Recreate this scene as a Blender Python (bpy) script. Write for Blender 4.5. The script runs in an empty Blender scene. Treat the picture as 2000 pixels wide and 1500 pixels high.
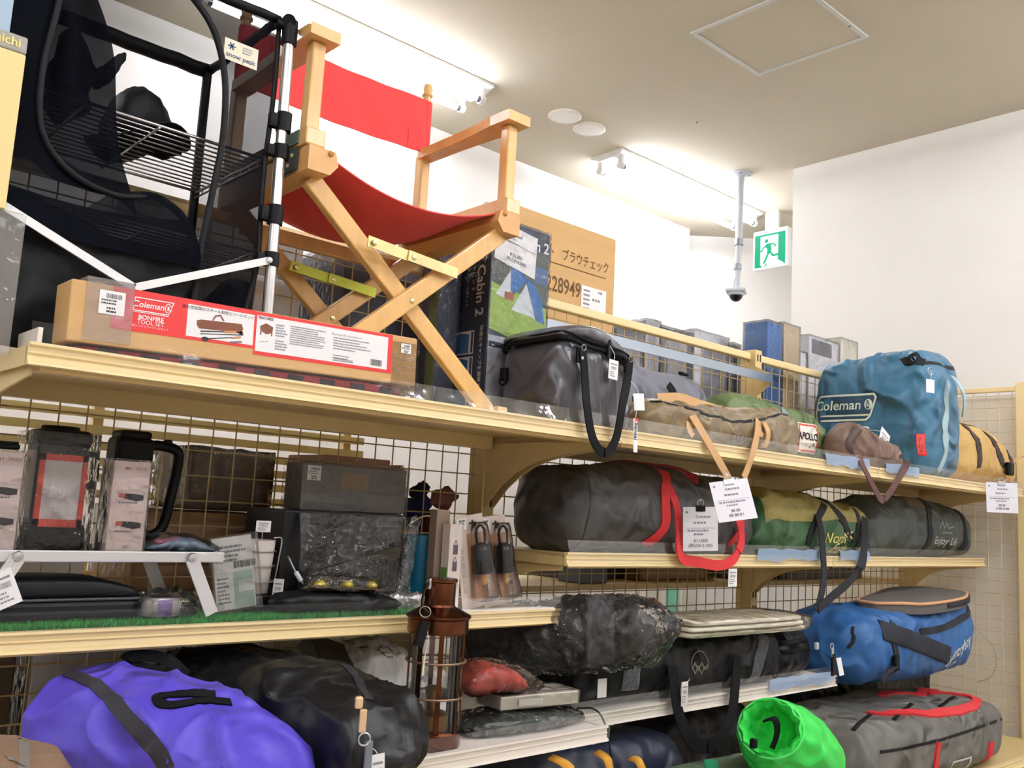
import bpy, bmesh, math, random
from mathutils import Vector, Matrix, noise
from mathutils.bvhtree import BVHTree

scene = bpy.context.scene
COL = scene.collection
random.seed(7)

# ------------------------------------------------------------------ camera
F_PX = 1800.0                       # focal length in pixels of the 2000 x 1500 frame
AX = ((0.73690822, 0.13080121, 0.6632174), (-0.67372314, 0.06177999, 0.73639688),
      (0.05534804, -0.98948182, 0.13364998))      # world axes in lens axes (right, down, forward)
CAM = Vector((0.0, 0.0, 1.5))
cam_data = bpy.data.cameras.new('camera')
cam_data.sensor_width = 36.0
cam_data.lens = F_PX / 2000.0 * 36.0
cam_data.clip_start = 0.02
cam = bpy.data.objects.new('camera', cam_data)
COL.objects.link(cam)
rot = Matrix([[AX[i][0], -AX[i][1], -AX[i][2]] for i in range(3)])
cam.matrix_world = Matrix.Translation(CAM) @ rot.to_4x4()
scene.camera = cam

# ------------------------------------------------------------------ world and exposure
world = bpy.data.worlds.new('world')
scene.world = world
world.use_nodes = True
world.node_tree.nodes['Background'].inputs[0].default_value = (1.0, 0.97, 0.92, 1)
world.node_tree.nodes['Background'].inputs[1].default_value = 0.3
scene.view_settings.view_transform = 'Standard'
scene.view_settings.look = 'None'
scene.view_settings.gamma = 1.0
scene.view_settings.use_curve_mapping = False
scene.view_settings.exposure = 0.0
TUBE_STRENGTH = 52.0

# ------------------------------------------------------------------ measuring helpers
def ray(px, py):
    v = (px - 1000.0, py - 750.0, F_PX)
    return Vector([sum(AX[i][k] * v[k] for k in range(3)) for i in range(3)])
def aty(px, py, Y):
    r = ray(px, py); return CAM + r * (Y / r.y)
def atx(px, py, X):
    r = ray(px, py); return CAM + r * (X / r.x)
def atz(px, py, Z):
    r = ray(px, py); return CAM + r * ((Z - CAM.z) / r.z)

# ------------------------------------------------------------------ materials
def lin(c):
    return c / 12.92 if c <= 0.04045 else ((c + 0.055) / 1.055) ** 2.4
def rgb(h):
    if isinstance(h, str):
        h = h.lstrip('#'); h = [int(h[i:i + 2], 16) / 255.0 for i in (0, 2, 4)]
    return tuple(lin(c) for c in h) + (1.0,)
MATS = {}
def mat(name, col, rough=0.5, metal=0.0, spec=0.5, var=0.0, vscale=8.0, bump=0.0, bscale=60.0, emit=0.0,
        sheen=0.0, coat=0.0, trans=0.0, alpha=1.0, weave=0.0, wood=False, stretch=(1, 1, 1), fold=0.0, ecol=None):
    if name in MATS: return MATS[name]
    m = bpy.data.materials.new(name); m.use_nodes = True
    nt = m.node_tree; b = nt.nodes['Principled BSDF']
    c = rgb(col)
    b.inputs['Base Color'].default_value = c
    b.inputs['Roughness'].default_value = rough
    b.inputs['Metallic'].default_value = metal
    b.inputs['Specular IOR Level'].default_value = spec
    b.inputs['Sheen Weight'].default_value = sheen
    b.inputs['Coat Weight'].default_value = coat
    b.inputs['Coat Roughness'].default_value = 0.1
    b.inputs['Transmission Weight'].default_value = trans
    b.inputs['Alpha'].default_value = alpha
    m.diffuse_color = c
    if emit:
        b.inputs['Emission Color'].default_value = rgb(ecol) if ecol else c
        b.inputs['Emission Strength'].default_value = emit
    if var or bump or weave or wood or fold:
        tc = nt.nodes.new('ShaderNodeTexCoord')
        mp = nt.nodes.new('ShaderNodeMapping'); mp.inputs['Scale'].default_value = stretch
        nt.links.new(tc.outputs['Object'], mp.inputs['Vector'])
    if var or wood:
        n = nt.nodes.new('ShaderNodeTexNoise'); n.inputs['Scale'].default_value = vscale
        n.inputs['Detail'].default_value = 6.0
        nt.links.new(mp.outputs[0], n.inputs['Vector'])
        r = nt.nodes.new('ShaderNodeMapRange')
        r.inputs['From Min'].default_value = 0.3; r.inputs['From Max'].default_value = 0.7
        r.inputs['To Min'].default_value = 1.0 - var; r.inputs['To Max'].default_value = 1.0 + var
        nt.links.new(n.outputs['Fac'], r.inputs['Value'])
        mx = nt.nodes.new('ShaderNodeVectorMath'); mx.operation = 'SCALE'
        mx.inputs[0].default_value = c[:3]
        nt.links.new(r.outputs[0], mx.inputs['Scale'])
        nt.links.new(mx.outputs[0], b.inputs['Base Color'])
    if bump or weave:
        n2 = nt.nodes.new('ShaderNodeTexNoise'); n2.inputs['Scale'].default_value = bscale
        n2.inputs['Detail'].default_value = 4.0
        nt.links.new(mp.outputs[0], n2.inputs['Vector'])
        bp = nt.nodes.new('ShaderNodeBump'); bp.inputs['Strength'].default_value = min(1.0, bump)
        bp.inputs['Distance'].default_value = 0.01
        nt.links.new(n2.outputs['Fac'], bp.inputs['Height'])
        nt.links.new(bp.outputs[0], b.inputs['Normal'])
    if fold:
        # soft fabric folds: ridged noise as relief
        nf = nt.nodes.new('ShaderNodeTexNoise'); nf.noise_type = 'RIDGED_MULTIFRACTAL'
        nf.inputs['Scale'].default_value = 9.0; nf.inputs['Detail'].default_value = 3.5
        nf.inputs['Roughness'].default_value = 0.45; nf.inputs['Distortion'].default_value = 0.9
        nt.links.new(mp.outputs[0], nf.inputs['Vector'])
        bf = nt.nodes.new('ShaderNodeBump'); bf.inputs['Strength'].default_value = fold; bf.inputs['Distance'].default_value = 0.12
        nt.links.new(nf.outputs['Fac'], bf.inputs['Height'])
        if bump: nt.links.new(bp.outputs[0], bf.inputs['Normal'])
        nt.links.new(bf.outputs[0], b.inputs['Normal'])
    MATS[name] = m
    return m

def film(name, tint='#ffffff', gloss=0.22, rough=0.08, bump=0.5, bscale=30.0, haze=0.0, hazecol='#ffffff'):
    """clear plastic film: mostly see-through with crisp reflections, optionally milky"""
    if name in MATS: return MATS[name]
    m = bpy.data.materials.new(name); m.use_nodes = True
    nt = m.node_tree; nt.nodes.clear()
    out = nt.nodes.new('ShaderNodeOutputMaterial')
    tr = nt.nodes.new('ShaderNodeBsdfTransparent'); tr.inputs[0].default_value = rgb(tint)
    gl = nt.nodes.new('ShaderNodeBsdfGlossy'); gl.inputs['Roughness'].default_value = rough
    lw = nt.nodes.new('ShaderNodeLayerWeight'); lw.inputs['Blend'].default_value = 0.35
    mr = nt.nodes.new('ShaderNodeMapRange')
    mr.inputs['To Min'].default_value = gloss * 0.02; mr.inputs['To Max'].default_value = min(1.0, gloss * 3)
    nt.links.new(lw.outputs['Fresnel'], mr.inputs['Value'])
    mx = nt.nodes.new('ShaderNodeMixShader')
    nt.links.new(mr.outputs[0], mx.inputs[0]); nt.links.new(tr.outputs[0], mx.inputs[1]); nt.links.new(gl.outputs[0], mx.inputs[2])
    last = mx
    if haze:
        df = nt.nodes.new('ShaderNodeBsdfDiffuse'); df.inputs[0].default_value = rgb(hazecol)
        m2 = nt.nodes.new('ShaderNodeMixShader'); m2.inputs[0].default_value = haze
        nt.links.new(mx.outputs[0], m2.inputs[1]); nt.links.new(df.outputs[0], m2.inputs[2]); last = m2
    if bump:
        tc = nt.nodes.new('ShaderNodeTexCoord'); n = nt.nodes.new('ShaderNodeTexNoise')
        n.inputs['Scale'].default_value = bscale; n.inputs['Detail'].default_value = 3
        nt.links.new(tc.outputs['Object'], n.inputs['Vector'])
        bp = nt.nodes.new('ShaderNodeBump'); bp.inputs['Strength'].default_value = bump; bp.inputs['Distance'].default_value = 0.02
        nt.links.new(n.outputs['Fac'], bp.inputs['Height'])
        nt.links.new(bp.outputs[0], gl.inputs['Normal'])
        nt.links.new(bp.outputs[0], lw.inputs['Normal'])
    nt.links.new(last.outputs[0], out.inputs[0])
    MATS[name] = m
    return m

def netting(name, col='#15161a', open_=0.5):
    """fine mesh fabric: the holes are far below a pixel, so it is a partly open cloth"""
    if name in MATS: return MATS[name]
    m = bpy.data.materials.new(name); m.use_nodes = True
    nt = m.node_tree; nt.nodes.clear()
    out = nt.nodes.new('ShaderNodeOutputMaterial')
    tr = nt.nodes.new('ShaderNodeBsdfTransparent')
    df = nt.nodes.new('ShaderNodeBsdfDiffuse'); df.inputs[0].default_value = rgb(col)
    mx = nt.nodes.new('ShaderNodeMixShader'); mx.inputs[0].default_value = 1 - open_
    nt.links.new(tr.outputs[0], mx.inputs[1]); nt.links.new(df.outputs[0], mx.inputs[2])
    nt.links.new(mx.outputs[0], out.inputs[0])
    MATS[name] = m
    return m

# ------------------------------------------------------------------ object helpers
WLOC = {}
def tag(o, label, cat, group=None, kind=None):
    o['label'] = label
    if cat: o['category'] = cat
    if group: o['group'] = group
    if kind: o['kind'] = kind
    return o
def root(name, label, cat, loc, group=None, kind=None):
    o = bpy.data.objects.new(name, None); COL.objects.link(o)
    o.empty_display_size = 0.05
    o.location = loc; WLOC[o.name] = Vector(loc)
    o['label'] = label
    if cat: o['category'] = cat
    if group: o['group'] = group
    if kind: o['kind'] = kind
    return o
def mk(name, vf, m, parent=None, smooth=False, auto=None, label=None):
    """one mesh object from (verts, faces) in world coordinates"""
    verts, faces = vf
    verts = [Vector(v) for v in verts]
    if parent is not None:
        org = WLOC[parent.name]
    else:
        xs = [v.x for v in verts]; ys = [v.y for v in verts]; zs = [v.z for v in verts]
        org = Vector(((min(xs) + max(xs)) / 2, (min(ys) + max(ys)) / 2, min(zs)))
    me = bpy.data.meshes.new(name)
    me.from_pydata([tuple(v - org) for v in verts], [], [tuple(f) for f in faces])
    me.update()
    bm = bmesh.new(); bm.from_mesh(me)
    bmesh.ops.recalc_face_normals(bm, faces=bm.faces); bm.to_mesh(me); bm.free()
    if isinstance(m, (list, tuple)):
        for k in m: me.materials.append(k)
    else:
        me.materials.append(m)
    if smooth:
        me.polygons.foreach_set('use_smooth', [True] * len(me.polygons))
        if auto is not None:
            me.set_sharp_from_angle(angle=math.radians(auto))
    o = bpy.data.objects.new(name, me); COL.objects.link(o)
    if parent is not None:
        o.parent = parent; WLOC[o.name] = org
    else:
        o.location = org; WLOC[o.name] = org
    if label: o['label'] = label
    if name in ('small_print', 'tag_print', 'sticker_print', 'label_print', 'printed_kana'): o['kind'] = 'stuff'
    return o
def struct(name, vf, m, parent=None, smooth=False):
    o = mk(name, vf, m, parent, smooth); o['kind'] = 'structure'; return o
def bvh(o):
    w = WLOC[o.name]
    me = o.data
    return BVHTree.FromPolygons([v.co + w for v in me.vertices], [list(p.vertices) for p in me.polygons])

def join(*parts):
    V, Fc = [], []
    for v, f in parts:
        n = len(V); V += [Vector(p) for p in v]; Fc += [[i + n for i in q] for q in f]
    return V, Fc
def box(c, s, rz=0.0, bev=0.0, R=None):
    """box by centre and full size, optionally bevelled, turned by rz or matrix R"""
    bm = bmesh.new(); bmesh.ops.create_cube(bm, size=1.0)
    bmesh.ops.scale(bm, vec=s, verts=bm.verts)
    if bev:
        bmesh.ops.bevel(bm, geom=bm.edges[:], offset=bev, segments=2, profile=0.5, affect='EDGES')
    M = R if R is not None else Matrix.Rotation(rz, 3, 'Z')
    V = [M @ v.co + Vector(c) for v in bm.verts]
    bm.verts.index_update()
    Fc = [[v.index for v in f.verts] for f in bm.faces]
    bm.free()
    return V, Fc
def bx(x0, x1, y0, y1, z0, z1, bev=0.0):
    return box(((x0 + x1) / 2, (y0 + y1) / 2, (z0 + z1) / 2), (abs(x1 - x0), abs(y1 - y0), abs(z1 - z0)), 0, bev)
def frame_of(d):
    d = Vector(d).normalized()
    a = Vector((0, 0, 1)) if abs(d.z) < 0.9 else Vector((1, 0, 0))
    u = d.cross(a).normalized(); v = d.cross(u).normalized()
    return d, u, v
def bar(p, q, w, h, up=(0, 0, 1), bev=0.0):
    """square bar from p to q, w across, h along 'up'"""
    p, q = Vector(p), Vector(q); d = (q - p); L = d.length; d.normalize()
    u = Vector(up); side = d.cross(u).normalized(); u = side.cross(d).normalized()
    R = Matrix((d, side, u)).transposed()
    return box((p + q) / 2, (L, w, h), bev=bev, R=R)
def smooth_path(pts, n=8):
    pts = [Vector(p) for p in pts]
    if len(pts) < 3: return pts
    out = []
    P = [pts[0] * 2 - pts[1]] + pts + [pts[-1] * 2 - pts[-2]]
    for i in range(1, len(P) - 2):
        a, b, c, d = P[i - 1:i + 3]
        for k in range(n):
            t = k / n
            out.append(0.5 * ((2 * b) + (c - a) * t + (2 * a - 5 * b + 4 * c - d) * t * t + (3 * b - a - 3 * c + d) * t ** 3))
    out.append(pts[-1])
    return out
def tube(pts, r, seg=8, n=0, closed=False, caps=True):
    P = smooth_path(pts, n) if n else [Vector(p) for p in pts]
    V, Fc = [], []
    prev = None
    N = len(P)
    for i, p in enumerate(P):
        if closed: t = P[(i + 1) % N] - P[i - 1]
        else: t = P[min(i + 1, N - 1)] - P[max(i - 1, 0)]
        t.normalize()
        if prev is None:
            _, u, v = frame_of(t)
        else:
            u = prev - t * prev.dot(t)
            if u.length < 1e-6: _, u, v = frame_of(t)
            u.normalize(); v = t.cross(u)
        prev = u
        rr = r[i] if isinstance(r, (list, tuple)) and len(r) == N else (r if not isinstance(r, (list, tuple)) else r[0] + (r[-1] - r[0]) * i / max(1, N - 1))
        for k in range(seg):
            a = 2 * math.pi * k / seg
            V.append(p + (u * math.cos(a) + v * math.sin(a)) * rr)
    for i in range(N if closed else N - 1):
        j = (i + 1) % N
        for k in range(seg):
            Fc.append([i * seg + k, i * seg + (k + 1) % seg, j * seg + (k + 1) % seg, j * seg + k])
    if caps and not closed:
        Fc.append(list(range(seg))[::-1]); Fc.append([(N - 1) * seg + k for k in range(seg)])
    return V, Fc
def cyl(p, q, r, seg=24, r2=None):
    return tube([p, q], [r, r if r2 is None else r2], seg)
def lathe(c, prof, seg=32, axis=(0, 0, 1)):
    """turn (radius, height) pairs about an axis through c"""
    d, u, v = frame_of(axis)
    c = Vector(c); V, Fc = [], []
    for r, h in prof:
        for k in range(seg):
            a = 2 * math.pi * k / seg
            V.append(c + d * h + (u * math.cos(a) + v * math.sin(a)) * max(r, 1e-5))
    for i in range(len(prof) - 1):
        for k in range(seg):
            Fc.append([i * seg + k, i * seg + (k + 1) % seg, (i + 1) * seg + (k + 1) % seg, (i + 1) * seg + k])
    return V, Fc
def ribbon(pts, w, side, th=0.0022, n=8, sides=None):
    """flat webbing along a smoothed path; side = width direction (or one per point)"""
    P = smooth_path(pts, n)
    if sides: S = smooth_path(sides, n)
    else: S = [Vector(side)] * len(P)
    V, Fc = [], []
    N = len(P)
    for i, p in enumerate(P):
        t = (P[min(i + 1, N - 1)] - P[max(i - 1, 0)]).normalized()
        s = S[i] - t * S[i].dot(t)
        if s.length < 1e-5: s = t.cross(Vector((0, 0, 1)))
        s.normalize(); nn = t.cross(s).normalized()
        for a, b in ((-1, -1), (1, -1), (1, 1), (-1, 1)):
            V.append(p + s * (a * w / 2) + nn * (b * th / 2))
    for i in range(N - 1):
        for k in range(4):
            Fc.append([i * 4 + k, i * 4 + (k + 1) % 4, i * 4 + 4 + (k + 1) % 4, i * 4 + 4 + k])
    Fc.append([3, 2, 1, 0]); Fc.append([(N - 1) * 4 + k for k in range(4)])
    return V, Fc
def sheet(fn, nu, nv, th=0.0):
    """grid surface fn(u, v) -> point, optional thickness along the local normal"""
    V = [Vector(fn(i / nu, j / nv)) for j in range(nv + 1) for i in range(nu + 1)]
    Fc = [[j * (nu + 1) + i, j * (nu + 1) + i + 1, (j + 1) * (nu + 1) + i + 1, (j + 1) * (nu + 1) + i] for j in range(nv) for i in range(nu)]
    if th:
        nrm = [Vector() for _ in V]
        for f in Fc:
            n = (V[f[1]] - V[f[0]]).cross(V[f[3]] - V[f[0]])
            for i in f: nrm[i] += n
        m = len(V)
        V2 = [V[i] - nrm[i].normalized() * th for i in range(m)]
        F2 = [[i + m for i in f[::-1]] for f in Fc]
        edge = []
        for i in range(nu): edge.append((i, i + 1)); edge.append(((nv) * (nu + 1) + i + 1, (nv) * (nu + 1) + i))
        for j in range(nv): edge.append(((j + 1) * (nu + 1), j * (nu + 1))); edge.append((j * (nu + 1) + nu, (j + 1) * (nu + 1) + nu))
        F3 = [[b, a, a + m, b + m] for a, b in edge]
        V = V + V2; Fc = Fc + F2 + F3
    return V, Fc
def fbm(p, o=4):
    return noise.fractal(p, 1.0, 2.0, o, noise_basis='PERLIN_ORIGINAL')
def crease(p):
    return 1 - abs(noise.noise(p)) * 2
def lerp(a, b, t): return a + (b - a) * t
def interp(keys, t):
    """smooth interpolation in a list of (t, values...)"""
    if t <= keys[0][0]: return keys[0][1:]
    if t >= keys[-1][0]: return keys[-1][1:]
    for i in range(len(keys) - 1):
        if keys[i][0] <= t <= keys[i + 1][0]:
            a = keys[max(i - 1, 0)]; b = keys[i]; c = keys[i + 1]; d = keys[min(i + 2, len(keys) - 1)]
            s = (t - b[0]) / (c[0] - b[0])
            out = []
            for k in range(1, len(b)):
                m0 = (c[k] - a[k]) / max(1e-6, c[0] - a[0]) * (c[0] - b[0]); m1 = (d[k] - b[k]) / max(1e-6, d[0] - b[0]) * (c[0] - b[0])
                out.append((2 * s**3 - 3 * s * s + 1) * b[k] + (s**3 - 2 * s * s + s) * m0 + (-2 * s**3 + 3 * s * s) * c[k] + (s**3 - s * s) * m1)
            return tuple(out)
def bag(keys, p0, p1, n=3.0, wr=0.004, wsc=9.0, seed=0.0, nu=84, nv=72, cap=0.02, flat=True, up=(0, 0, 1), crs=0.0, dirw=(1, 1, 1)):
    """soft bag lofted from p0 to p1 (points on its base line); keys: (t, half depth, z low, z high[, depth shift[, exponent]])"""
    p0, p1 = Vector(p0), Vector(p1); ax = p1 - p0; L = ax.length; ax.normalize()
    up = Vector(up); side = up.cross(ax).normalized(); up = ax.cross(side).normalized()
    keys = [tuple(k) + (0.0,) * (5 - len(k)) if len(k) < 5 else tuple(k) for k in keys]
    keys = [k if len(k) > 5 else k + (n,) for k in keys]
    V, Fc = [], []
    cols = []
    c = cap / L if L else 0.02
    ts = [(0, 0.45), (c * .25, 0.72), (c, 1.0)] + [(c + (1 - 2 * c) * i / nu, 1.0) for i in range(1, nu)] + [(1 - c, 1.0), (1 - c * .25, 0.72), (1, 0.45)]
    for t, sc in ts:
        hd, z0, z1, sh, ex = interp(keys, t)
        inset = (1 - sc) * min(cap, 0.45 * (z1 - z0)) * 1.0
        hd2 = max(0.004, hd - inset); hz = max(0.004, (z1 - z0) / 2 - inset); zc = (z0 + z1) / 2
        ring = []
        for k in range(nv):
            a = 2 * math.pi * (k + .5) / nv
            ca, sa = math.cos(a), math.sin(a)
            y = hd2 * math.copysign(abs(ca) ** (2 / ex), ca); z = hz * math.copysign(abs(sa) ** (2 / ex), sa)
            ring.append((t, sh + y, zc + z))
        cols.append(ring)
    N = len(cols)
    for ring in cols:
        for t, y, z in ring:
            p = p0 + ax * (t * L) + side * y + up * z
            q = Vector((p.x * dirw[0], p.y * dirw[1], p.z * dirw[2])) * wsc + Vector((seed * 7.3, seed * 3.1, seed))
            d = fbm(q, 4) * wr
            if crs:
                d += (crease(q * 1.7 + Vector((5, 3, 1))) ** 3) * crs - crs * 0.4
                d += (max(0.0, crease(q * 3.9 + Vector((1, 8, 4)))) ** 5) * crs * 0.7 * max(0.0, noise.noise(q * 0.8) + 0.35)
            cdir = Vector(side * y + up * (z - (interp(keys, t)[1] + interp(keys, t)[2]) / 2))
            if cdir.length > 1e-6: cdir.normalize()
            if t == 0: cdir = -ax
            if t == 1: cdir = ax
            p = p + cdir * d
            V.append(p)
    if flat and p0.z == 0 and p1.z == 0:      # resting on something: keep the underside flat
        zb = min(k[1] for k in keys)
        for v in V:
            if v.z < zb: v.z = zb
    for i in range(N - 1):
        for k in range(nv):
            Fc.append([i * nv + k, i * nv + (k + 1) % nv, (i + 1) * nv + (k + 1) % nv, (i + 1) * nv + k])
    for e in (0, N - 1):
        cen = Vector()
        for k in range(nv): cen += V[e * nv + k]
        cen /= nv
        # inner ring and centre, so that the end is a shallow puffed panel
        out = -ax if e == 0 else ax
        ids = [e * nv + k for k in range(nv)]
        for s, o_ in ((0.66, 0.35), (0.33, 0.5)):
            nid = []
            for k in range(nv):
                p = cen + (V[e * nv + k] - cen) * s + out * (cap * o_)
                q = p * wsc + Vector((seed * 7.3, seed * 3.1, seed))
                p = p + out * fbm(q, 4) * wr
                V.append(p); nid.append(len(V) - 1)
            for k in range(nv): Fc.append([ids[k], ids[(k + 1) % nv], nid[(k + 1) % nv], nid[k]])
            ids = nid
        V.append(cen + out * cap * .5); ci = len(V) - 1
        for k in range(nv): Fc.append([ids[k], ids[(k + 1) % nv], ci])
    return V, Fc
def puff(vf, amt, seed=0.0, sc=12.0, crs=0.0):
    """push a shell outwards from its middle with crumple noise (plastic bags)"""
    V, Fc = vf
    c = Vector()
    for v in V: c += v
    c /= len(V)
    out = []
    for v in V:
        d = (v - c).normalized()
        q = v * sc + Vector((seed, seed * 2, seed * 3))
        out.append(v + d * (amt + fbm(q, 3) * amt * 1.2 + (crease(q * 1.3) ** 4) * crs))
    return out, Fc

# ------------------------------------------------------------------ print: lettering, bars and patches on surfaces
def text2d(s, size, bold=0.0, shear=0.0, sx=1.0):
    cu = bpy.data.curves.new('t', 'FONT'); cu.body = s; cu.size = size; cu.offset = bold * size; cu.shear = shear
    cu.resolution_u = 3; cu.align_x = 'CENTER'; cu.align_y = 'CENTER'; cu.fill_mode = 'FRONT'
    o = bpy.data.objects.new('t', cu); COL.objects.link(o)
    dg = bpy.context.evaluated_depsgraph_get()
    me = o.evaluated_get(dg).to_mesh()
    V = [(v.co.x * sx, v.co.y) for v in me.vertices]; Fc = [list(p.vertices) for p in me.polygons]
    o.evaluated_get(dg).to_mesh_clear()
    bpy.data.objects.remove(o); bpy.data.curves.remove(cu)
    return V, Fc
def rects2d(rs):
    V, Fc = [], []
    for x0, y0, x1, y1 in rs:
        n = len(V); V += [(x0, y0), (x1, y0), (x1, y1), (x0, y1)]; Fc.append([n, n + 1, n + 2, n + 3])
    return V, Fc
def outline2d(pts, w, closed=True):
    """a line of width w along a 2-D polygon"""
    V, Fc = [], []
    P = [Vector((p[0], p[1])) for p in pts]; N = len(P)
    for i in range(N):
        a = P[i - 1] if (closed or i) else P[i]; b = P[(i + 1) % N] if (closed or i < N - 1) else P[i]
        if closed or 0 < i < N - 1:
            t1 = (P[i] - a).normalized(); t2 = (b - P[i]).normalized()
            nn = Vector((-(t1 + t2).y, (t1 + t2).x))
            if nn.length < 1e-6: nn = Vector((-t1.y, t1.x))
            nn.normalize(); k = 1 / max(0.5, nn.dot(Vector((-t1.y, t1.x))))
        else:
            t = (b - a).normalized(); nn = Vector((-t.y, t.x)); k = 1
        V += [tuple(P[i] + nn * w / 2 * k), tuple(P[i] - nn * w / 2 * k)]
    for i in range(N if closed else N - 1):
        j = (i + 1) % N
        Fc.append([i * 2, i * 2 + 1, j * 2 + 1, j * 2])
    return V, Fc
def grid2d(x0, y0, x1, y1, nx=8, ny=8):
    V = [(lerp(x0, x1, i / nx), lerp(y0, y1, j / ny)) for j in range(ny + 1) for i in range(nx + 1)]
    Fc = [[j * (nx + 1) + i, j * (nx + 1) + i + 1, (j + 1) * (nx + 1) + i + 1, (j + 1) * (nx + 1) + i] for j in range(ny) for i in range(nx)]
    return V, Fc
def disc2d(cx, cy, r, n=24, r2=None):
    V = [(cx + r * math.cos(2 * math.pi * k / n), cy + (r2 or r) * math.sin(2 * math.pi * k / n)) for k in range(n)]
    return V, [list(range(n))]
def poly2d(pts): return [tuple(p) for p in pts], [list(range(len(pts)))]
def shift2d(vf, dx=0, dy=0, rot=0.0):
    c, s = math.cos(rot), math.sin(rot)
    return [(x * c - y * s + dx, x * s + y * c + dy) for x, y in vf[0]], vf[1]
def join2d(*ps):
    V, Fc = [], []
    for v, f in ps:
        n = len(V); V += list(v); Fc += [[i + n for i in q] for q in f]
    return V, Fc
class Plane:
    """a printed face: origin, u to the right, v up, n out"""
    def __init__(s, o, u, v):
        s.o = Vector(o); s.u = Vector(u).normalized(); s.v = Vector(v); s.v = (s.v - s.u * s.v.dot(s.u)).normalized()
        s.n = s.u.cross(s.v).normalized()
    def put(s, vf, off=0.0006):
        return [s.o + s.u * x + s.v * y + s.n * off for x, y in vf[0]], vf[1]
    def wrap(s, vf, tree, off=0.0008, far=0.3, maxd=None):
        V = []
        for x, y in vf[0]:
            p = s.o + s.u * x + s.v * y
            hit = tree.ray_cast(p + s.n * far, -s.n)
            if hit[0] is None: hit = tree.find_nearest(p)
            V.append(hit[0] + s.n * off)
        return V, vf[1]
def fine(vf, cell):
    """cut long 2-D triangles so that lettering can follow a curved surface"""
    bm = bmesh.new()
    vs = [bm.verts.new((x, y, 0)) for x, y in vf[0]]
    for f in vf[1]:
        try: bm.faces.new([vs[i] for i in f])
        except ValueError: pass
    for _ in range(3):
        es = [e for e in bm.edges if e.calc_length() > cell]
        if not es: break
        bmesh.ops.subdivide_edges(bm, edges=es, cuts=1)
    bmesh.ops.triangulate(bm, faces=bm.faces)
    bm.verts.index_update()
    V = [(v.co.x, v.co.y) for v in bm.verts]; Fc = [[v.index for v in f.verts] for f in bm.faces]
    bm.free()
    return V, Fc
def strap_on(tree, pts, w, th, n=(0, -1, 0), far=0.3, sub=8, off=0.0):
    """webbing laid on a surface: path points are pushed along -n onto the surface"""
    n = Vector(n).normalized()
    P = smooth_path(pts, sub); N = len(P)
    V, Fc = [], []
    for i, p in enumerate(P):
        t = (P[min(i + 1, N - 1)] - P[max(i - 1, 0)]).normalized()
        s = n.cross(t).normalized()
        row = []
        na = 2 if w < .045 else 6
        for k in range(na + 1):
            q = p + s * ((2 * k / na - 1) * w / 2)
            h = tree.ray_cast(q + n * far, -n)
            if h[0] is None: h = tree.find_nearest(q)
            row.append(h[0] + n * off)
        V += [r + n * th for r in row] + [r - n * 0.001 for r in row[::-1]]
    m_ = len(V) // N
    for i in range(N - 1):
        for k in range(m_):
            Fc.append([i * m_ + k, i * m_ + (k + 1) % m_, i * m_ + m_ + (k + 1) % m_, i * m_ + m_ + k])
    Fc.append(list(range(m_))[::-1]); Fc.append([(N - 1) * m_ + k for k in range(m_)])
    return V, Fc
def barcode2d(x, y, w, h, seed=1):
    r = random.Random(seed); rs = []; cx = x
    while cx < x + w:
        bw = r.choice((.5, .8, 1.2, 1.6)) * w / 40; rs.append((cx, y, min(cx + bw, x + w), y + h)); cx += bw + r.choice((.6, 1, 1.5)) * w / 40
    return rects2d(rs)
def lines2d(x, y, w, rows, pitch, th, seed=1, fill=0.8):
    """rows of unreadably small print"""
    r = random.Random(seed); rs = []
    for k in range(rows):
        cx = x; end = x + w * r.uniform(fill - .2, 1.0)
        while cx < end:
            bw = r.uniform(.5, 1.6) * th * 1.2; rs.append((cx, y - k * pitch, min(cx + bw, end), y - k * pitch + th)); cx += bw + th * .35
    return rects2d(rs)
# ------------------------------------------------------------------ palette
M_CEIL = mat('ceiling_paper', '#cac1ad', 0.9, var=0.02, vscale=3)
M_WALL = mat('wall_paper', '#efece6', 0.9, var=0.015, vscale=4, bump=0.05, bscale=300)
M_FLOOR = mat('vinyl_floor', '#b9ab98', 0.5, var=0.06, vscale=3)
M_CREAM = mat('cream_steel', '#dcc288', 0.42, var=0.02, vscale=5)
M_CREAM2 = mat('cream_rail', '#efd79e', 0.35)
M_PALE = mat('pale_steel', '#efe6d8', 0.4)
M_WIRE = mat('cream_wire', '#b7a06c', 0.4, metal=0.2)
M_WHITE = mat('white_enamel', '#f3f3f1', 0.35)
M_GREYP = mat('pale_grey_plastic', '#c3c6cb', 0.45)
M_BLACK = mat('black_plastic', '#060607', 0.5, spec=.2)
M_BLACKG = mat('black_gloss', '#040405', 0.22, spec=.35)
M_STEEL = mat('steel', '#c9cace', 0.28, metal=1.0)
M_DSTEEL = mat('dull_steel', '#8f9196', 0.4, metal=1.0)
M_PAPER = mat('white_paper', '#f2f0ee', 0.7)
M_INK = mat('grey_ink', '#3c3c40', 0.7)
M_INKL = mat('faint_ink', '#8d8b90', 0.7)
M_TUBE = mat('tube_light', '#f3f5ff', 0.5, emit=TUBE_STRENGTH)
M_CARD = mat('cardboard', '#c9a26a', 0.75, var=0.05, vscale=6, stretch=(1, 1, 6), bump=0.08, bscale=90)
M_CARDE = mat('cardboard_edge', '#8f6a3a', 0.85)
M_GUARD = film('clear_strip', gloss=0.05, rough=0.06, bump=0.15, bscale=12, haze=0.014, hazecol='#ffffff')
M_WRAP = film('clear_wrap', gloss=0.3, rough=0.06, bump=0.7, bscale=26, haze=0.004, hazecol='#e9e9ee')
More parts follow.
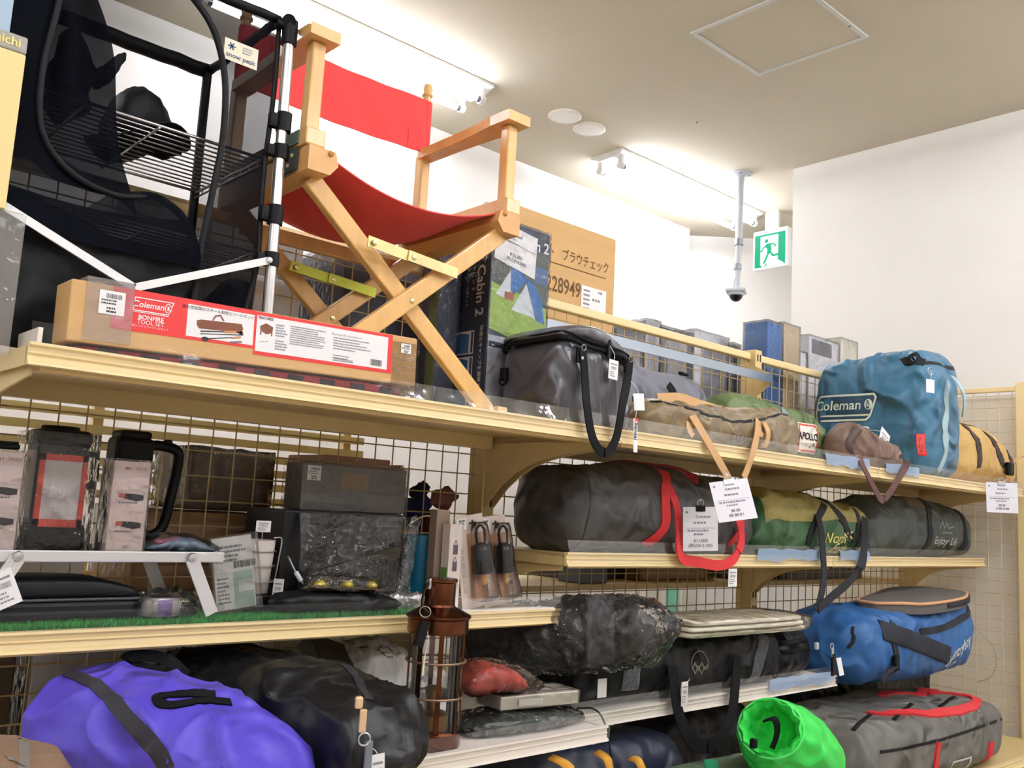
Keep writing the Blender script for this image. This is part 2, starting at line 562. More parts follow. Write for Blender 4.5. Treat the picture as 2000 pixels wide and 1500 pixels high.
M_WRAP2 = film('tight_wrap', gloss=0.26, rough=0.1, bump=0.6, bscale=45, haze=0.015, hazecol='#e0e0e4')
M_MILK = film('milky_film', gloss=0.25, rough=0.15, bump=0.5, bscale=20, haze=0.16, hazecol='#eceef2')
M_TAPE = film('clear_tape', gloss=0.35, rough=0.12, bump=0.8, bscale=60, haze=0.10, hazecol='#dfe4f0')
M_WEBK = mat('black_webbing', '#0a0b0d', 0.75, spec=.2, bump=0.3, bscale=500)

# ------------------------------------------------------------------ the room
CZ = 3.323
struct('floor', bx(-5, 5.4, -5, 3.7, -0.05, 0), M_FLOOR)
ceil = struct('ceiling', bx(-5.1, 5.5, -5.1, 3.9, CZ, CZ + 0.1), M_CEIL)
struct('wall_back', bx(-5, 4.6, 3.5, 3.6, 0, CZ), M_WALL)
struct('wall_right', bx(4.1, 4.2, -5, 2.468, 0, CZ), M_WALL)
struct('wall_alcove_side', bx(4.2, 5.4, 2.368, 2.468, 0, CZ), M_WALL)
p, q = Vector((4.6, 3.72, 0)), Vector((5.45, 2.92, 0))
struct('wall_alcove_back', bar(p + Vector((0, 0, CZ / 2)), q + Vector((0, 0, CZ / 2)), 0.06, CZ), M_WALL)
struct('wall_alcove_end', bx(5.32, 5.4, 2.36, 3.1, 0, CZ), M_WALL)
struct('wall_left', bx(-5.1, -5, -5, 3.6, 0, CZ), M_WALL)
struct('wall_front', bx(-5, 4.1, -5.1, -5, 0, CZ), M_WALL)

# access hatch in the ceiling
h = root('ceiling_hatch', 'square ceiling access hatch with thin pale aluminium frame', 'hatch', (2.87, 1.80, CZ))
M_HATCH = mat('hatch_frame', '#cfd0c9', 0.45)
hx0, hx1, hy0, hy1 = 2.64, 3.10, 1.56, 2.035
mk('hatch_panel', bx(hx0 + .02, hx1 - .02, hy0 + .02, hy1 - .02, CZ - 0.003, CZ + .01), M_CEIL, h)
for a in (bx(hx0, hx1, hy0, hy0 + .018, CZ - .006, CZ), bx(hx0, hx1, hy1 - .018, hy1, CZ - .006, CZ),
          bx(hx0, hx0 + .018, hy0 + .018, hy1 - .018, CZ - .006, CZ), bx(hx1 - .018, hx1, hy0 + .018, hy1 - .018, CZ - .006, CZ)):
    mk('hatch_frame', a, M_HATCH, h)
mk('latch', lathe((2.98, hy0 + .012, CZ - .008), [(.0001, 0), (.005, .0), (.005, .004)], 12), M_DSTEEL, h)

# fluorescent fixtures
def fixture(cx, cy, label):
    L, W = 1.27, 0.215
    r = root('fluorescent_fixture', label, 'ceiling light', (cx, cy, CZ - .10), 'twin tube ceiling fixtures')
    V = []
    prof = [(-W / 2, 0), (-W / 2, -.012), (-.045, -.034), (.045, -.034), (W / 2, -.012), (W / 2, 0)]
    V = [Vector((cx + s * L / 2, cy + y, CZ + z)) for s in (-1, 1) for y, z in prof]
    Fc = [[i, i + 1, i + 7, i + 6] for i in range(5)] + [[5, 0, 6, 11], [0, 1, 2, 3, 4, 5], [6, 7, 8, 9, 10, 11]]
    mk('housing', (V, Fc), M_WHITE, r)
    for sy in (-1, 1):
        y = cy + sy * .068; z = CZ - .072
        mk('tube', cyl((cx - L / 2 + .05, y, z), (cx + L / 2 - .05, y, z), .0145, 16), M_TUBE, r, smooth=True, auto=40, label='lit white fluorescent tube')
        for sx in (-1, 1):
            x = cx + sx * (L / 2 - .036)
            so = mk('socket', join(box((x, y, CZ - .038), (.02, .03, .05), bev=.004), cyl((x - .011, y, z), (x + .011, y, z), .02, 20)), M_WHITE, r, smooth=True, auto=35)
            mk('tube_cap', cyl((x - sx * .012, y, z), (x - sx * .03, y, z), .0147, 16), M_DSTEEL, so, smooth=True, auto=35)
    return r
fixture(3.955, 3.065, 'twin tube fluorescent ceiling light next to the security camera pole')
fixture(1.80, 3.035, 'twin tube fluorescent ceiling light above the red director chair')
for cx, cy in ((-0.5, 3.035), (3.35, 0.25), (3.35, -1.1), (1.80, 0.25), (-0.5, 0.25), (1.80, -1.1), (-0.5, -1.1), (1.80, -2.5), (-0.5, -2.5), (-2.8, 0.25), (-2.8, -1.1), (-2.8, 3.035)):
    fixture(cx, cy, 'twin tube fluorescent ceiling light over the open sales floor')

# round covers
for cx, cy, lb in ((2.862, 2.915, 'round white ceiling cover disc next to the bare lamp end'), (3.04, 2.925, 'round white ceiling cover disc nearer the wide lamp housing')):
    r = root('ceiling_disc', lb, 'ceiling cover', (cx, cy, CZ - .014), 'round ceiling covers')
    mk('rim', lathe((cx, cy, CZ), [(.078, 0), (.079, -.006), (.072, -.011), (.066, -.012)], 40), mat('disc_rim', '#f0e9dc', .4), r, smooth=True)
    mk('face', lathe((cx, cy, CZ), [(.066, -.011), (.05, -.014), (.0001, -.015)], 40), mat('disc_face', '#f6f4ee', .5), r, smooth=True)

# sprinkler-like stud and screw dots on the ceiling
def stud(px, py, lb):
    c = atz(px, py, CZ)
    r = root('ceiling_screw', lb, 'screw', (c.x, c.y, CZ - .01), None)
    mk('washer', lathe((c.x, c.y, CZ), [(.008, 0), (.008, -.003), (.0001, -.0035)], 12), M_GREYP, r)
    mk('head', lathe((c.x, c.y, CZ), [(.004, -.003), (.004, -.009), (.0001, -.01)], 10), M_DSTEEL, r)
stud(1330, 327, 'small metal screw head on ceiling beside the lit lamp housing')
stud(1361, 237, 'tiny dark screw on the bare beige ceiling by the hatch')

# security camera on a pole
c = Vector((3.985, 2.712, CZ))
r = root('security_camera', 'grey dome security camera hanging on a long ceiling pole', 'camera', (c.x, c.y, 2.62))
mk('ceiling_flange', lathe((c.x, c.y, CZ), [(.062, 0), (.062, -.006), (.05, -.012), (.022, -.018), (.022, -.04)], 32), M_GREYP, r, smooth=True, auto=40)
for a in range(4):
    mk('bolt', lathe((c.x + .046 * math.cos(a * 1.57 + .6), c.y + .046 * math.sin(a * 1.57 + .6), CZ - .008), [(.006, 0), (.006, -.006), (.0001, -.007)], 8), M_DSTEEL, r)
mk('upper_pole', cyl((c.x, c.y, CZ - .03), (c.x, c.y, 2.93), .019, 20), M_GREYP, r, smooth=True, auto=40)
mk('lower_pole', cyl((c.x, c.y, 2.95), (c.x, c.y + .006, 2.72), .0155, 20), M_GREYP, r, smooth=True, auto=40)
mk('collar', cyl((c.x, c.y, 2.965), (c.x, c.y, 2.93), .0225, 20), M_DSTEEL, r, smooth=True, auto=40)
mk('collar', cyl((c.x, c.y + .004, 2.83), (c.x, c.y + .004, 2.80), .02, 20), M_DSTEEL, r, smooth=True, auto=40)
mk('bracket', join(box((c.x, c.y + .004, 2.735), (.03, .02, .09), bev=.004), tube([(c.x - .02, c.y, 2.76), (c.x - .035, c.y, 2.72), (c.x - .03, c.y, 2.69)], .004, 8, 5)), M_GREYP, r)
hd = mk('camera_plate', box((c.x, c.y + .01, 2.685), (.10, .10, .018), rz=.5, bev=.006), M_GREYP, r)
mk('dome_ring', lathe((c.x, c.y + .01, 2.676), [(.042, 0), (.04, -.012), (.034, -.014)], 28), M_GREYP, hd, smooth=True)
mk('dome', lathe((c.x, c.y + .01, 2.664), [(.034, 0)] + [(.034 * math.cos(a * math.pi / 14), -.034 * math.sin(a * math.pi / 14)) for a in range(1, 7)] + [(.0001, -.034)], 28), M_BLACKG, hd, smooth=True)

# exit sign
sx = 4.6
r = root('exit_sign', 'green and white lit running-man exit sign on ceiling', 'exit sign', (sx, 2.915, 2.97))
y0, y1, z0, z1 = 2.80, 3.03, 2.975, 3.212
mk('sign_case', bx(sx, sx + .05, y0, y1, z0, z1, .006), M_WHITE, r)
mk('hanger', bx(sx + .015, sx + .035, 2.87, 2.96, z1, CZ), M_WHITE, r)
pl = Plane((sx - .0005, (y0 + y1) / 2, (z0 + z1) / 2 - .006), (0, -1, 0), (0, 0, 1))
mk('green_panel', pl.put(grid2d(-.102, -.100, .102, .098, 1, 1), .0008), mat('exit_green', '#012a1c', .6, spec=.1, emit=0.9, ecol='#06b884'), r, label='glowing green panel')
M_EXW = mat('exit_white', '#9aa5a0', .5, emit=0.75, ecol='#f4fff9')
mk('doorway', pl.put(poly2d([(-.062, -.085), (.012, -.085), (.052, -.085), (.085, -.098), (.036, -.066), (.055, -.066), (.055, -.05), (.055, .085), (-.062, .085)][0:1] + [(-.05, -.098), (.015, -.098), (.05, -.082), (.055, -.05), (.055, .085), (-.062, .085), (-.062, -.085)]), .0014), M_EXW, r, label='white doorway pictogram')
mk('doorway_glow', pl.put(poly2d([(.012, -.098), (.1, -.098), (.052, -.066), (.03, -.07)]), .0016), M_EXW, r)
M_EXG = mat('exit_figure', '#012a1c', .6, spec=.1, emit=0.9, ecol='#06b884')
fig = join2d(disc2d(-.022, .055, .0125, 20),
             poly2d([(-.022, .036), (.004, .04), (.014, .0), (.006, -.022), (-.018, -.02), (-.016, .004), (-.03, .022)]),
             outline2d([(-.018, .03), (-.04, .018), (-.052, -.002), (-.066, -.002)], .010, False),
             outline2d([(.0, .034), (.028, .03), (.042, .012)], .010, False),
             outline2d([(-.006, -.016), (-.02, -.044), (-.04, -.08)], .014, False),
             outline2d([(.004, -.016), (.024, -.04), (.054, -.036), (.062, -.046)], .013, False))
mk('running_figure', pl.put(fig, .002), M_EXG, r, label='green running figure')
mk('figure_shadow', pl.put(outline2d([(-.034, -.096), (-.016, -.082)], .008, False), .002), M_EXG, r)

# round yellowish hook below the sign
c = atx(1464, 548, 4.62) if False else Vector((4.84, 3.50, 2.95)) 
c = aty(1464, 546, 3.36)
r = root('wall_hook', 'small round yellowish hook stuck on the alcove wall', 'hook', (c.x, c.y, c.z - .03))
mk('hook_disc', lathe(c, [(.026, 0), (.026, .004), (.022, .008), (.0001, .009)], 24, (-.7, -.72, 0)), mat('old_plastic', '#e6e0b0', .5), r, smooth=True)
mk('hook', tube([c + Vector((-.008, -.008, -.018)), c + Vector((-.012, -.012, -.04)), c + Vector((-.02, -.02, -.046)), c + Vector((-.026, -.026, -.036))], .003, 8, 4), mat('old_plastic', '#e6e0b0', .5), r, smooth=True)

# ------------------------------------------------------------------ gondola frame
XB = (0.333, 1.533, 2.733, 3.933)
g = root('gondola_frame', 'cream steel gondola back frame with wire grid panels', 'shelving frame', (2.1, 1.797, 0))
for x in XB:
    po = mk('post', bx(x - .02, x + .02, 1.767, 1.827, 0, 2.09, .003), M_CREAM, g)
    slots = []
    for k in range(28):
        z = 0.7 + k * .05
        for dx in (-.008, .008): slots.append(bx(x + dx - .0025, x + dx + .0025, 1.7655, 1.768, z, z + .024))
    so = mk('slots', join(*slots), mat('slot_dark', '#3a2f1c', .8), po); so['kind'] = 'stuff'
for i in range(3):
    a, b = XB[i] + .02, XB[i + 1] - .02
    mk('top_rail', bx(a, b, 1.785, 1.811, 2.055, 2.08, .004), M_CREAM2, g)
    wires = []
    n = int(round((b - a) / .05))
    for k in range(n + 1):
        x = a + .012 + k * (b - a - .024) / n
        wires.append(tube([(x, 1.797, .62), (x, 1.797, 2.056)], .0017, 5, caps=False))
    for k in range(29):
        z = .63 + k * .05
        wires.append(tube([(a, 1.801, z), (b, 1.801, z)], .0017, 5, caps=False))
    o = mk('wire_grid', join(*wires), M_WIRE, g, smooth=True); o['kind'] = 'stuff'

# perpendicular end panel at the right
e = root('end_panel_frame', 'cream framed wire grid end panel against white wall', 'grid panel', (4.0, 1.58, 0))
mk('front_post', bx(3.985, 4.02, 1.335, 1.38, 0, 2.12, .004), M_CREAM2, e)
mk('top_rail', bx(3.99, 4.015, 1.38, 1.95, 2.085, 2.105, .003), M_CREAM2, e)
ws = []
for k in range(12): ws.append(tube([(4.0, 1.397 + k * .05, .6), (4.0, 1.397 + k * .05, 2.086)], .0017, 5, caps=False))
for k in range(30): ws.append(tube([(4.004, 1.38, .621 + k * .05), (4.004, 1.95, .621 + k * .05)], .0017, 5, caps=False))
o = mk('wire_grid', join(*ws), mat('pale_wire', '#d6c79c', .45), e, smooth=True); o['kind'] = 'stuff'
mk('backing_sheet', bx(4.05, 4.055, 1.38, 2.3, 0, 2.07), mat('backing', '#efe7d8', .85), e)

# ------------------------------------------------------------------ shelves
def lip_profile(y, z, h):
    """ridged price rail section in (y, z), front at y"""
    return [(y + .016, z + h), (y + .002, z + h), (y + .001, z + h - .004), (y + .006, z + h - .007), (y + .006, z + h - .013), (y + .003, z + h - .015),
            (y + .006, z + h - .018), (y + .004, z + .006), (y, z + .004), (y - .001, z), (y + .016, z)]
def extrude_x(prof, x0, x1):
    n = len(prof)
    V = [Vector((x, a, b)) for x in (x0, x1) for a, b in prof]
    Fc = [[i, (i + 1) % n, n + (i + 1) % n, n + i] for i in range(n)] + [list(range(n))[::-1], [n + i for i in range(n)]]
    return V, Fc
def shelf(x0, x1, yf, zb, label, m=M_CREAM, mr=M_CREAM2, guard=(0.0, 1.0), back=1.767, brackets=(True, True), grd=.028):
    h = .031
    r = root('shelf', label, 'shelf', ((x0 + x1) / 2, (yf + back) / 2, zb), 'gondola shelves')
    x0 += .002; x1 -= .002
    mk('board', bx(x0, x1, yf + .016, back, zb + h - .012, zb + h - .004), m, r)
    mk('front_flange', bx(x0 + .02, x1 - .02, yf + .018, yf + .022, zb - .006, zb + h - .012), m, r)
    mk('underside_rib', bx(x0 + .03, x1 - .03, yf + .10, yf + .14, zb + .004, zb + h - .012), m, r)
    mk('back_flange', bx(x0 + .02, x1 - .02, back - .03, back - .004, zb - .012, zb + h - .012), m, r)
    for sx in (x0, x1 - .003):
        mk('side_flange', bx(sx, sx + .003, yf + .014, back, zb, zb + h - .004), m, r)
    mk('price_rail', extrude_x(lip_profile(yf, zb, h), x0, x1), mr, r)
    if guard:
        ga, gb = lerp(x0, x1, guard[0]), lerp(x0, x1, guard[1])
        prof = [(yf - .002, zb + .006), (yf - .003, zb + h), (yf + .004, zb + h + grd), (yf + .0055, zb + h + grd), (yf - .0015, zb + h), (yf - .0005, zb + .006)]
        mk('clear_strip', extrude_x(prof, ga, gb), M_GUARD, r, label='clear plastic price strip')
    for k, sx in enumerate((x0 + .012, x1 - .012)):
        if not brackets[k]: continue
        D = back - yf - .03; H = min(.155, D * .42)
        pts = [(back, zb + .004)]
        pts.append((back - D, zb + .004)); pts.append((back - D, zb - .012))
        for t in range(9):
            u = t / 8
            pts.append((back - D + (D - .006) * u, zb - .012 - (H - .012) * (.25 * u + .75 * u ** 4)))
        pts.append((back, zb - H))
        n = len(pts)
        V = [Vector((x, a, b)) for x in (sx - .002, sx + .002) for a, b in pts]
        Fc = [list(range(n)), [n + i for i in range(n)][::-1]] + [[i, (i + 1) % n, n + (i + 1) % n, n + i] for i in range(n)]
        mk('bracket', (V, Fc), m, r)
    return r
shelf(XB[0], XB[1], 1.335, 1.655, 'deep cream shelf carrying the director chair', guard=(.0, 1))
shelf(XB[1], XB[2], 1.335, 1.655, 'deep cream shelf carrying the grey cooler bag')
shelf(XB[2], XB[3], 1.335, 1.655, 'deep cream shelf carrying the big blue bag')
shelf(XB[0], XB[1], 1.49, 1.251, 'cream shelf with lanterns and green turf mat')
shelf(XB[0], XB[1], 1.335, 1.028, 'deep pale shelf carrying the copper lantern', m=M_PALE, mr=M_PALE)
shelf(XB[1], XB[2], 1.48, 1.377, 'cream shelf under the dark bag with red straps')
shelf(XB[2], XB[3], 1.48, 1.377, 'cream shelf under the green and grey bags')
shelf(XB[1], XB[2], 1.467, 1.017, 'pale narrow shelf under the black bag with cream mat', m=M_PALE, mr=M_PALE)
for i, lb in enumerate(('cream base deck under the purple bag', 'cream base deck under the olive bag', 'cream base deck by the end panel, under the grey red-strapped bag')):
    shelf(XB[i], XB[i + 1] + (.05 if i == 2 else 0), 1.25, .705, lb, guard=None, brackets=(False, False))
# ================================================================== top shelf, first bay
TZ = 1.682           # top surface of the upper shelves
M_WOOD = mat('beech', '#dbae6a', 0.38, var=0.10, vscale=7, stretch=(6, 6, 1), coat=0.25)
M_WOOD2 = mat('beech_end', '#d3a163', 0.45, var=0.08, vscale=20)
M_REDC = mat('red_canvas', '#da3a38', 0.75, var=0.03, vscale=30, bump=0.12, bscale=600, sheen=0.1)
M_BRASS = mat('zinc_brass', '#cfc08a', 0.3, metal=0.9, var=0.15, vscale=25)
M_GREENZ = mat('zinc_green', '#b6bd45', 0.35, metal=0.6)
M_HINGE = mat('hinge_green', '#5d7466', 0.4, metal=0.5)

# ---- director chair
r = root('director_chair', 'wooden folding director chair with red canvas seat and back', 'chair', (1.0, 1.6, TZ))
YF, YB = 1.44, 1.752
xl, xr = 0.772, 1.248            # post centres
zs, za = 2.152, 2.318            # seat rail top, arm underside
def post(x, y, z0, z1): return bx(x - .0135, x + .0135, y - .0135, y + .0135, z0, z1, .004)
for x in (xl, xr):
    mk('arm_post', post(x, YF, zs - .012, za), M_WOOD, r)
    bp = mk('back_post', post(x, YB, zs - .012, za + .012), M_WOOD, r)
    mk('dowel', cyl((x, YB, za + .01), (x, YB, 2.485), .0095, 16), M_WOOD, bp, smooth=True, auto=40)
    mk('finial', lathe((x, YB, 2.48), [(.0095, 0), (.0135, .003), (.0135, .008), (.010, .012), (.012, .02), (.009, .032), (.0001, .036)], 20), M_WOOD, bp, smooth=True)
    # arm rest: wider at the front, waisted towards the back
    pts = []
    s = 1
    prof = [(1.408, .031), (1.47, .031), (1.53, .024), (1.62, .020), (1.70, .019), (1.748, .019)]
    V = []
    for y, w in prof:
        for a, b in ((-w, za), (w, za), (w, za + .022), (-w, za + .022)): V.append(Vector((x + a, y, b)))
    Fc = [[i * 4 + k, i * 4 + (k + 1) % 4, i * 4 + 4 + (k + 1) % 4, i * 4 + 4 + k] for i in range(len(prof) - 1) for k in range(4)] + [[3, 2, 1, 0], [len(prof) * 4 - 4 + k for k in range(4)]]
    mk('arm_rest', (V, Fc), M_WOOD, r)
    # seat rail pair: post base block and slotted seat rail
    sg = 1 if x == xl else -1
    mk('post_base', bx(x - .02, x + .02, YF - .028, YB + .012, zs - .035, zs - .002, .003), M_WOOD, r)
    xo = x + sg * .012
    V = []
    for y in (YF - .034, YB + .016):
        for a, b in ((-.027, -.037), (.027, -.037), (.034, -.062), (.018, -.082), (-.027, -.082)): V.append(Vector((xo + sg * a, y, zs + b)))
    Fc = [[i, (i + 1) % 5, 5 + (i + 1) % 5, 5 + i] for i in range(5)] + [[4, 3, 2, 1, 0], [5, 6, 7, 8, 9]]
    sr = mk('seat_rail', (V, Fc), M_WOOD2, r)
    mk('canvas_dowel', cyl((xo + sg * .016, YF - .036, zs - .043), (xo + sg * .016, YF - .03, zs - .043), .0055, 12), mat('dowel_end', '#b8763a', .6), sr, smooth=True)
    # hinge plates on the outer side
    hx = x - sg * .0215
    hp = mk('hinge_plate', bx(hx - .0015, hx + .0015, YF - .004, YF + .055, zs - .03, zs - .005), M_HINGE, r)
    hp2 = mk('hinge_leaf', bx(hx - .0015, hx + .0015, YF - .004, YF + .055, zs - .078, zs - .036), mat('hinge_dark', '#2e3a36', .45, metal=.4), r)
    for (dy, dz) in ((.012, -.05), (.04, -.058), (.025, -.066)):
        mk('screw', lathe((hx - sg * .0015, YF + dy, zs + dz), [(.0045, 0), (.0035, .002), (.0001, .0025)], 10, (-sg, 0, 0)), M_BRASS, hp2)
    # foot rails that run front to back
    mk('foot_rail', bx(x - .014, x + .014, YF - .03, YB + .0, TZ, TZ + .024, .003), M_WOOD, r)
# crossed legs, front pair and back pair
def legs(y, dy, tip):
    zt, zb = zs - .08, TZ + .014
    a = mk('leg', bar((xl + .015, y + dy, zt), (xr - .005, y + dy, zb), .019, .036, (0.7, 0, .7), .003), M_WOOD, r)
    b = mk('leg', bar((xr - .015, y - dy, zt), (xl + .005, y - dy, zb), .019, .036, (0.7, 0, .7), .003), M_WOOD, r)
    xm = (xl + xr) / 2 + .003; zm = (zt + zb) / 2
    mk('pivot_rivet', lathe((xm, y - dy - .0095, zm), [(.006, 0), (.005, .002), (.0001, .003)], 12, (0, -1, 0)), M_BRASS, b)
    for t, o in ((.28, b),):
        px, pz = lerp(xr - .015, xl + .005, t), lerp(zt, zb, t)
        mk('rivet', lathe((px, y - dy - .0095, pz), [(.006, 0), (.005, .002), (.0001, .003)], 12, (0, -1, 0)), M_BRASS, o)
    return zt, zb
zt, zb = legs(YF + .004, .0098, 0)
legs(YB - .02, .0098, 0)
# locking stays
def stay(y, m, name):
    k = lambda t, s: (lerp(xl + .015, xr - .005, t), zt + (zb - zt) * t) if s else (lerp(xr - .015, xl + .005, t), zt + (zb - zt) * t)
    a = k(.27, 1); b = k(.29, 0); mid = ((a[0] + b[0]) / 2 - .005, (a[1] + b[1]) / 2 - .002)
    st = mk(name, bar((a[0] - .012, y - .002, a[1] + .004), (mid[0] + .012, y - .002, mid[1]), .003, .021, (0, 0, 1)), m, r, label='zinc plated locking stay')
    s2 = mk(name, bar((mid[0] - .012, y - .006, mid[1] + .002), (b[0] + .008, y - .006, b[1] - .006), .003, .021, (0, 0, 1)), m, r, label='zinc plated locking stay')
    for q in ((a[0], a[1] + .002), (mid[0], mid[1])):
        mk('rivet', lathe((q[0], y - .007, q[1]), [(.006, 0), (.005, .002), (.0001, .003)], 12, (0, -1, 0)), M_BRASS, st)
stay(YF - .022, M_BRASS, 'stay'); stay(YB - .045, M_GREENZ, 'stay')
mk('rear_stretcher', bx(xl + .03, xr - .03, YB - .012, YB + .006, zs - .125, zs - .095, .003), M_WOOD, r)
# seat: sling sagging between the rails
def seat(u, v):
    x = lerp(xl + .026, xr - .026, u); y = lerp(YF - .018, YB + .004, v)
    sag = .062 * (1 - (2 * u - 1) ** 2) * (0.75 + .35 * math.sin(math.pi * v)) 
    return (x, y, zs - .036 - sag + .004 * math.sin(v * 6))
mk('seat_canvas', sheet(seat, 28, 14, .0025), M_REDC, r, smooth=True, auto=60)
# back: sleeve of canvas around the dowels
def back(u, v):
    x = lerp(xl - .013, xr + .013, u); z = lerp(2.335, 2.468, v)
    e = min(u, 1 - u)
    y = YB - .0125 + (0.012 * (1 - min(1, e / .06)) ** 2) + .010 * math.sin(math.pi * u) * 0.9 + .0015 * math.sin(u * 30 + v * 5)
    return (x, y, z + .004 * math.sin(math.pi * u * 1.0) * (-1))
bk = mk('back_canvas', sheet(back, 40, 10, -.0025), M_REDC, r, smooth=True, auto=60)
for sx in (xl, xr):
    mk('sleeve', lathe((sx, YB, 2.333), [(.0128, 0), (.0135, .002), (.0135, .13), (.0128, .133)], 20), M_REDC, bk, smooth=True)
s_ = xl + .042
for sx in (xl + .055, xr - .055):
    mk('stitch_line', bx(sx - .0008, sx + .0008, YB - .0105, YB - .008, 2.338, 2.464), mat('red_thread', '#a81f22', .8), bk)

# ---- plaid blanket under the long carton
M_PLAID = mat('plaid_red', '#7a2226', .9, bump=.2, bscale=300)
r = root('plaid_blanket', 'folded dark red and black plaid blanket under the long carton', 'blanket', (.66, 1.40, TZ))
mk('cloth', bag([(0, .03, TZ, TZ + .014, 0, 4), (.5, .032, TZ, TZ + .020, 0, 4), (1, .032, TZ, TZ + .026, 0, 4)], (.40, 1.392, 0), (.96, 1.392, 0), n=4, wr=.002, wsc=20, nu=30, nv=28, cap=.012), M_PLAID, r, smooth=True)
for k in range(9):
    x = .43 + k * .06
    mk('stripe', bx(x, x + .028, 1.3585, 1.3605, TZ + .002, TZ + .011 + k * .001), mat('plaid_black', '#231a1c', .9), r)

# ---- long carton with red printed panel
YT = 1.355
def tx(px): return aty(px, 560 + (px - 140) * .158, YT).x
x0, x1 = tx(140), tx(816)
R = Matrix.Rotation(-.022, 3, 'Y')
cx, cz = (x0 + x1) / 2, 1.7475
L, H, D = x1 - x0, .088, .068
r = root('tool_set_carton', 'long brown carton with red printed tool set panel', 'carton', (cx, YT + D / 2, cz - H / 2))
cb = mk('carton', box((cx, YT + D / 2, cz), (L, D, H), bev=.0025, R=R), M_CARD, r)
pl = Plane((cx, YT, cz), R @ Vector((1, 0, 0)), R @ Vector((0, 0, 1)))
def lx(px): return tx(px) - cx
RED = mat('print_red', '#d9322f', .5); PW = mat('print_white', '#efedec', .5); PB = mat('print_black', '#26262a', .5)
mk('red_panel', pl.put(rects2d([(lx(222), -.018, lx(500), .0435), (lx(500), -.027, lx(768), .0425)]), .0005), RED, r, label='red printed panel')
mk('white_panel', pl.put(rects2d([(lx(368), -.013, lx(498), .036)]), .0008), PW, r)
mk('white_panel', pl.put(rects2d([(lx(503), -.021, lx(759), .037)]), .0008), PW, r)
# wordmark in a slanted frame
ox, oy = lx(300), .023
fr = [(ox - .028, oy - .0095), (ox + .024, oy - .0095), (ox + .031, oy + .0095), (ox - .026, oy + .0095)]
mk('logo_frame', pl.put(join2d(outline2d(fr, .0014), rects2d([(ox - .027, oy - .0122, ox + .025, oy - .0112)])), .0009), PW, r)
mk('lettering', pl.put(shift2d(text2d('Coleman', .0128, .012, .15), ox - .006, oy), .0009), PW, r)
mk('lantern_mark', pl.put(join2d(outline2d([(ox + .0235 + .0048 * math.cos(k * .524), oy + .0068 * math.sin(k * .524)) for k in range(12)], .0012), rects2d([(ox + .022, oy - .003, ox + .025, oy + .003)])), .0009), PW, r)
mk('lettering', pl.put(shift2d(text2d('BONFIRE', .0095, .02), lx(299), .004), .0009), PW, r)
mk('lettering', pl.put(shift2d(text2d('TOOL SET', .0088), lx(299), -.003), .0009), PW, r)
mk('lettering', pl.put(shift2d(text2d('ボンファイアーツールセット', .0042), lx(299), -.0092), .0009), PW, r)
mk('lettering', pl.put(shift2d(text2d('耐久性抜群のスチール製焚火ツールセット', .0062), lx(429), .031), .0012), PB, r)
# printed picture of the tools
gx = lx(432)
BR = mat('print_brown', '#7a4630', .6); WD = mat('print_wood', '#c98d55', .6)
mk('printed_tool_roll', pl.put(poly2d([(gx - .037, .006), (gx - .033, .001), (gx + .036, .004), (gx + .039, .010), (gx + .036, .018), (gx - .030, .015), (gx - .037, .013)]), .0012), BR, r)
mk('printed_strap', pl.put(outline2d([(gx - .012, .016), (gx - .008, .024), (gx, .026), (gx + .006, .018)], .0022, False), .0013), BR, r)
mk('printed_tools', pl.put(join2d(outline2d([(gx - .03, -.003), (gx + .02, .003), (gx + .037, .004)], .0018, False), outline2d([(gx - .03, -.007), (gx + .04, .001)], .0014, False), outline2d([(gx - .018, -.013), (gx + .03, -.004)], .0016, False), disc2d(gx - .022, -.014, .006, 12, .0035), disc2d(gx + .036, .0035, .0035, 10)), .0012), PB, r)
mk('printed_handles', pl.put(join2d(outline2d([(gx + .008, .0015), (gx + .028, .004)], .0036, False), outline2d([(gx + .022, -.0062), (gx + .036, -.003)], .003, False)), .0013), WD, r)
mk('printed_case', pl.put(poly2d([(gx + .018, -.0155), (gx + .038, -.0115), (gx + .038, -.0085), (gx + .018, -.012)]), .0012), mat('print_mauve', '#7d6670', .6), r)
# features panel
fx = lx(503)
mk('lettering', pl.put(shift2d(text2d('FEATURES', .0058, .02), fx + .015, .0335), .0013), PB, r)
mk('printed_fire_box', pl.put(join2d(poly2d([(fx + .006, .02), (fx + .016, .026), (fx + .029, .021), (fx + .028, .012), (fx + .018, .008), (fx + .007, .013)]), outline2d([(fx + .008, .012), (fx + .008, .006)], .002, False), outline2d([(fx + .027, .012), (fx + .027, .006)], .002, False)), .0012), BR, r)
mk('printed_poker', pl.put(outline2d([(fx + .006, -.006), (fx + .022, -.003)], .0007, False), .0012), BR, r)
mk('small_print', pl.put(join2d(lines2d(fx + .034, .025, .022, 5, .0044, .0022, 3), lines2d(fx + .034, -.001, .022, 4, .0044, .0022, 4), lines2d(fx + .06, .027, .078, 9, .0036, .0017, 5), lines2d(fx + .142, .020, .08, 5, .0046, .0020, 6, .7), lines2d(fx + .142, -.010, .045, 3, .0042, .0018, 7)), .0012), M_INKL, r)
mk('lettering', pl.put(shift2d(text2d('ボンファイアーツールセット', .0048), fx + .168, .0265), .0013), PB, r)
mk('lettering', pl.put(shift2d(text2d('www.coleman.co.jp', .0046), fx + .164, -.0145), .0013), PB, r)
mk('barcode', pl.put(barcode2d(lx(727), -.017, .024, .011, 4), .0012), PB, r)
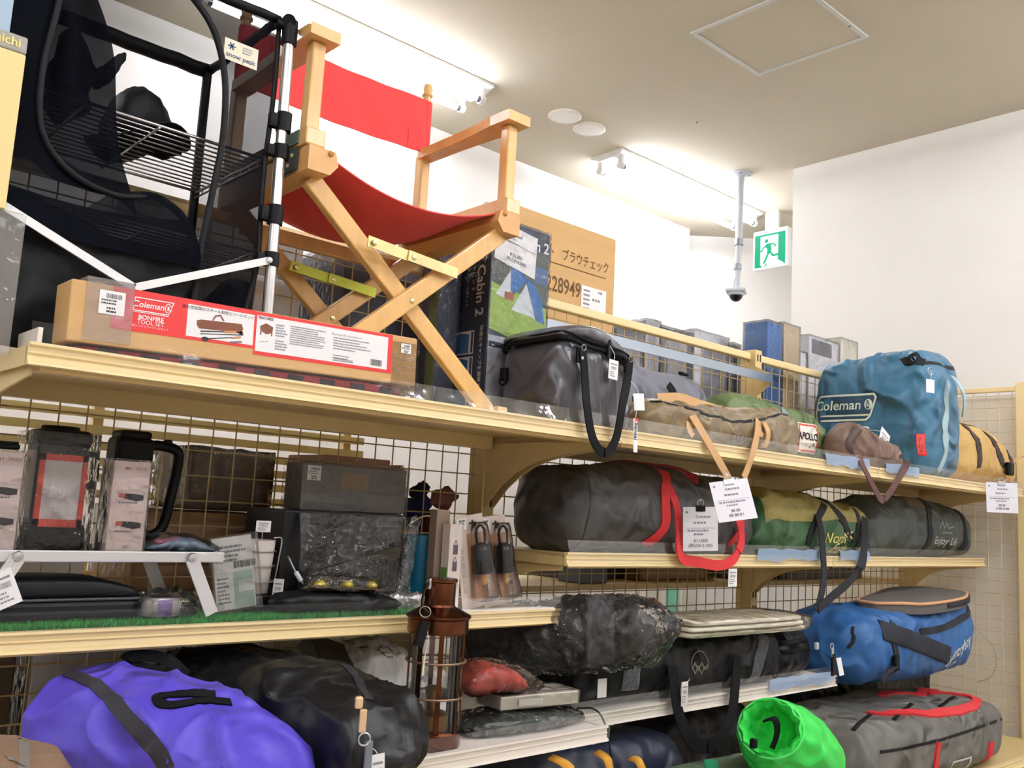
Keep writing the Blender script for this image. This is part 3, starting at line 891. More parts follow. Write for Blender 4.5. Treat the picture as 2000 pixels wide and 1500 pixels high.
# price stickers
def sticker(cxx, cyy, w, h, rotn, seed, parent, plane):
    s = mk('price_sticker', plane.put(shift2d(rects2d([(-w / 2, -h / 2, w / 2, h / 2)]), cxx, cyy, rotn), .0016), M_PAPER, parent, label='white price sticker')
    mk('sticker_print', plane.put(shift2d(join2d(barcode2d(-w * .25, h * .18, w * .62, h * .2, seed), lines2d(-w * .42, h * .06, w * .84, 2, h * .13, h * .06, seed), lines2d(-w * .2, -h * .28, w * .5, 2, h * .14, h * .08, seed + 1)), cxx, cyy, rotn), .002), M_INK, s)
sticker(lx(221), .018, .036, .034, 0, 3, r, pl)
sticker(lx(794), .022, .022, .017, 0, 5, r, pl)
# clear tape round both ends
tp = box((lx(217) + cx, YT + D / 2, cz + .0006), (.066, D + .003, H + .003), R=R)
mk('wrap_film', tp, M_MILK, r, label='clear stretch film around the carton end')
tp2 = box((x1 - .028, YT + D / 2, cz - .007), (.05, D + .003, H + .003), R=R)
mk('wrap_film', tp2, M_WRAP, r, label='clear stretch film around the carton end')

# ---- mesh drying rack
M_NET = netting('black_net', '#14151a', .30)
M_NET2 = netting('black_net_dense', '#111318', .05)
M_NETB = netting('black_net_fine', '#17181d', .6)
M_NYLB = mat('black_nylon', '#0a0b0e', .6, spec=.25, bump=.25, bscale=30)
M_ALU = mat('aluminium_pole', '#d8d7d4', .25, metal=.9)
r = root('mesh_rack', 'black mesh camp storage rack with silver pole and wire shelves', 'mesh rack', (.48, 1.61, TZ))
X0, X1, Y0, Y1, Z1 = .255, .706, 1.462, 1.757, 2.345
# poles
px_, py_ = .724, 1.449
pole = mk('pole', cyl((px_ + .006, py_, TZ), (px_ - .003, py_, 2.318), .0098, 20), M_ALU, r, smooth=True, auto=40)
for z, h in ((2.155, .034), (2.10, .026), (1.985, .034), (1.905, .024)):
    xx = px_ + .002
    mk('clamp', join(cyl((xx, py_, z - h / 2), (xx, py_, z + h / 2), .0135, 18), box((xx - .016, py_ + .004, z), (.022, .014, h * .8), bev=.003)), M_BLACK, pole, smooth=True, auto=35)
mk('corner_joint', join(cyl((px_ - .003, py_, 2.30), (px_ - .003, py_, 2.345), .014, 18), cyl((px_ - .012, py_ - .012, 2.338), (px_ + .004, py_ + .02, 2.352), .0125, 18), cyl((px_ - .028, py_ + .004, 2.334), (px_, py_, 2.334), .009, 14)), M_BLACK, r, smooth=True, auto=40)
mk('rear_pole', cyl((X1 - .004, Y1 - .004, TZ), (X1 - .004, Y1 - .004, Z1), .009, 16), M_BLACK, r, smooth=True, auto=40)
mk('left_pole', cyl((X0, Y0, TZ), (X0, Y0, Z1), .009, 16), M_ALU, r, smooth=True, auto=40)
mk('rear_left_pole', cyl((X0, Y1, TZ), (X0, Y1, Z1), .009, 16), M_BLACK, r, smooth=True, auto=40)
# sleeves along the top edges
def sleeve(p, q, rr):
    P = [Vector(p).lerp(Vector(q), k / 14) + Vector((0, 0, fbm(Vector((k * .9, p[1] * 9, 2)), 2) * .004)) for k in range(15)]
    return tube(P, rr, 10)
mk('top_sleeve', sleeve((X0, Y0, Z1), (X1, Y0, Z1), .0085), M_NYLB, r, smooth=True)
mk('top_sleeve', sleeve((X0, Y1, Z1), (X1, Y1, Z1), .0145), M_NYLB, r, smooth=True)
mk('top_sleeve', sleeve((X1, Y0, Z1), (X1, Y1, Z1), .0085), M_NYLB, r, smooth=True)
mk('top_sleeve', sleeve((X0, Y0, Z1), (X0, Y1, Z1), .010), M_NYLB, r, smooth=True)
mk('corner_piping', tube([(X1, Y0, Z1), (X1 + .002, Y0, 2.2), (X1 - .003, Y0, 2.05), (X1 + .001, Y0, 1.9), (X1 - .012, Y0, 1.80), (X1 - .004, Y0, 1.70)], .0048, 8, 6), M_NYLB, r, smooth=True)
mk('corner_piping', tube([(X1, Y1, Z1), (X1 - .003, Y1 - .002, 2.15), (X1 + .002, Y1, 1.95), (X1, Y1, 1.70)], .0055, 8, 6), M_NYLB, r, smooth=True)
# net panels
def wob(u, v, a, s): return a * fbm(Vector((u * 3, v * 3, s)), 3)
mk('side_net', sheet(lambda u, v: (X1 + wob(u, v, .012, 1), lerp(Y0, Y1, u), lerp(1.70, Z1, v)), 16, 24), M_NET, r, smooth=True)
mk('roof_net', sheet(lambda u, v: (lerp(X0, X1, u), lerp(Y0, Y1, v), Z1 - .012 * math.sin(math.pi * u) * math.sin(math.pi * v) + wob(u, v, .006, 2)), 20, 12), M_NET, r, smooth=True)
mk('rear_net', sheet(lambda u, v: (lerp(X0, X1, u), Y1 + wob(u, v, .006, 3), lerp(2.06, Z1, v)), 20, 14), M_NETB, r, smooth=True)
mk('rear_skirt', sheet(lambda u, v: (lerp(X0, X1, u), Y1 + wob(u, v, .008, 4), lerp(1.69, 2.035 - .03 * math.sin(u * 3), v)), 20, 14), M_NET2, r, smooth=True)
# zip line of the open door: an arch from the roof to the base
zp = [(.462, Z1 + .002), (.50, 2.335), (.545, 2.318), (.588, 2.275), (.615, 2.20), (.622, 2.10), (.614, 2.0), (.604, 1.90), (.60, 1.80), (.602, 1.72)]
zpath = smooth_path([Vector((a, Y0 - .003, b)) for a, b in zp], 6)
mk('zip_piping', tube(zpath, .0058, 8), M_NYLB, r, smooth=True)
zx = [p for p in zpath]
# front net between the zip and the corner
def frontnet(u, v):
    k = v * (len(zx) - 1); i = min(int(k), len(zx) - 2); p = zx[i].lerp(zx[i + 1], k - i)
    return (lerp(p.x, X1, u), Y0 + wob(u, v, .005, 5), lerp(p.z, lerp(Z1, 1.70, v), u))
mk('front_net', sheet(frontnet, 10, 34), M_NET, r, smooth=True)
# solid skirt at the foot of the front and left
def skirt(u, v):
    top = 1.915 + .012 * math.sin(u * 7) - .03 * u
    return (lerp(X0, .602, u), Y0 - .002 + .006 * math.sin(u * 25) * v + wob(u * 2, v, .012, 6), lerp(1.69, top, v))
mk('front_skirt', sheet(skirt, 40, 14, .002), M_NYLB, r, smooth=True)
mk('side_skirt', sheet(lambda u, v: (X1 - .004 + wob(u, v, .01, 7), lerp(Y0 + .004, Y1, u), lerp(1.69, 1.86 + .02 * math.sin(u * 5), v)), 12, 10, .002), M_NYLB, r, smooth=True)
# tied-back door: dark drape with folds
def drape(u, v):
    xr_ = interp([(0, .37), (.3, .425), (.7, .455), (1, .50)], v)[0]; xl_ = X0 + .01 + .04 * v
    y = Y0 - .006 + .014 * math.sin(u * 17 + v * 3) * (1 - .4 * v)
    return (lerp(xl_, xr_, u), y, lerp(2.325 - .03 * u, 1.93 + .035 * (1 - u), v) + .006 * math.sin(u * 11))
mk('door_drape', sheet(drape, 40, 26), netting('drape_net', '#0e0f15', .03), r, smooth=True)
dz_ = smooth_path([Vector(p) for p in ((X0 + .085, Y0, 2.30), (X0 + .075, Y0, 2.10), (X0 + .085, Y0, 2.01), (X0 + .13, Y0, 1.975), (X0 + .2, Y0, 1.955), (.52, Y0, 1.965), (.575, Y0, 1.935), (.60, Y0, 1.88))], 5)
def lowernet(u, v):
    k = v * (len(dz_) - 1); i = min(int(k), len(dz_) - 2); p = dz_[i].lerp(dz_[i + 1], k - i)
    o_ = Vector((X0, Y0, p.z)) if v < .35 else Vector((lerp(X0, .60, (v - .35) / .65), Y0, 1.86))
    return p.lerp(o_, u) + Vector((0, wob(u, v, .004, 9) - .019, 0))
mk('lower_net', sheet(lowernet, 8, 40), M_NET2, r, smooth=True)
mk('door_zip', tube([(X0 + .06, Y0 - .024, Z1), (X0 + .085, Y0 - .026, 2.24), (X0 + .075, Y0 - .026, 2.10), (X0 + .085, Y0 - .026, 2.01), (X0 + .13, Y0 - .026, 1.96), (X0 + .2, Y0 - .02, 1.945), (.52, Y0 - .012, 1.958), (.575, Y0 - .008, 1.93), (.596, Y0 - .008, 1.86)], .0052, 8, 6), M_NYLB, r, smooth=True)
# wire shelves
def rack_shelf(z):
    ws = []
    for k in range(14):
        y = Y0 + .012 + k * (Y1 - Y0 - .024) / 13
        ws.append(tube([(X0 + .01, y, z), (X1 - .004, y, z)], .0016 if 0 < k < 13 else .0028, 6))
    for x in (X0 + .01, X0 + .15, .52, X1 - .006):
        ws.append(tube([(x, Y0 + .01, z - .004), (x, Y1 - .01, z - .004)], .0024, 6))
    for dz in (.014,):
        ws.append(tube([(X1 - .006, Y0 + .01, z - dz), (X1 - .006, Y1 - .01, z - dz)], .002, 6))
        for k in range(9): ws.append(tube([(X1 - .006, Y0 + .02 + k * .033, z), (X1 - .006, Y0 + .02 + k * .033, z - dz)], .0015, 5))
    o = mk('wire_shelf', join(*ws), M_STEEL, r, smooth=True, label='chrome wire shelf'); o['kind'] = 'stuff'
rack_shelf(2.088); rack_shelf(1.917)
# white flat braces
zb1 = [aty(-40, 372, Y0 - .022), aty(262, 562, Y0 - .022), aty(524, 509, Y0 - .022)]
mk('brace', bar(zb1[0], zb1[1], .004, .0125, (0, 0, 1)), M_WHITE, r, label='white flat brace')
mk('brace', bar(zb1[1], zb1[2], .004, .0125, (0, 0, 1)), M_WHITE, r, label='white flat brace')
mk('brace_bolt', lathe(zb1[2] + Vector((0, -.002, 0)), [(.006, 0), (.005, .004), (.0001, .005)], 12, (0, -1, 0)), M_STEEL, r)
# maker's label
lp = Plane(aty(470, 106, Y0 - .004), (1, 0, 0), (0, 0, 1))
lb = mk('cloth_label', lp.put(rects2d([(-.031, -.019, .031, .019)]), .002), mat('label_cream', '#e4ddc4', .7), r, label='cream cloth label')
NV = mat('label_navy', '#24466a', .7)
mk('lettering', lp.put(shift2d(text2d('snow peak', .0125, .006), 0, -.009), .0026), NV, lb)
mk('star_mark', lp.put(join2d(*[outline2d([(-.018 - .007 * math.cos(a), .007 - .007 * math.sin(a)), (-.018 + .007 * math.cos(a), .007 + .007 * math.sin(a))], .0022, False) for a in (0, 1.047, 2.094)]), .0026), NV, lb)
mk('small_print', lp.put(lines2d(.002, .011, .022, 3, .0045, .0018, 9), .0026), M_INKL, lb)

# ---- black things on the rack's upper shelf
zz = 2.0905
r = root('black_sun_hat', 'black crumpled sun hat lying on the upper wire shelf', 'hat', (.55, 1.62, zz))
mk('crown', bag([(0, .02, zz, zz + .03), (.2, .06, zz, zz + .085), (.6, .065, zz, zz + .10), (1, .03, zz, zz + .04)], (.47, 1.62, 0), (.60, 1.62, 0), n=2.4, wr=.012, wsc=18, seed=3, nu=20, nv=24), M_NYLB, r, smooth=True)
mk('brim', sheet(lambda u, v: (.535 + (.03 + .055 * v) * math.cos(u * 6.283), 1.61 + (.03 + .07 * v) * math.sin(u * 6.283), zz + .02 + .012 * math.sin(u * 18) * v + .02 * math.cos(u * 6.28) * v - .012 * v), 40, 5, .002), M_NYLB, r, smooth=True)
r = root('black_mitten', 'black fuzzy mitten standing beside the crumpled hat', 'mitten', (.42, 1.60, zz))
mk('palm', bag([(0, .03, 0, .05), (.4, .035, -.01, .06), (.75, .03, 0, .055), (1, .012, .015, .04)], (.43, 1.60, zz + .005), (.44, 1.60, zz + .165), n=2.2, wr=.014, wsc=22, seed=5, nu=22, nv=22, up=(-1, 0, 0)), mat('black_pile', '#0b0b0d', .9, bump=.8, bscale=90), r, smooth=True)
mk('thumb', bag([(0, .014, -.012, .014), (.6, .013, -.01, .014), (1, .006, -.004, .006)], (.45, 1.60, zz + .08), (.487, 1.59, zz + .145), n=2.2, wr=.006, wsc=30, seed=6, nu=10, nv=14, cap=.008), MATS['black_pile'], r, smooth=True)

# ---- sign board at the shelf end
r = root('sign_board', 'cream sign board with grey header and gold letters', 'sign', (.27, 1.418, 1.66))
a, b = aty(50, 80, 1.42), aty(20, 412, 1.42)
x1s = .3023; zt_, zb_ = a.z + .004, b.z
mk('board', bx(.185, x1s, 1.4165, 1.4235, zb_, zt_ - .026, .002), mat('sign_cream', '#e9cf8e', .5), r)
mk('header', bx(.185, x1s, 1.4155, 1.4245, zt_ - .026, zt_, .003), mat('sign_grey', '#9d9a90', .5), r)
lp = Plane((x1s - .03, 1.4155, zt_ - .013), (1, 0, 0), (0, 0, 1))
mk('lettering', lp.put(shift2d(text2d('nichi', .0185, .02), .004, 0), .001), mat('gold_letters', '#e3cf7c', .35, metal=.3), r)
mk('clear_holder', bx(.2, .3295, 1.417, 1.4215, 1.672, zb_ - .001), film('holder_film', gloss=.2, rough=.05, bump=.2, bscale=30, haze=.18, hazecol='#dcd9cf'), r)
M_BLUEPL = mat('blue_board', '#9fb4c4', .5)
mk('blue_backing', bx(.19, .279, 1.425, 1.4285, 1.95, 2.2), M_BLUEPL, r)

# ---- loose shelf side rail lying at the end of the shelf
r = root('side_rail', 'pale cream metal side rail lying at the shelf end', 'rail', (.37, 1.55, TZ))
mk('rail', bar((.352, 1.36, TZ + .014), (.352, 1.60, TZ + .014), .006, .028), M_PALE, r)
mk('rail_lip', bar((.357, 1.36, TZ + .003), (.357, 1.60, TZ + .003), .016, .005), M_PALE, r)

# ---- tent carton, navy
r = root('tent_carton', 'tall navy tent carton with camp photo and white price card', 'carton', (1.45, 1.69, TZ))
NAVY = mat('carton_navy', '#1c2742', .45); 
cx0, cx1, cy0, cy1, cz1 = 1.356, 1.543, 1.602, 1.765, 2.178
mk('carton', bx(cx0, cx1, cy0, cy1, TZ, cz1, .002), NAVY, r)
w, hh = cx1 - cx0, cz1 - TZ
fp = Plane((cx0, cy0, TZ), (1, 0, 0), (0, 0, 1))
fp = Plane((cx0, cy0, TZ + .045), (1, 0, 0), (0, 0, 1))
mk('photo_trees', fp.put(rects2d([(.004, .27, w - .002, .40)])), mat('photo_trees', '#4b5547', .5, var=.3, vscale=60), r, label='printed photograph of trees')
mk('photo_grass', fp.put(poly2d([(.004, .185), (w - .002, .15), (w - .002, .262), (.1, .282), (.004, .295)]), .0008), mat('photo_grass', '#9fbf4a', .5, var=.15, vscale=80), r, label='printed photograph of grass')
mk('photo_lower', fp.put(rects2d([(.004, -.044, w - .002, .17)]), .0005), mat('photo_grey', '#c4c8d0', .5), r)
mk('photo_bar', fp.put(rects2d([(.006, .142, .07, .155)]), .001), NAVY, r)
mk('photo_tarp', fp.put(join2d(poly2d([(.015, .392), (.055, .378), (.088, .347), (.058, .352)]), poly2d([(.018, .268), (.062, .335), (.068, .30), (.058, .262)]), poly2d([(.07, .240), (.115, .312), (.150, .232)])), .0012), mat('photo_white', '#dfe3e6', .5), r, label='printed white tarp')
mk('photo_tent', fp.put(join2d(poly2d([(.062, .34), (.088, .345), (.112, .325), (.112, .312), (.075, .278), (.064, .29)]), poly2d([(.112, .325), (.142, .315), (.168, .28), (.181, .222), (.150, .228), (.118, .312)])), .0014), mat('photo_blue', '#2a72b4', .5), r, label='printed blue tent')
mk('photo_fire', fp.put(rects2d([(.046, .262, .075, .28)]), .0016), mat('photo_fire', '#a8573f', .6), r)
fp = Plane((cx0, cy0, TZ), (1, 0, 0), (0, 0, 1))
mk('band', fp.put(rects2d([(w - .05, .365, w - .002, .405)]), .0008), mat('carton_blue', '#3f6596', .45), r)
mk('lettering', fp.put(shift2d(text2d('n 2', .037, .02), w - .026, .456), .001), PW, r)
mk('lettering', fp.put(shift2d(text2d('3人用ドーム型テント', .0085), w - .026, .385), .0016), PW, r)
pc = mk('price_card', fp.put(poly2d([(.006, .398), (w - .048, .372), (w - .044, .475), (.012, .493)]), .003), M_PAPER, r, label='white price card')
mk('lettering', fp.put(join2d(shift2d(text2d('mont-bell', .0125), .067, .466, -.09), outline2d([(.012, .455), (w - .05, .434)], .0008, False), shift2d(text2d('¥15,000', .0125), .074, .415, -.1), shift2d(text2d('(税込¥16,500)', .0115), .074, .4025, -.1)), .0036), M_INK, pc)
mk('small_print', fp.put(join2d(shift2d(lines2d(-.02, 0, .04, 1, .004, .0025, 3), .066, .454, -.09), shift2d(lines2d(-.04, 0, .075, 1, .004, .003, 4), .07, .443, -.09)), .0036), M_INKL, pc)
sp = Plane((cx0, cy1, TZ), (0, -1, 0), (0, 0, 1))
dd = cy1 - cy0
mk('lettering', sp.put(shift2d(text2d('Chronos Cabin 2', .040, .02), dd - .033, .40, -math.pi / 2), .001), PW, r)
mk('lettering', sp.put(shift2d(text2d('クロノスキャビン 2', .017), dd - .058, .40, -math.pi / 2), .001), PW, r)
mk('lettering', sp.put(shift2d(text2d('クローズドにもなる2ルーム型テント', .010), dd - .080, .37, -math.pi / 2), .001), PW, r)
mk('lettering', sp.put(shift2d(text2d('快適なキャンプを満喫する3人用', .0135, .01), dd - .02, .14, -math.pi / 2), .001), PW, r)
for k in range(3):
    zc = .20 - k * .062
    f = mk('photo_frame', sp.put(rects2d([(.008, zc - .028, dd - .045, zc + .028)]), .001), PW, r)
    mk('printed_photo', sp.put(rects2d([(.012, zc - .025, .05, zc + .025)]), .0014), mat('photo_tan', '#8b8078', .5), f)
    mk('printed_tent', sp.put(poly2d([(.05, zc - .025), (.10, zc - .025), (.10, zc + .02), (.07, zc + .025), (.05, zc + .02)]), .0014), MATS['photo_blue'], f)
    mk('caption', sp.put(rects2d([(.108, zc - .025, dd - .048, zc + .025)]), .0014), NAVY, f)
mk('wrap_film', bx(cx0 - .0025, cx1 + .0025, cy0 - .004, cy1 + .003, TZ + .001, cz1 + .003), M_WRAP2, r, label='tight clear shrink wrap')

# ---- second wrapped carton behind the chair
r = root('wrapped_carton', 'dark carton with green edge in clear shrink wrap beside navy tent carton', 'carton', (1.31, 1.74, TZ))
mk('carton', bx(1.285, 1.345, 1.70, 1.764, TZ, 2.115, .002), mat('carton_dark', '#2b3142', .5), r)
mk('green_edge', bx(1.2838, 1.2852, 1.703, 1.735, TZ + .05, 2.1), mat('carton_green', '#76803f', .5), r)
mk('pink_print', bx(1.2838, 1.2852, 1.737, 1.762, TZ + .25, 2.1), mat('carton_mauve', '#75607c', .5), r)
mk('wrap_film', bx(1.2815, 1.347, 1.697, 1.767, TZ, 2.118), M_WRAP2, r)
# ================================================================== shared small parts
def PX(*pts): return [aty(a, b, c) for a, b, c in pts]
def ring(c, r, rr, n, seg=8):
    d, u, v = frame_of(n)
    return tube([Vector(c) + (u * math.cos(k * math.pi / 10) + v * math.sin(k * math.pi / 10)) * r for k in range(20)], rr, seg, closed=True)
def tag_card(parent, c, w, h, u=(1, 0, 0), v=(0, 0, 1), seed=1, blank=False, string=None, m=None, name='price_tag'):
    """small paper tag with print; string = point where its cord is tied"""
    pl = Plane(c, u, v)
    R = Matrix((pl.u, -pl.n, pl.v)).transposed()
    t = mk(name, box(Vector(c), (w, .0008, h), R=R), m or M_PAPER, parent, label='white paper tag')
    if not blank:
        mk('tag_print', pl.put(join2d(rects2d([(-w * .36, h * .25, w * .36, h * .31)]), barcode2d(-w * .3, h * .0, w * .6, h * .16, seed), lines2d(-w * .38, -h * .14, w * .7, 3, h * .11, h * .05, seed)), .0009), M_INKL, t)
    if string is not None:
        p = pl.o + pl.v * (h * .46)
        mk('string', tube([p, p.lerp(Vector(string), .5) + Vector((.004, -.003, 0)), Vector(string)], .0006, 5, 4), M_PAPER, t)
    return t
def price_card(parent, c, w, h, u, v, title, price, seed, clip_m=None):
    pl = Plane(c, u, v)
    R = Matrix((pl.u, -pl.n, pl.v)).transposed()
    t = mk('price_card', box(Vector(c), (w, .0016, h), R=R), mat('card_paper', '#eceaf0', .35), parent, label='laminated white price card')
    tt = shift2d(text2d(title, h * .1), w * .08, h * .28) if title else lines2d(-w * .14, h * .26, w * .4, 1, .01, h * .045, seed + 5, 1.0)
    pp_ = join2d(shift2d(text2d(price[0], h * .105), 0, -h * .27), shift2d(text2d(price[1], h * .10), 0, -h * .38)) if price else join2d(lines2d(-w * .12, -h * .29, w * .26, 1, .01, h * .07, seed + 6, 1.0), lines2d(-w * .2, -h * .40, w * .42, 1, .01, h * .07, seed + 7, 1.0))
    mk('lettering', pl.put(join2d(tt, rects2d([(-w * .42, h * .015, w * .42, h * .022)]), pp_), .0013), M_INK if title else M_INKL, t)
    mk('small_print', pl.put(join2d(lines2d(-w * .2, h * .12, w * .45, 1, .01, h * .045, seed), lines2d(-w * .38, -h * .06, w * .76, 1, .01, h * .045, seed + 1), lines2d(-w * .2, -h * .14, w * .4, 1, .01, h * .04, seed + 2), disc2d(-w * .4, h * .38, h * .03, 10)), .0013), M_INKL, t)
    # binder clip
    k = pl.o + pl.v * (h * .5)
    cm = clip_m or M_BLACK
    cl = mk('binder_clip', box(k - pl.v * .004, (.026, .008, .016), R=R, bev=.002), cm, t)
    for s in (-1, 1):
        mk('clip_wire', tube([k + pl.u * (s * .004) + pl.n * (.003 * s), k + pl.u * (s * .007) + pl.v * .012 + pl.n * (.004 * s), k + pl.v * .02 + pl.n * (.004 * s), k + pl.u * (-s * .004) + pl.v * .012 + pl.n * (.003 * s)], .0009, 5, 4), M_STEEL, cl)
    return t
def zipper(parent, pts, w=.009, m=None, name='zip', tree=None, n=(0, -1, 0), th=.002):
    m = m or M_WEBK
    if tree: vf = strap_on(tree, pts, w, th, n)
    else: vf = ribbon(pts, w, n, .003)
    z = mk(name, vf, m, parent, smooth=True, auto=50)
    return z

# ================================================================== top shelf, second bay
M_PVC = mat('grey_pvc', '#4c4b50', .3, var=.05, vscale=8, bump=.12, bscale=12, coat=.25, fold=.5)
r = root('cooler_bag', 'boxy dark grey vinyl cooler bag with black carrying straps', 'cooler bag', (1.49, 1.47, TZ))
body = mk('body', bag([(0, .098, TZ + .002, 1.868), (.1, .104, TZ + .002, 1.872), (.5, .106, TZ + .002, 1.866), (.9, .104, TZ + .002, 1.846), (1, .098, TZ + .002, 1.842)], (1.379, 1.472, 0), (1.604, 1.472, 0), n=6, wr=.007, wsc=10, seed=2, nu=56, nv=64, cap=.018, crs=.006, dirw=(1, 1, .6)), M_PVC, r, smooth=True)
mk('lid', bag([(0, .099, 1.866, 1.892), (.3, .106, 1.872, 1.912), (.6, .107, 1.864, 1.906), (1, .100, 1.84, 1.862)], (1.376, 1.472, 0), (1.607, 1.472, 0), n=4, wr=.004, wsc=10, seed=4, nu=44, nv=48, cap=.016), M_PVC, r, smooth=True)
for dz, w in ((0.0, .0048), (.012, .0026)):
    P = [Vector((1.376 + .115 + .121 * math.copysign(abs(math.cos(a)) ** .35, math.cos(a)), 1.472 + .111 * math.copysign(abs(math.sin(a)) ** .35, math.sin(a)), lerp(1.868, 1.845, (math.cos(a) + 1) / 2) + .006 * math.sin(2 * a) + dz)) for a in [k * math.pi / 40 for k in range(80)]]
    mk('zip', tube(P, w, 8, closed=True), M_WEBK, r, smooth=True)
bt = bvh(body)
hs = PX((1138, 683, 1.354), (1142, 730, 1.352), (1146, 790, 1.322), (1156, 850, 1.318), (1172, 880, 1.318), (1190, 881, 1.318), (1205, 850, 1.318), (1216, 790, 1.32), (1226, 740, 1.348), (1230, 705, 1.352))
mk('handle_strap', ribbon(hs, .021, (1, 0, 0), .003, 8), M_WEBK, r, smooth=True, auto=50, label='black webbing handle')
for p in (hs[0], hs[-1]):
    an = mk('strap_anchor', box(p + Vector((0, .004, -.012)), (.028, .006, .034), bev=.002), M_BLACK, r)
    mk('steel_ring', ring(p + Vector((0, -.003, .004)), .0065, .0014, (0, 1, .2)), M_DSTEEL, an, smooth=True)
    mk('rivet', lathe(p + Vector((0, .001, -.018)), [(.0045, 0), (.004, .002), (.0001, .003)], 12, (0, -1, 0)), M_STEEL, an)
zp0 = aty(1188, 668, 1.358)
mk('zip_puller', join(box(zp0 + Vector((0, -.004, -.02)), (.013, .004, .042), rz=.2, bev=.002), tube([zp0, zp0 + Vector((0, -.006, .004)), zp0 + Vector((.004, -.005, -.004))], .0015, 6, 3)), M_BLACK, r)
tag_card(r, aty(1198, 722, 1.345), .03, .043, (1, 0, -.05), (0, 0, 1), 3, string=zp0 + Vector((0, -.006, -.01)))
tag_card(r, aty(1248, 785, 1.335), .03, .038, (1, -.2, .1), (.12, 0, 1), 3, blank=True, string=aty(1232, 745, 1.345))
kt = tag_card(r, aty(1241, 850, 1.3185), .013, .075, (1, 0, .05), (0, 0, 1), 3, blank=True, string=aty(1236, 770, 1.33), name='woven_tag')
kp = Plane(aty(1241, 850, 1.3185), (0, 0, -1), (1, 0, .05))
mk('lettering', kp.put(shift2d(text2d('kansai', .0155, .02), -.008, 0), .0012), PB, kt)
mk('lettering', kp.put(shift2d(text2d('K', .017, .03), -.033, 0), .0012), RED, kt)
mk('side_buckle', join(box((1.37, 1.55, 1.80), (.012, .02, .03), bev=.003), ring((1.367, 1.55, 1.785), .01, .002, (0, 1, 0))), M_BLACK, r)

# grey roll bag
M_GRY = mat('slate_nylon', '#6d6e76', .6, var=.06, vscale=10, bump=.2, bscale=40, fold=.7)
r = root('grey_roll_bag', 'slate grey cylindrical roll bag with black strap', 'roll bag', (1.93, 1.62, TZ))
o = mk('body', bag([(0, .085, TZ, 1.87), (.1, .097, TZ, 1.90), (.6, .097, TZ, 1.902), (.92, .09, TZ, 1.90), (1, .08, TZ + .01, 1.88)], (1.64, 1.65, 0), (2.17, 1.64, 0), n=2.6, wr=.006, wsc=8, seed=9, cap=.02), M_GRY, r, smooth=True)
bt = bvh(o)
mk('strap', strap_on(bt, PX((1310, 742, 1.55), (1322, 760, 1.54), (1330, 780, 1.53), (1336, 800, 1.53)), .026, .003, (0, -.6, .8)), M_WEBK, r, smooth=True, auto=50)
mk('end_knot', bag([(0, .006, 1.905, 1.918), (1, .006, 1.905, 1.915)], (2.10, 1.62, 0), (2.14, 1.62, 0), nu=6, nv=12, cap=.006), M_WEBK, r, smooth=True)

# olive bag with sports club patch
M_OLV = mat('olive_nylon', '#5d7040', .58, var=.10, vscale=7, bump=.25, bscale=30, fold=.7)
r = root('olive_bag', 'olive green stuff bag with grey webbing and white sports patch', 'bag', (2.4, 1.55, TZ))
o = mk('body', bag([(0, .06, TZ + .0, 1.80), (.08, .075, TZ, 1.86), (.3, .085, TZ, 1.872), (.6, .08, TZ, 1.858), (.85, .072, TZ, 1.848), (.95, .06, TZ, 1.82), (1, .05, TZ + .01, 1.79)], (2.20, 1.60, 0), (2.72, 1.545, 0), n=2.8, wr=.010, wsc=9, seed=11, crs=.006, cap=.02), M_OLV, r, smooth=True)
bt = bvh(o)
M_WEBG = mat('grey_webbing', '#8d9196', .75, bump=.3, bscale=500)
mk('webbing', strap_on(bt, PX((1548, 778, 1.47), (1556, 800, 1.45), (1560, 830, 1.44), (1556, 880, 1.44)), .028, .003, (-.25, -.9, .3)), M_WEBG, r, smooth=True, auto=50)
mk('webbing', strap_on(bt, PX((1640, 812, 1.46), (1650, 822, 1.45), (1660, 840, 1.44)), .022, .003, (.2, -.9, .4)), M_WEBG, r, smooth=True, auto=50)
pp = Plane(aty(1602, 853, 1.44), (.985, -.17, 0), (.35, 0, 1))
pp.v = (pp.v).normalized()
pat = mk('patch', pp.wrap(grid2d(-.052, -.045, .052, .045, 8, 8), bt, .0015), mat('patch_white', '#efe8dc', .7), r, label='white patch with red border')
mk('patch_border', pp.wrap(fine(outline2d([(-.046, -.039), (.046, -.039), (.046, .039), (-.046, .039)], .006), .02), bt, .0022), mat('patch_red', '#c8443a', .7), pat)
mk('lettering', pp.wrap(fine(shift2d(text2d('APOLLO', .030, .03, 0, .88), 0, .004), .02), bt, .0026), PB, pat)
mk('lettering', pp.wrap(fine(shift2d(text2d('SPORTS CLUB', .0125, .005, 0, .95), 0, -.021), .02), bt, .0026), M_INKL, pat)

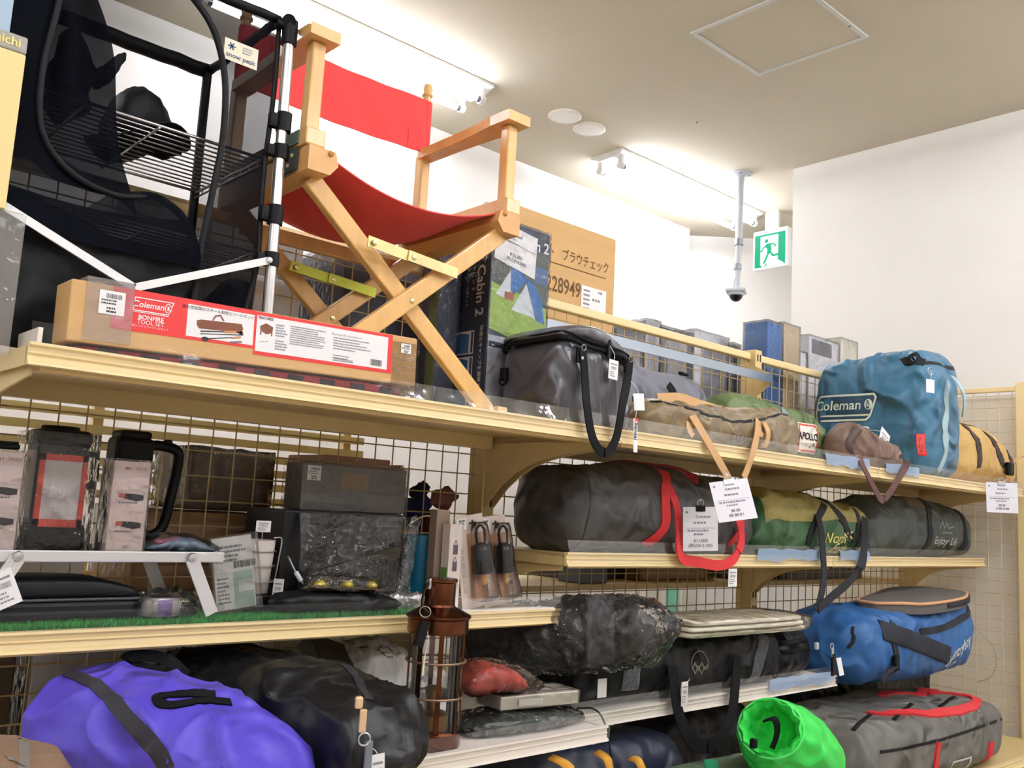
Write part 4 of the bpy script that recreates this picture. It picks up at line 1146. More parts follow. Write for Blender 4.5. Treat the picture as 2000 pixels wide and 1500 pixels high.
# bronze tarp bag
M_BRZ = mat('bronze_nylon', '#75623f', .42, var=.06, vscale=9, bump=.2, bscale=25, sheen=.2, fold=.5)
M_TAN = mat('tan_webbing', '#c59c6b', .75, bump=.3, bscale=500)
r = root('tarp_bag', 'bronze tarp bag with tan webbing straps and hanging price card', 'bag', (2.0, 1.43, TZ))
o = mk('body', bag([(0, .048, TZ, 1.755), (.06, .056, TZ, 1.775), (.35, .06, TZ, 1.79), (.7, .062, TZ, 1.80), (.93, .06, TZ, 1.815), (1, .052, TZ + .004, 1.79)], (1.655, 1.425, 0), (2.34, 1.425, 0), n=3.0, wr=.010, wsc=11, seed=21, crs=.007, cap=.02, dirw=(.6, 1, 1.3)), M_BRZ, r, smooth=True)
bt = bvh(o)
zipper(r, PX((1262, 792, 1.40), (1330, 805, 1.39), (1400, 825, 1.38), (1455, 832, 1.38), (1545, 812, 1.40)), .006, M_BLACK, 'seam_zip', bt, (0, -.8, .6))
tp_ = Plane(aty(1448, 857, 1.36), (1, 0, -.02), (0, 0, 1))
mk('lettering', tp_.wrap(fine(text2d('TARAS', .024, .004, 0, 1.25), .02), bt, .0012), mat('dark_print', '#4a3d28', .6), r)
# carry straps: over the top and hanging below the shelf
mk('strap', ribbon(PX((1285, 780, 1.42), (1330, 779, 1.415), (1370, 792, 1.41), (1420, 806, 1.41), (1462, 806, 1.415)), .03, (0, .3, 1), .003), M_TAN, r, smooth=True, auto=50)
for px_, w_ in ((1350, 1), (1485, 1)):
    P = PX((px_ - 12, 800, 1.40), (px_ - 5, 815, 1.375), (px_ - 3, 840, 1.358), (px_ + 4, 852, 1.352))
    mk('strap_base', ribbon(P, .022, (1, 0, 0), .003), M_TAN, r, smooth=True, auto=50)
h1 = PX((1352, 812, 1.365), (1372, 845, 1.34), (1392, 880, 1.322), (1412, 915, 1.318), (1424, 938, 1.316))
mk('hanging_strap', ribbon(h1, .024, (1, 0, .5), .003), M_TAN, r, smooth=True, auto=50)
h2 = PX((1480, 820, 1.365), (1478, 850, 1.345), (1470, 885, 1.32), (1460, 915, 1.318), (1452, 934, 1.316))
mk('hanging_strap', ribbon(h2, .020, (1, 0, -.2), .003), M_TAN, r, smooth=True, auto=50)
h3 = PX((1492, 825, 1.36), (1500, 845, 1.345), (1496, 866, 1.345), (1484, 872, 1.348))
mk('strap_loop', ribbon(h3, .018, (1, 0, .2), .003), M_TAN, r, smooth=True, auto=50)
price_card(r, aty(1432, 977, 1.275), .095, .10, (.8, -.6, .18), (.5, 0, 1), None, None, 5, M_STEEL)
tag_card(r, aty(1240, 780, 1.40), .02, .012, (1, 0, 0), (0, 0, 1), 4, blank=True, m=M_BLACK, name='strap_keeper')

# brown stuff sack
M_BRN = mat('brown_nylon', '#70584a', .55, var=.08, vscale=9, bump=.25, bscale=30, fold=.7)
r = root('brown_sack', 'small brown drawstring sack with dark strap and price tag', 'bag', (2.8, 1.43, TZ))
o = mk('body', bag([(0, .03, TZ + .03, 1.765), (.05, .05, TZ + .005, 1.795), (.2, .066, TZ, 1.822), (.5, .068, TZ, 1.80), (.85, .062, TZ, 1.778), (.95, .055, TZ + .004, 1.765), (1, .045, TZ + .012, 1.75)], (2.63, 1.43, 0), (2.955, 1.405, 0), n=2.7, wr=.007, wsc=10, seed=31, crs=.006, cap=.02), M_BRN, r, smooth=True)
bt = bvh(o)
mk('dark_end', strap_on(bt, PX((1662, 838, 1.40), (1660, 865, 1.385), (1672, 890, 1.375)), .022, .0025, (-.1, -1, .2)), mat('brown_dark', '#4d3a34', .6), r, smooth=True)
M_BWEB = mat('brown_webbing', '#5b3c36', .75, bump=.3, bscale=500)
hp_ = PX((1672, 880, 1.36), (1683, 905, 1.325), (1698, 935, 1.314), (1712, 962, 1.312), (1722, 976, 1.312), (1735, 966, 1.312), (1752, 940, 1.314), (1768, 912, 1.322), (1770, 900, 1.35))
mk('hanging_strap', ribbon(hp_, .022, (1, 0, .35), .003), M_BWEB, r, smooth=True, auto=50)
mk('cord_lock', box(aty(1690, 838, 1.40), (.03, .014, .016), bev=.003), M_GREYP, r)
tag_card(r, aty(1726, 861, 1.365), .062, .07, (1, 0, -.48), (.6, 0, 1), 6, string=aty(1690, 838, 1.39))

# ================================================================== top shelf, third bay
M_BLU = mat('blue_nylon', '#356a86', .5, var=.06, vscale=6, bump=.25, bscale=22, sheen=.1, fold=.7)
M_LBL = mat('light_blue_webbing', '#a9c4c9', .7, bump=.3, bscale=500)
M_LOGO = mat('logo_pale', '#dfe6cf', .6); M_LOGOD = mat('logo_navy', '#22445c', .55)
r = root('blue_camp_bag', 'big stuffed teal blue camp bag with pale strap and framed logo', 'bag', (3.24, 1.57, TZ))
o = mk('body', bag([(0, .145, TZ + .02, 2.07), (.05, .158, TZ + .004, 2.10), (.35, .165, TZ, 2.115), (.75, .163, TZ, 2.13), (.95, .155, TZ + .004, 2.125), (1, .14, TZ + .02, 2.09)], (3.245, 1.765, 0), (3.245, 1.352, 0), n=5, wr=.014, wsc=5.5, seed=41, nu=80, nv=80, cap=.035, crs=.006), M_BLU, r, smooth=True)
bt = bvh(o)
lp = Plane(atx(1652, 795, 3.08), (0, -1, 0), (0, 0, 1))
def W(vf, off=.002): return lp.wrap(fine(vf, .03), bt, off)
fr = [(-.105, -.048), (.085, -.048), (.118, .042), (-.092, .042)]
fr_ = [(-.11, .032), (-.125, -.03), (-.115, -.048), (.075, -.048), (.09, -.035), (.112, .03), (.105, .042), (-.10, .042)]
mk('logo_panel', W(poly2d(fr_)), M_LOGOD, r, label='navy logo panel')
mk('logo_frame', W(outline2d(fr_, .007), .003), M_LOGO, r)
mk('logo_rule', W(outline2d([(-.118, -.031), (.088, -.031)], .006, False), .003), M_LOGO, r)
mk('lettering', W(shift2d(text2d('Coleman', .049, .012, .12), -.033, .005), .0032), M_LOGO, r)
mk('lantern_mark', W(disc2d(.084, .006, .015, 20, .019), .0032), M_LOGO, r)
mk('lantern_mark', W(join2d(rects2d([(.076, -.009, .088, -.004), (.079, .012, .085, .02)]), outline2d([(.077, -.002), (.077, .01), (.087, .01), (.087, -.002)], .0022)), .0042), M_LOGOD, r)
# strap over the short face
st = PX((1858, 745, 1.325), (1853, 770, 1.318), (1855, 800, 1.316), (1850, 830, 1.316), (1855, 860, 1.314), (1858, 890, 1.316), (1848, 920, 1.325))
mk('front_strap', strap_on(bt, st, .033, .004, (-.35, -1, 0), .3), M_LBL, r, smooth=True, auto=50)
hd_ = PX((1860, 735, 1.305), (1872, 750, 1.285), (1882, 770, 1.28), (1884, 790, 1.29), (1882, 808, 1.31))
mk('handle_strap', ribbon(hd_, .034, (1, .2, .2), .004), M_LBL, r, smooth=True, auto=50)
zipper(r, PX((1778, 690, 1.40), (1800, 700, 1.36), (1830, 704, 1.335), (1885, 712, 1.325)), .012, M_BLACK, 'zip', bt, (-.3, -1, .4))
mk('dark_opening', strap_on(bt, PX((1783, 688, 1.40), (1798, 697, 1.37), (1812, 702, 1.35)), .028, .0015, (-.5, -.8, .5)), M_NYLB, r, smooth=True)
tag_card(r, aty(1817, 754, 1.295), .037, .044, (1, -.3, 0), (0, 0, 1), 7, blank=True, string=aty(1816, 722, 1.30))
mk('tag_ring', ring(aty(1817, 725, 1.30), .012, .0012, (.3, 1, 0)), M_STEEL, r, smooth=True)
pr = Plane(atx(1797, 868, 3.09), (0, -1, 0), (0, .1, 1))
red = mk('red_label', pr.wrap(grid2d(-.011, -.036, .011, .036, 4, 8), bt, .003), RED, r, label='small red woven label')
mk('label_border', pr.wrap(fine(outline2d([(-.0065, -.028), (.0065, -.028), (.0065, .026), (-.0065, .026)], .0016), .01), bt, .004), mat('label_pink', '#f08a80', .6), red)
mk('lettering', pr.wrap(fine(shift2d(text2d('Coleman', .0105), 0, 0, math.pi / 2), .01), bt, .004), MATS['label_pink'], red)

# mustard bag
M_MUS = mat('mustard_canvas', '#c6a263', .75, var=.08, vscale=8, bump=.3, bscale=60)
M_CHOC = mat('dark_brown_webbing', '#3c2f2e', .75, bump=.3, bscale=500)
r = root('mustard_bag', 'mustard canvas duffel with dark straps and hanging price card', 'bag', (3.7, 1.52, TZ))
o = mk('body', bag([(0, .12, TZ, 1.86), (.1, .14, TZ, 1.90), (.4, .15, TZ, 1.915), (.75, .145, TZ, 1.88), (.93, .13, TZ, 1.83), (1, .11, TZ + .012, 1.79)], (3.43, 1.505, 0), (3.955, 1.495, 0), n=3.0, wr=.010, wsc=8, seed=51, crs=.008, cap=.03), M_MUS, r, smooth=True)
bt = bvh(o)
for pts in (((1880, 806, 1.40), (1900, 830, 1.36), (1913, 870, 1.35), (1917, 912, 1.35)), ((1890, 806, 1.42), (1918, 830, 1.38), (1938, 870, 1.36), (1962, 908, 1.35)), ((1946, 830, 1.42), (1960, 860, 1.39), (1975, 905, 1.36)), ((1958, 840, 1.42), (1980, 870, 1.38), (1992, 895, 1.36))):
    mk('strap', strap_on(bt, PX(*pts), .030, .004, (-.2, -1, .35)), M_CHOC, r, smooth=True, auto=50)
mk('buckle', box(aty(1972, 916, 1.335), (.05, .02, .05), bev=.006), M_BLACK, r)
mk('hook', tube(PX((1966, 935, 1.325), (1960, 942, 1.32), (1966, 950, 1.32), (1972, 942, 1.322)), .0025, 6, 4), M_STEEL, r, smooth=True)
mk('cord', tube(PX((1978, 903, 1.33), (1990, 895, 1.32), (2004, 890, 1.33)), .003, 6, 4), M_TAN, r, smooth=True)
price_card(r, aty(1957, 972, 1.28), .105, .108, (.6, -.8, .0), (.06, 0, 1), None, None, 8, M_GREYP)

# steel hanging rail in front of the grid
r = root('hanging_rail', 'flat steel hanging rail bracketed in front of the wire grid', 'rail', (2.1, 1.71, 1.95))
mk('bar', bx(1.50, 2.715, 1.7, 1.706, 1.968, 1.996), mat('blued_steel', '#aeb9c6', .22, metal=.9), r)
for x in (1.545, 2.712):
    V = [Vector((x + dx, y, z)) for dx in (-.0015, .0015) for y, z in ((1.706, 1.998), (1.766, 2.03), (1.766, 1.92), (1.706, 1.965))]
    mk('bracket', (V, [[0, 1, 2, 3], [7, 6, 5, 4], [0, 4, 5, 1], [1, 5, 6, 2], [2, 6, 7, 3], [3, 7, 4, 0]]), M_CREAM, r)

# ================================================================== goods on the far side of the gondola
def far_shelf(x0, x1, z, lb):
    q = root('shelf', lb, 'shelf', ((x0 + x1) / 2, 2.02, z), 'far side shelves')
    mk('board', bx(x0 + .003, x1 - .003, 1.83, 2.22, z, z + .016), M_CREAM, q)
    mk('front_lip', bx(x0 + .003, x1 - .003, 2.22, 2.232, z - .006, z + .026), M_CREAM2, q)
for i, nm in enumerate(('chair', 'cooler bag', 'blue bag')):
    far_shelf(XB[i], XB[i + 1], 1.70, 'cream far side shelf behind the grid, level with the ' + nm)
FZ = 1.7165
def fbox(name, lb, x0, x1, y0, y1, z1, m, wrap=True, z0=None, cat='box', group='wrapped boxes behind the grid', extra=None, wm=None):
    z0 = FZ if z0 is None else z0
    q = root(name, lb, cat, ((x0 + x1) / 2, (y0 + y1) / 2, z0), group)
    mk('carton', bx(x0, x1, y0, y1, z0, z1, .003), m, q)
    if extra:
        for nm, vf, mm in extra: mk(nm, vf, mm, q)
    if wrap:
        V, Fc = bx(x0 - .004, x1 + .004, y0 - .004, y1 + .004, z0, z1 + .006)
        bm = bmesh.new()
        vs = [bm.verts.new(v) for v in V]
        for f in Fc: bm.faces.new([vs[i] for i in f])
        bmesh.ops.subdivide_edges(bm, edges=bm.edges[:], cuts=6, use_grid_fill=True)
        for v in bm.verts:
            v.co += Vector((1, 1, 1)) * (fbm(v.co * 25, 2) * .004)
            if v.co.z < z0: v.co.z = z0
        bm.verts.index_update()
        vf = ([v.co.copy() for v in bm.verts], [[v.index for v in f.verts] for f in bm.faces]); bm.free()
        mk('wrap_film', vf, wm or M_WRAP2, q, smooth=True, label='clear crinkled wrap')
    return q
# brown carton with number
a = aty(1204, 465, 1.92); b = aty(1010, 390, 1.92)
q = fbox('numbered_carton', 'large plain brown carton with printed number behind the grid', 1.70, a.x, 1.92, 2.18, a.z - .005, M_CARD, wrap=False, group=None, cat='carton')
cp = Plane((0, 1.92, 0), (1, 0, 0), (0, 0, 1))
def at2(px, py): v = aty(px, py, 1.92); return v.x, v.z
M_STAMP = mat('stamp_brown', '#6a4a28', .8)
x, z = at2(1103, 563); mk('lettering', cp.put(shift2d(text2d('228949', .066, .012, 0, .76), x - .006, z + .002), .001), M_STAMP, q)
x, z = at2(1132, 508); mk('lettering', cp.put(shift2d(text2d('4点セット　ブラウチェック', .040, .006, 0, .76), x - .055, z - .002), .001), M_STAMP, q)
x, z = at2(1078, 508); x2, z2 = at2(1183, 540); mk('rule', cp.put(rects2d([(x - .1, z - .008, x2, z - .005)]), .001), M_STAMP, q)
x, z = at2(1158, 592)
st_ = mk('shipping_label', cp.put(rects2d([(x - .055, z - .055, x + .058, z + .047)]), .0015), M_PAPER, q, label='white shipping label')
mk('label_print', cp.put(join2d(rects2d([(x - .046, z + .03 - k * .014, x - .018, z + .036 - k * .014) for k in range(6)]), lines2d(x - .006, z + .005, .05, 1, .01, .008, 3, .8), lines2d(x + .02, z + .032, .03, 1, .01, .008, 4, .8)), .002), M_INKL, st_)
# wrapped boxes on the far shelf, seen over and through the grid
M_BXG = mat('box_grey', '#b4b4b8', .5, var=.2, vscale=12); M_BXW = mat('box_white', '#d9d9dc', .5, var=.08, vscale=10)
M_BXD = mat('box_charcoal', '#6a6a70', .5, var=.25, vscale=14); M_BXB = mat('box_blue', '#3f6ea8', .5, var=.1, vscale=10); M_BXC = mat('box_kraft', '#c7b291', .6, var=.06, vscale=10)
rows = [('charcoal box in wrap just right of the big numbered carton', 1205, 1262, 640, M_BXD), ('grey box in wrap, tallest of the charcoal neighbours', 1262, 1292, 622, M_BXG), ('dark photo printed box in wrap behind the grid', 1292, 1355, 640, M_BXD), ('pale grey box in crinkled wrap behind the grid', 1357, 1425, 648, M_BXW), ('slim grey box in wrap between pale and blue boxes', 1430, 1448, 668, M_BXG)]
for lb, pa, pb, ptop, m in rows:
    Yb = 2.06
    A = aty(pa, ptop, Yb); B = aty(pb, ptop + 12, Yb)
    fbox('wrapped_box', lb, A.x, B.x - .008, Yb, 2.20, (A.z + B.z) / 2, m, extra=[('print_panel', bx(lerp(A.x, B.x, .2), lerp(A.x, B.x, .8), Yb - .001, Yb, FZ + .1, (A.z + B.z) / 2 - .03), mat('box_print', '#9a9aa2', .5, var=.25, vscale=18))])
# blue and kraft boxes standing end on, near the grid post
A = aty(1445, 655, 1.98); B = aty(1502, 640, 1.98)
fbox('wrapped_box', 'blue box in crinkled wrap standing next to a kraft box', 2.93, 3.03, 1.86, 1.96, 2.24, M_BXB)
fbox('wrapped_box', 'tall kraft coloured box in wrap beside the blue box', 3.04, 3.15, 1.86, 1.94, 2.25, M_BXC)
fbox('wrapped_box', 'white glossy box in wrap, lower, behind the teal blue bag', 3.18, 3.36, 1.95, 2.15, 2.19, M_BXW)
fbox('wrapped_box', 'white box with dark printed top in wrap behind the teal blue bag', 3.38, 3.62, 1.95, 2.16, 2.27, M_BXW, extra=[('dark_print', bx(3.40, 3.56, 1.949, 1.95, 2.2, 2.26), M_BXD)])
fbox('wrapped_box', 'cream box in shiny wrap at the end of the row behind the teal blue bag', 3.64, 3.78, 1.95, 2.16, 2.30, mat('box_cream', '#e0dccb', .5, var=.05, vscale=10))
# behind the chair
fbox('wrapped_box', 'tall mauve grey box in glossy wrap behind the chair legs', 1.12, 1.36, 1.86, 2.1, 2.10, mat('box_mauve', '#5b5a70', .45, var=.12, vscale=14))
fbox('wrapped_box', 'flat grey carton lying high behind the red chair', .62, 1.06, 1.95, 2.2, 2.12, mat('box_taupe', '#8f8880', .6), wrap=False, z0=2.0)
fbox('wrapped_box', 'white carton carrying the flat grey carton behind the chair', .60, 1.05, 1.93, 2.2, 1.998, mat('box_pale', '#d5d9dd', .6), wrap=False, z0=1.80)
fbox('wrapped_box', 'low kraft paper parcel under the white carton behind the chair', .60, 1.05, 1.87, 2.2, 1.798, mat('box_paper', '#b08a63', .7, var=.15, vscale=12), wrap=True)
# ================================================================== middle shelf, second and third bay
MZ = 1.4045
M_CHA = mat('charcoal_nylon', '#454343', .45, var=.06, vscale=6, bump=.2, bscale=25, fold=.65)
M_REDW = mat('red_webbing', '#d42a30', .6, bump=.3, bscale=500)
r = root('charcoal_bag', 'long charcoal bag with bright red webbing and price card', 'bag', (1.97, 1.62, MZ))
o = mk('body', bag([(0, .10, MZ + .01, 1.575), (.03, .118, MZ, 1.60), (.15, .124, MZ, 1.622), (.5, .124, MZ, 1.632), (.85, .122, MZ, 1.622), (.97, .112, MZ + .002, 1.60), (1, .10, MZ + .012, 1.58)], (1.575, 1.625, 0), (2.345, 1.62, 0), n=3.2, wr=.012, wsc=6, seed=61, crs=.006, cap=.03, nu=80, nv=72), M_CHA, r, smooth=True)
bt = bvh(o)
sm = []
for k in range(40):
    a = 2 * math.pi * k / 40
    h = bt.ray_cast(Vector((1.622, 1.62 + .4 * math.cos(a), 1.51 + .4 * math.sin(a))), Vector((0, -math.cos(a), -math.sin(a))))
    sm.append(h[0])
mk('end_seam', tube(sm, .0022, 6, closed=True), mat('seam_dark', '#2a292a', .7), r, smooth=True)
mk('strap', strap_on(bt, PX((1276, 925, 1.56), (1284, 955, 1.52), (1293, 995, 1.50), (1290, 1035, 1.50), (1266, 1068, 1.50)), .030, .004, (0, -1, .25)), M_REDW, r, smooth=True, auto=50)
mk('top_handle', strap_on(bt, PX((1165, 893, 1.66), (1220, 905, 1.62), (1290, 928, 1.58), (1352, 958, 1.53)), .036, .005, (0, -.5, .85)), mat('red_webbing_dark', '#9c1f28', .6, bump=.3, bscale=500), r, smooth=True, auto=50)
lp_ = PX((1280, 927, 1.535), (1302, 945, 1.50), (1320, 985, 1.485), (1326, 1030, 1.475), (1327, 1070, 1.466), (1335, 1092, 1.462), (1365, 1098, 1.462), (1405, 1104, 1.462), (1432, 1093, 1.462), (1447, 1062, 1.466), (1446, 1030, 1.474), (1437, 1008, 1.49))
sd = [(1, 0, .2), (1, 0, .2), (1, 0, .1), (1, 0, 0), (1, 0, 0), (.7, 0, .7), (0, 0, 1), (0, 0, 1), (-.6, 0, .8), (1, 0, 0), (1, 0, 0), (1, 0, .1)]
mk('hanging_handle', ribbon(lp_, .027, None, .004, 8, [Vector(s) for s in sd]), M_REDW, r, smooth=True, auto=50)
mk('strap', strap_on(bt, PX((1441, 1000, 1.50), (1445, 1030, 1.50), (1430, 1065, 1.50)), .022, .004, (0, -1, .1)), M_REDW, r, smooth=True, auto=50)
price_card(r, aty(1368, 1033, 1.435), .095, .112, (.85, -.5, .06), (-.13, 0, 1), 'Coleman', ('¥11,000', '(税込¥12,100)'), 11)
tag_card(r, aty(1431, 1128, 1.4795), .04, .048, (1, 0, 0), (.04, 0, 1), 12, name='price_tag')

# green and khaki bag
M_GRN = mat('bottle_green_nylon', '#3e6440', .5, var=.10, vscale=6, bump=.2, bscale=30, fold=.65)
M_KHK = mat('khaki_panel', '#9a8d50', .6, var=.08, vscale=8, bump=.2, bscale=30, fold=.6)
M_NVW = mat('navy_webbing', '#14171f', .7, bump=.3, bscale=500)
r = root('green_camp_bag', 'green camp bag with khaki top panel and black straps', 'bag', (2.7, 1.6, MZ))
o = mk('body', bag([(0, .085, MZ, 1.585), (.05, .098, MZ, 1.60), (.4, .102, MZ, 1.60), (.8, .10, MZ, 1.575), (.95, .085, MZ, 1.565), (1, .06, MZ + .03, 1.565)], (2.385, 1.60, 0), (3.03, 1.59, 0), n=3.4, wr=.009, wsc=8, seed=71, crs=.007, cap=.02), M_GRN, r, smooth=True)
bt = bvh(o)
tp_ = Plane((2.70, 1.54, 1.585), (1, 0, 0), (0, .62, .78))
mk('khaki_top', tp_.wrap(grid2d(-.31, -.085, .315, .09, 40, 18), bt, .003), M_KHK, r, smooth=True, label='khaki top panel')
fp_ = Plane(aty(1637, 1062, 1.49), (1, 0, 0), (0, 0, 1))
M_YEL = mat('yellow_print', '#e2d67a', .6)
mk('lettering', fp_.wrap(fine(shift2d(text2d('North', .046, .006, .25), -.012, .016), .02), bt, .0022), M_YEL, r)
mk('lettering', fp_.wrap(fine(shift2d(text2d('Eagle', .046, .006, .25), .03, -.016), .02), bt, .0022), M_YEL, r)
mk('eagle_mark', fp_.wrap(fine(poly2d([(.03, .03), (.06, .045), (.10, .04), (.075, .03), (.095, .018), (.065, .02)]), .02), bt, .0022), M_YEL, r)
for pts in (((1498, 955, 1.60), (1545, 960, 1.58), (1590, 985, 1.54), (1625, 1015, 1.51), (1655, 1048, 1.50)), ((1590, 966, 1.60), (1630, 972, 1.57), (1652, 1000, 1.53), (1672, 1045, 1.50), (1660, 1054, 1.50)), ((1592, 995, 1.53), (1588, 1025, 1.50), (1572, 1072, 1.50)), ((1690, 1003, 1.52), (1685, 1040, 1.50), (1672, 1078, 1.50))):
    mk('strap', strap_on(bt, PX(*pts), .026, .004, (0, -.9, .5)), M_NVW, r, smooth=True, auto=50)
hs = PX((1597, 1005, 1.49), (1604, 1040, 1.475), (1608, 1090, 1.462), (1609, 1130, 1.458), (1602, 1170, 1.456), (1594, 1192, 1.456))
mk('hanging_strap', ribbon(hs, .030, (1, 0, .1), .003), M_NVW, r, smooth=True, auto=50)
hs = PX((1688, 1010, 1.49), (1688, 1060, 1.47), (1684, 1100, 1.46), (1660, 1135, 1.457), (1625, 1165, 1.455), (1598, 1190, 1.453))
mk('hanging_strap', ribbon(hs, .029, (.8, 0, .6), .003), M_NVW, r, smooth=True, auto=50)

# dark slate bag
M_SLT = mat('dark_slate_nylon', '#47504e', .5, var=.08, vscale=6, bump=.2, bscale=25, fold=.6)
r = root('slate_bag', 'dark slate duffel with two black straps and white script print', 'bag', (3.5, 1.62, MZ))
o = mk('body', bag([(0, .09, MZ, 1.56), (.06, .11, MZ, 1.60), (.4, .118, MZ, 1.625), (.8, .118, MZ, 1.612), (.96, .112, MZ, 1.59), (1, .10, MZ + .01, 1.575)], (3.05, 1.63, 0), (3.90, 1.62, 0), n=2.8, wr=.010, wsc=6, seed=81, crs=.004, cap=.022, nu=80), M_SLT, r, smooth=True)
bt = bvh(o)
for pts in (((1768, 975, 1.62), (1790, 992, 1.57), (1808, 1020, 1.52), (1817, 1050, 1.51), (1813, 1082, 1.51)), ((1822, 978, 1.62), (1852, 998, 1.57), (1876, 1025, 1.52), (1887, 1060, 1.51), (1877, 1084, 1.51))):
    mk('strap', strap_on(bt, PX(*pts), .034, .004, (0, -.95, .35)), M_NVW, r, smooth=True, auto=50)
ep = Plane(aty(1852, 1058, 1.50), (1, 0, -.02), (0, 0, 1))
M_SCR = mat('white_print', '#c9cdcb', .6)
mk('lettering', ep.wrap(fine(text2d('Enjoy Life', .040, .004, .2, 1.15), .02), bt, .0022), M_SCR, r)
mk('script_mark', ep.wrap(fine(join2d(outline2d([(-.05, .045), (-.03, .075), (-.02, .05), (.0, .07), (.01, .05), (.04, .06), (.06, .045)], .005, False), outline2d([(-.03, .032), (.03, .034)], .004, False)), .02), bt, .0022), mat('grey_print', '#8e9591', .6), r)
tpn = Plane((3.44, 1.60, 1.62), (1, 0, 0), (0, 1, 0))
mk('taupe_panel', tpn.wrap(grid2d(-.10, -.09, .10, .03, 10, 8), bt, .002), mat('taupe_panel', '#7c705f', .65), r, smooth=True)

# ================================================================== low shelf
LZ = 1.0445
M_BLKN = mat('black_bag_nylon', '#09090c', .5, spec=.3, bump=.25, bscale=25, fold=.65)
r = root('black_gear_bag', 'long black gear bag with honeycomb emblem and hanging straps', 'bag', (2.1, 1.58, LZ))
o = mk('body', bag([(0, .09, LZ, 1.17), (.05, .105, LZ, 1.19), (.5, .11, LZ, 1.20), (.95, .105, LZ, 1.195), (1, .09, LZ + .01, 1.17)], (1.61, 1.59, 0), (2.46, 1.59, 0), n=3.5, wr=.006, wsc=9, seed=91, cap=.02), M_BLKN, r, smooth=True)
bt = bvh(o)
ep = Plane(aty(1366, 1298, 1.48), (1, 0, -.06), (0, 0, 1))
M_EMB = mat('emblem_tan', '#6d6353', .6)
mk('emblem', ep.wrap(fine(join2d(outline2d([(.034 * math.cos(a), .034 * math.sin(a)) for a in [k * .3 - .4 for k in range(13)]], .003, False), outline2d([(-.034, -.012), (-.02, .004), (-.006, -.014), (.008, .004), (.022, -.012), (.034, .002)], .0045, False), outline2d([(-.034, -.004), (-.02, -.022), (-.006, -.004), (.008, -.022), (.022, -.004)], .0045, False)), .01), bt, .002), M_EMB, r)
for a, b in ((1222, 1262), (1472, 1505)):
    pts = PX(((a + b) / 2, 1235, 1.50), ((a + b) / 2 - 2, 1290, 1.475), ((a + b) / 2 - 6, 1350, 1.475))
    mk('clear_tape', strap_on(bt, pts, .062 if a < 1300 else .05, .002, (0, -1, 0)), M_TAPE, r, smooth=True, label='band of clear packing tape')
hs = PX((1312, 1300, 1.47), (1318, 1345, 1.455), (1325, 1390, 1.445), (1340, 1430, 1.44), (1362, 1455, 1.44), (1390, 1455, 1.44), (1415, 1430, 1.44), (1430, 1390, 1.445), (1436, 1340, 1.455), (1440, 1280, 1.47))
mk('hanging_strap', ribbon(hs, .036, (1, 0, 0), .003), M_WEBK, r, smooth=True, auto=50)
tag_card(r, aty(1337, 1355, 1.442), .026, .058, (1, 0, 0), (.06, 0, 1), 13, string=aty(1346, 1325, 1.46), m=mat('tag_cream', '#eadfd6', .7))
tag_card(r, aty(1176, 1344, 1.455), .03, .042, (1, 0, 0), (-.1, 0, 1), 13, blank=True)
r = root('black_pouch_bag', 'small black strapped pouch at the end of the low shelf', 'bag', (2.58, 1.58, LZ))
o = mk('body', bag([(0, .07, LZ, 1.15), (.2, .085, LZ, 1.185), (.7, .085, LZ, 1.19), (1, .06, LZ + .02, 1.14)], (2.475, 1.585, 0), (2.685, 1.60, 0), n=3, wr=.008, wsc=12, seed=93, cap=.02, nu=30, nv=36), M_BLKN, r, smooth=True)
bt = bvh(o)
for dz in (0, .025):
    mk('strap', strap_on(bt, [Vector((2.49, 1.49, 1.15 - dz)), Vector((2.58, 1.49, 1.155 - dz)), Vector((2.68, 1.5, 1.15 - dz))], .012, .003, (0, -1, 0)), M_WEBK, r, smooth=True)
mk('buckle', box((2.665, 1.50, 1.135), (.014, .012, .022), bev=.004), M_GREYP, r)

# cream quilted mat, folded
M_QLT = mat('cream_quilt', '#f1e8d2', .8, var=.04, vscale=10, bump=.25, bscale=40, fold=.25)
r = root('quilted_mat', 'folded cream quilted mat in clear sleeve on black bag', 'mat', (2.2, 1.5, 1.205))
for k in range(3):
    z0 = 1.204 + k * .0145
    mk('fold_layer', bag([(0, .095, z0, z0 + .0135), (.5, .10, z0, z0 + .0145), (.9, .095, z0 + .001, z0 + .0145), (1, .07, z0 + .002, z0 + .012)], (1.915 + k * .004, 1.505, 0), (2.47 - k * .012, 1.495, 0), n=4, wr=.004, wsc=12, seed=95 + k, cap=.012, nu=50, nv=30), M_QLT, r, smooth=True)
mk('clear_sleeve', puff(bag([(0, .105, 1.203, 1.247), (.5, .108, 1.203, 1.25), (.95, .10, 1.204, 1.25), (1, .06, 1.215, 1.24)], (1.905, 1.505, 0), (2.485, 1.495, 0), n=4, wr=.004, wsc=12, seed=99, cap=.012, nu=50, nv=30), .0015, 3), M_WRAP, r, smooth=True, label='clear plastic sleeve')

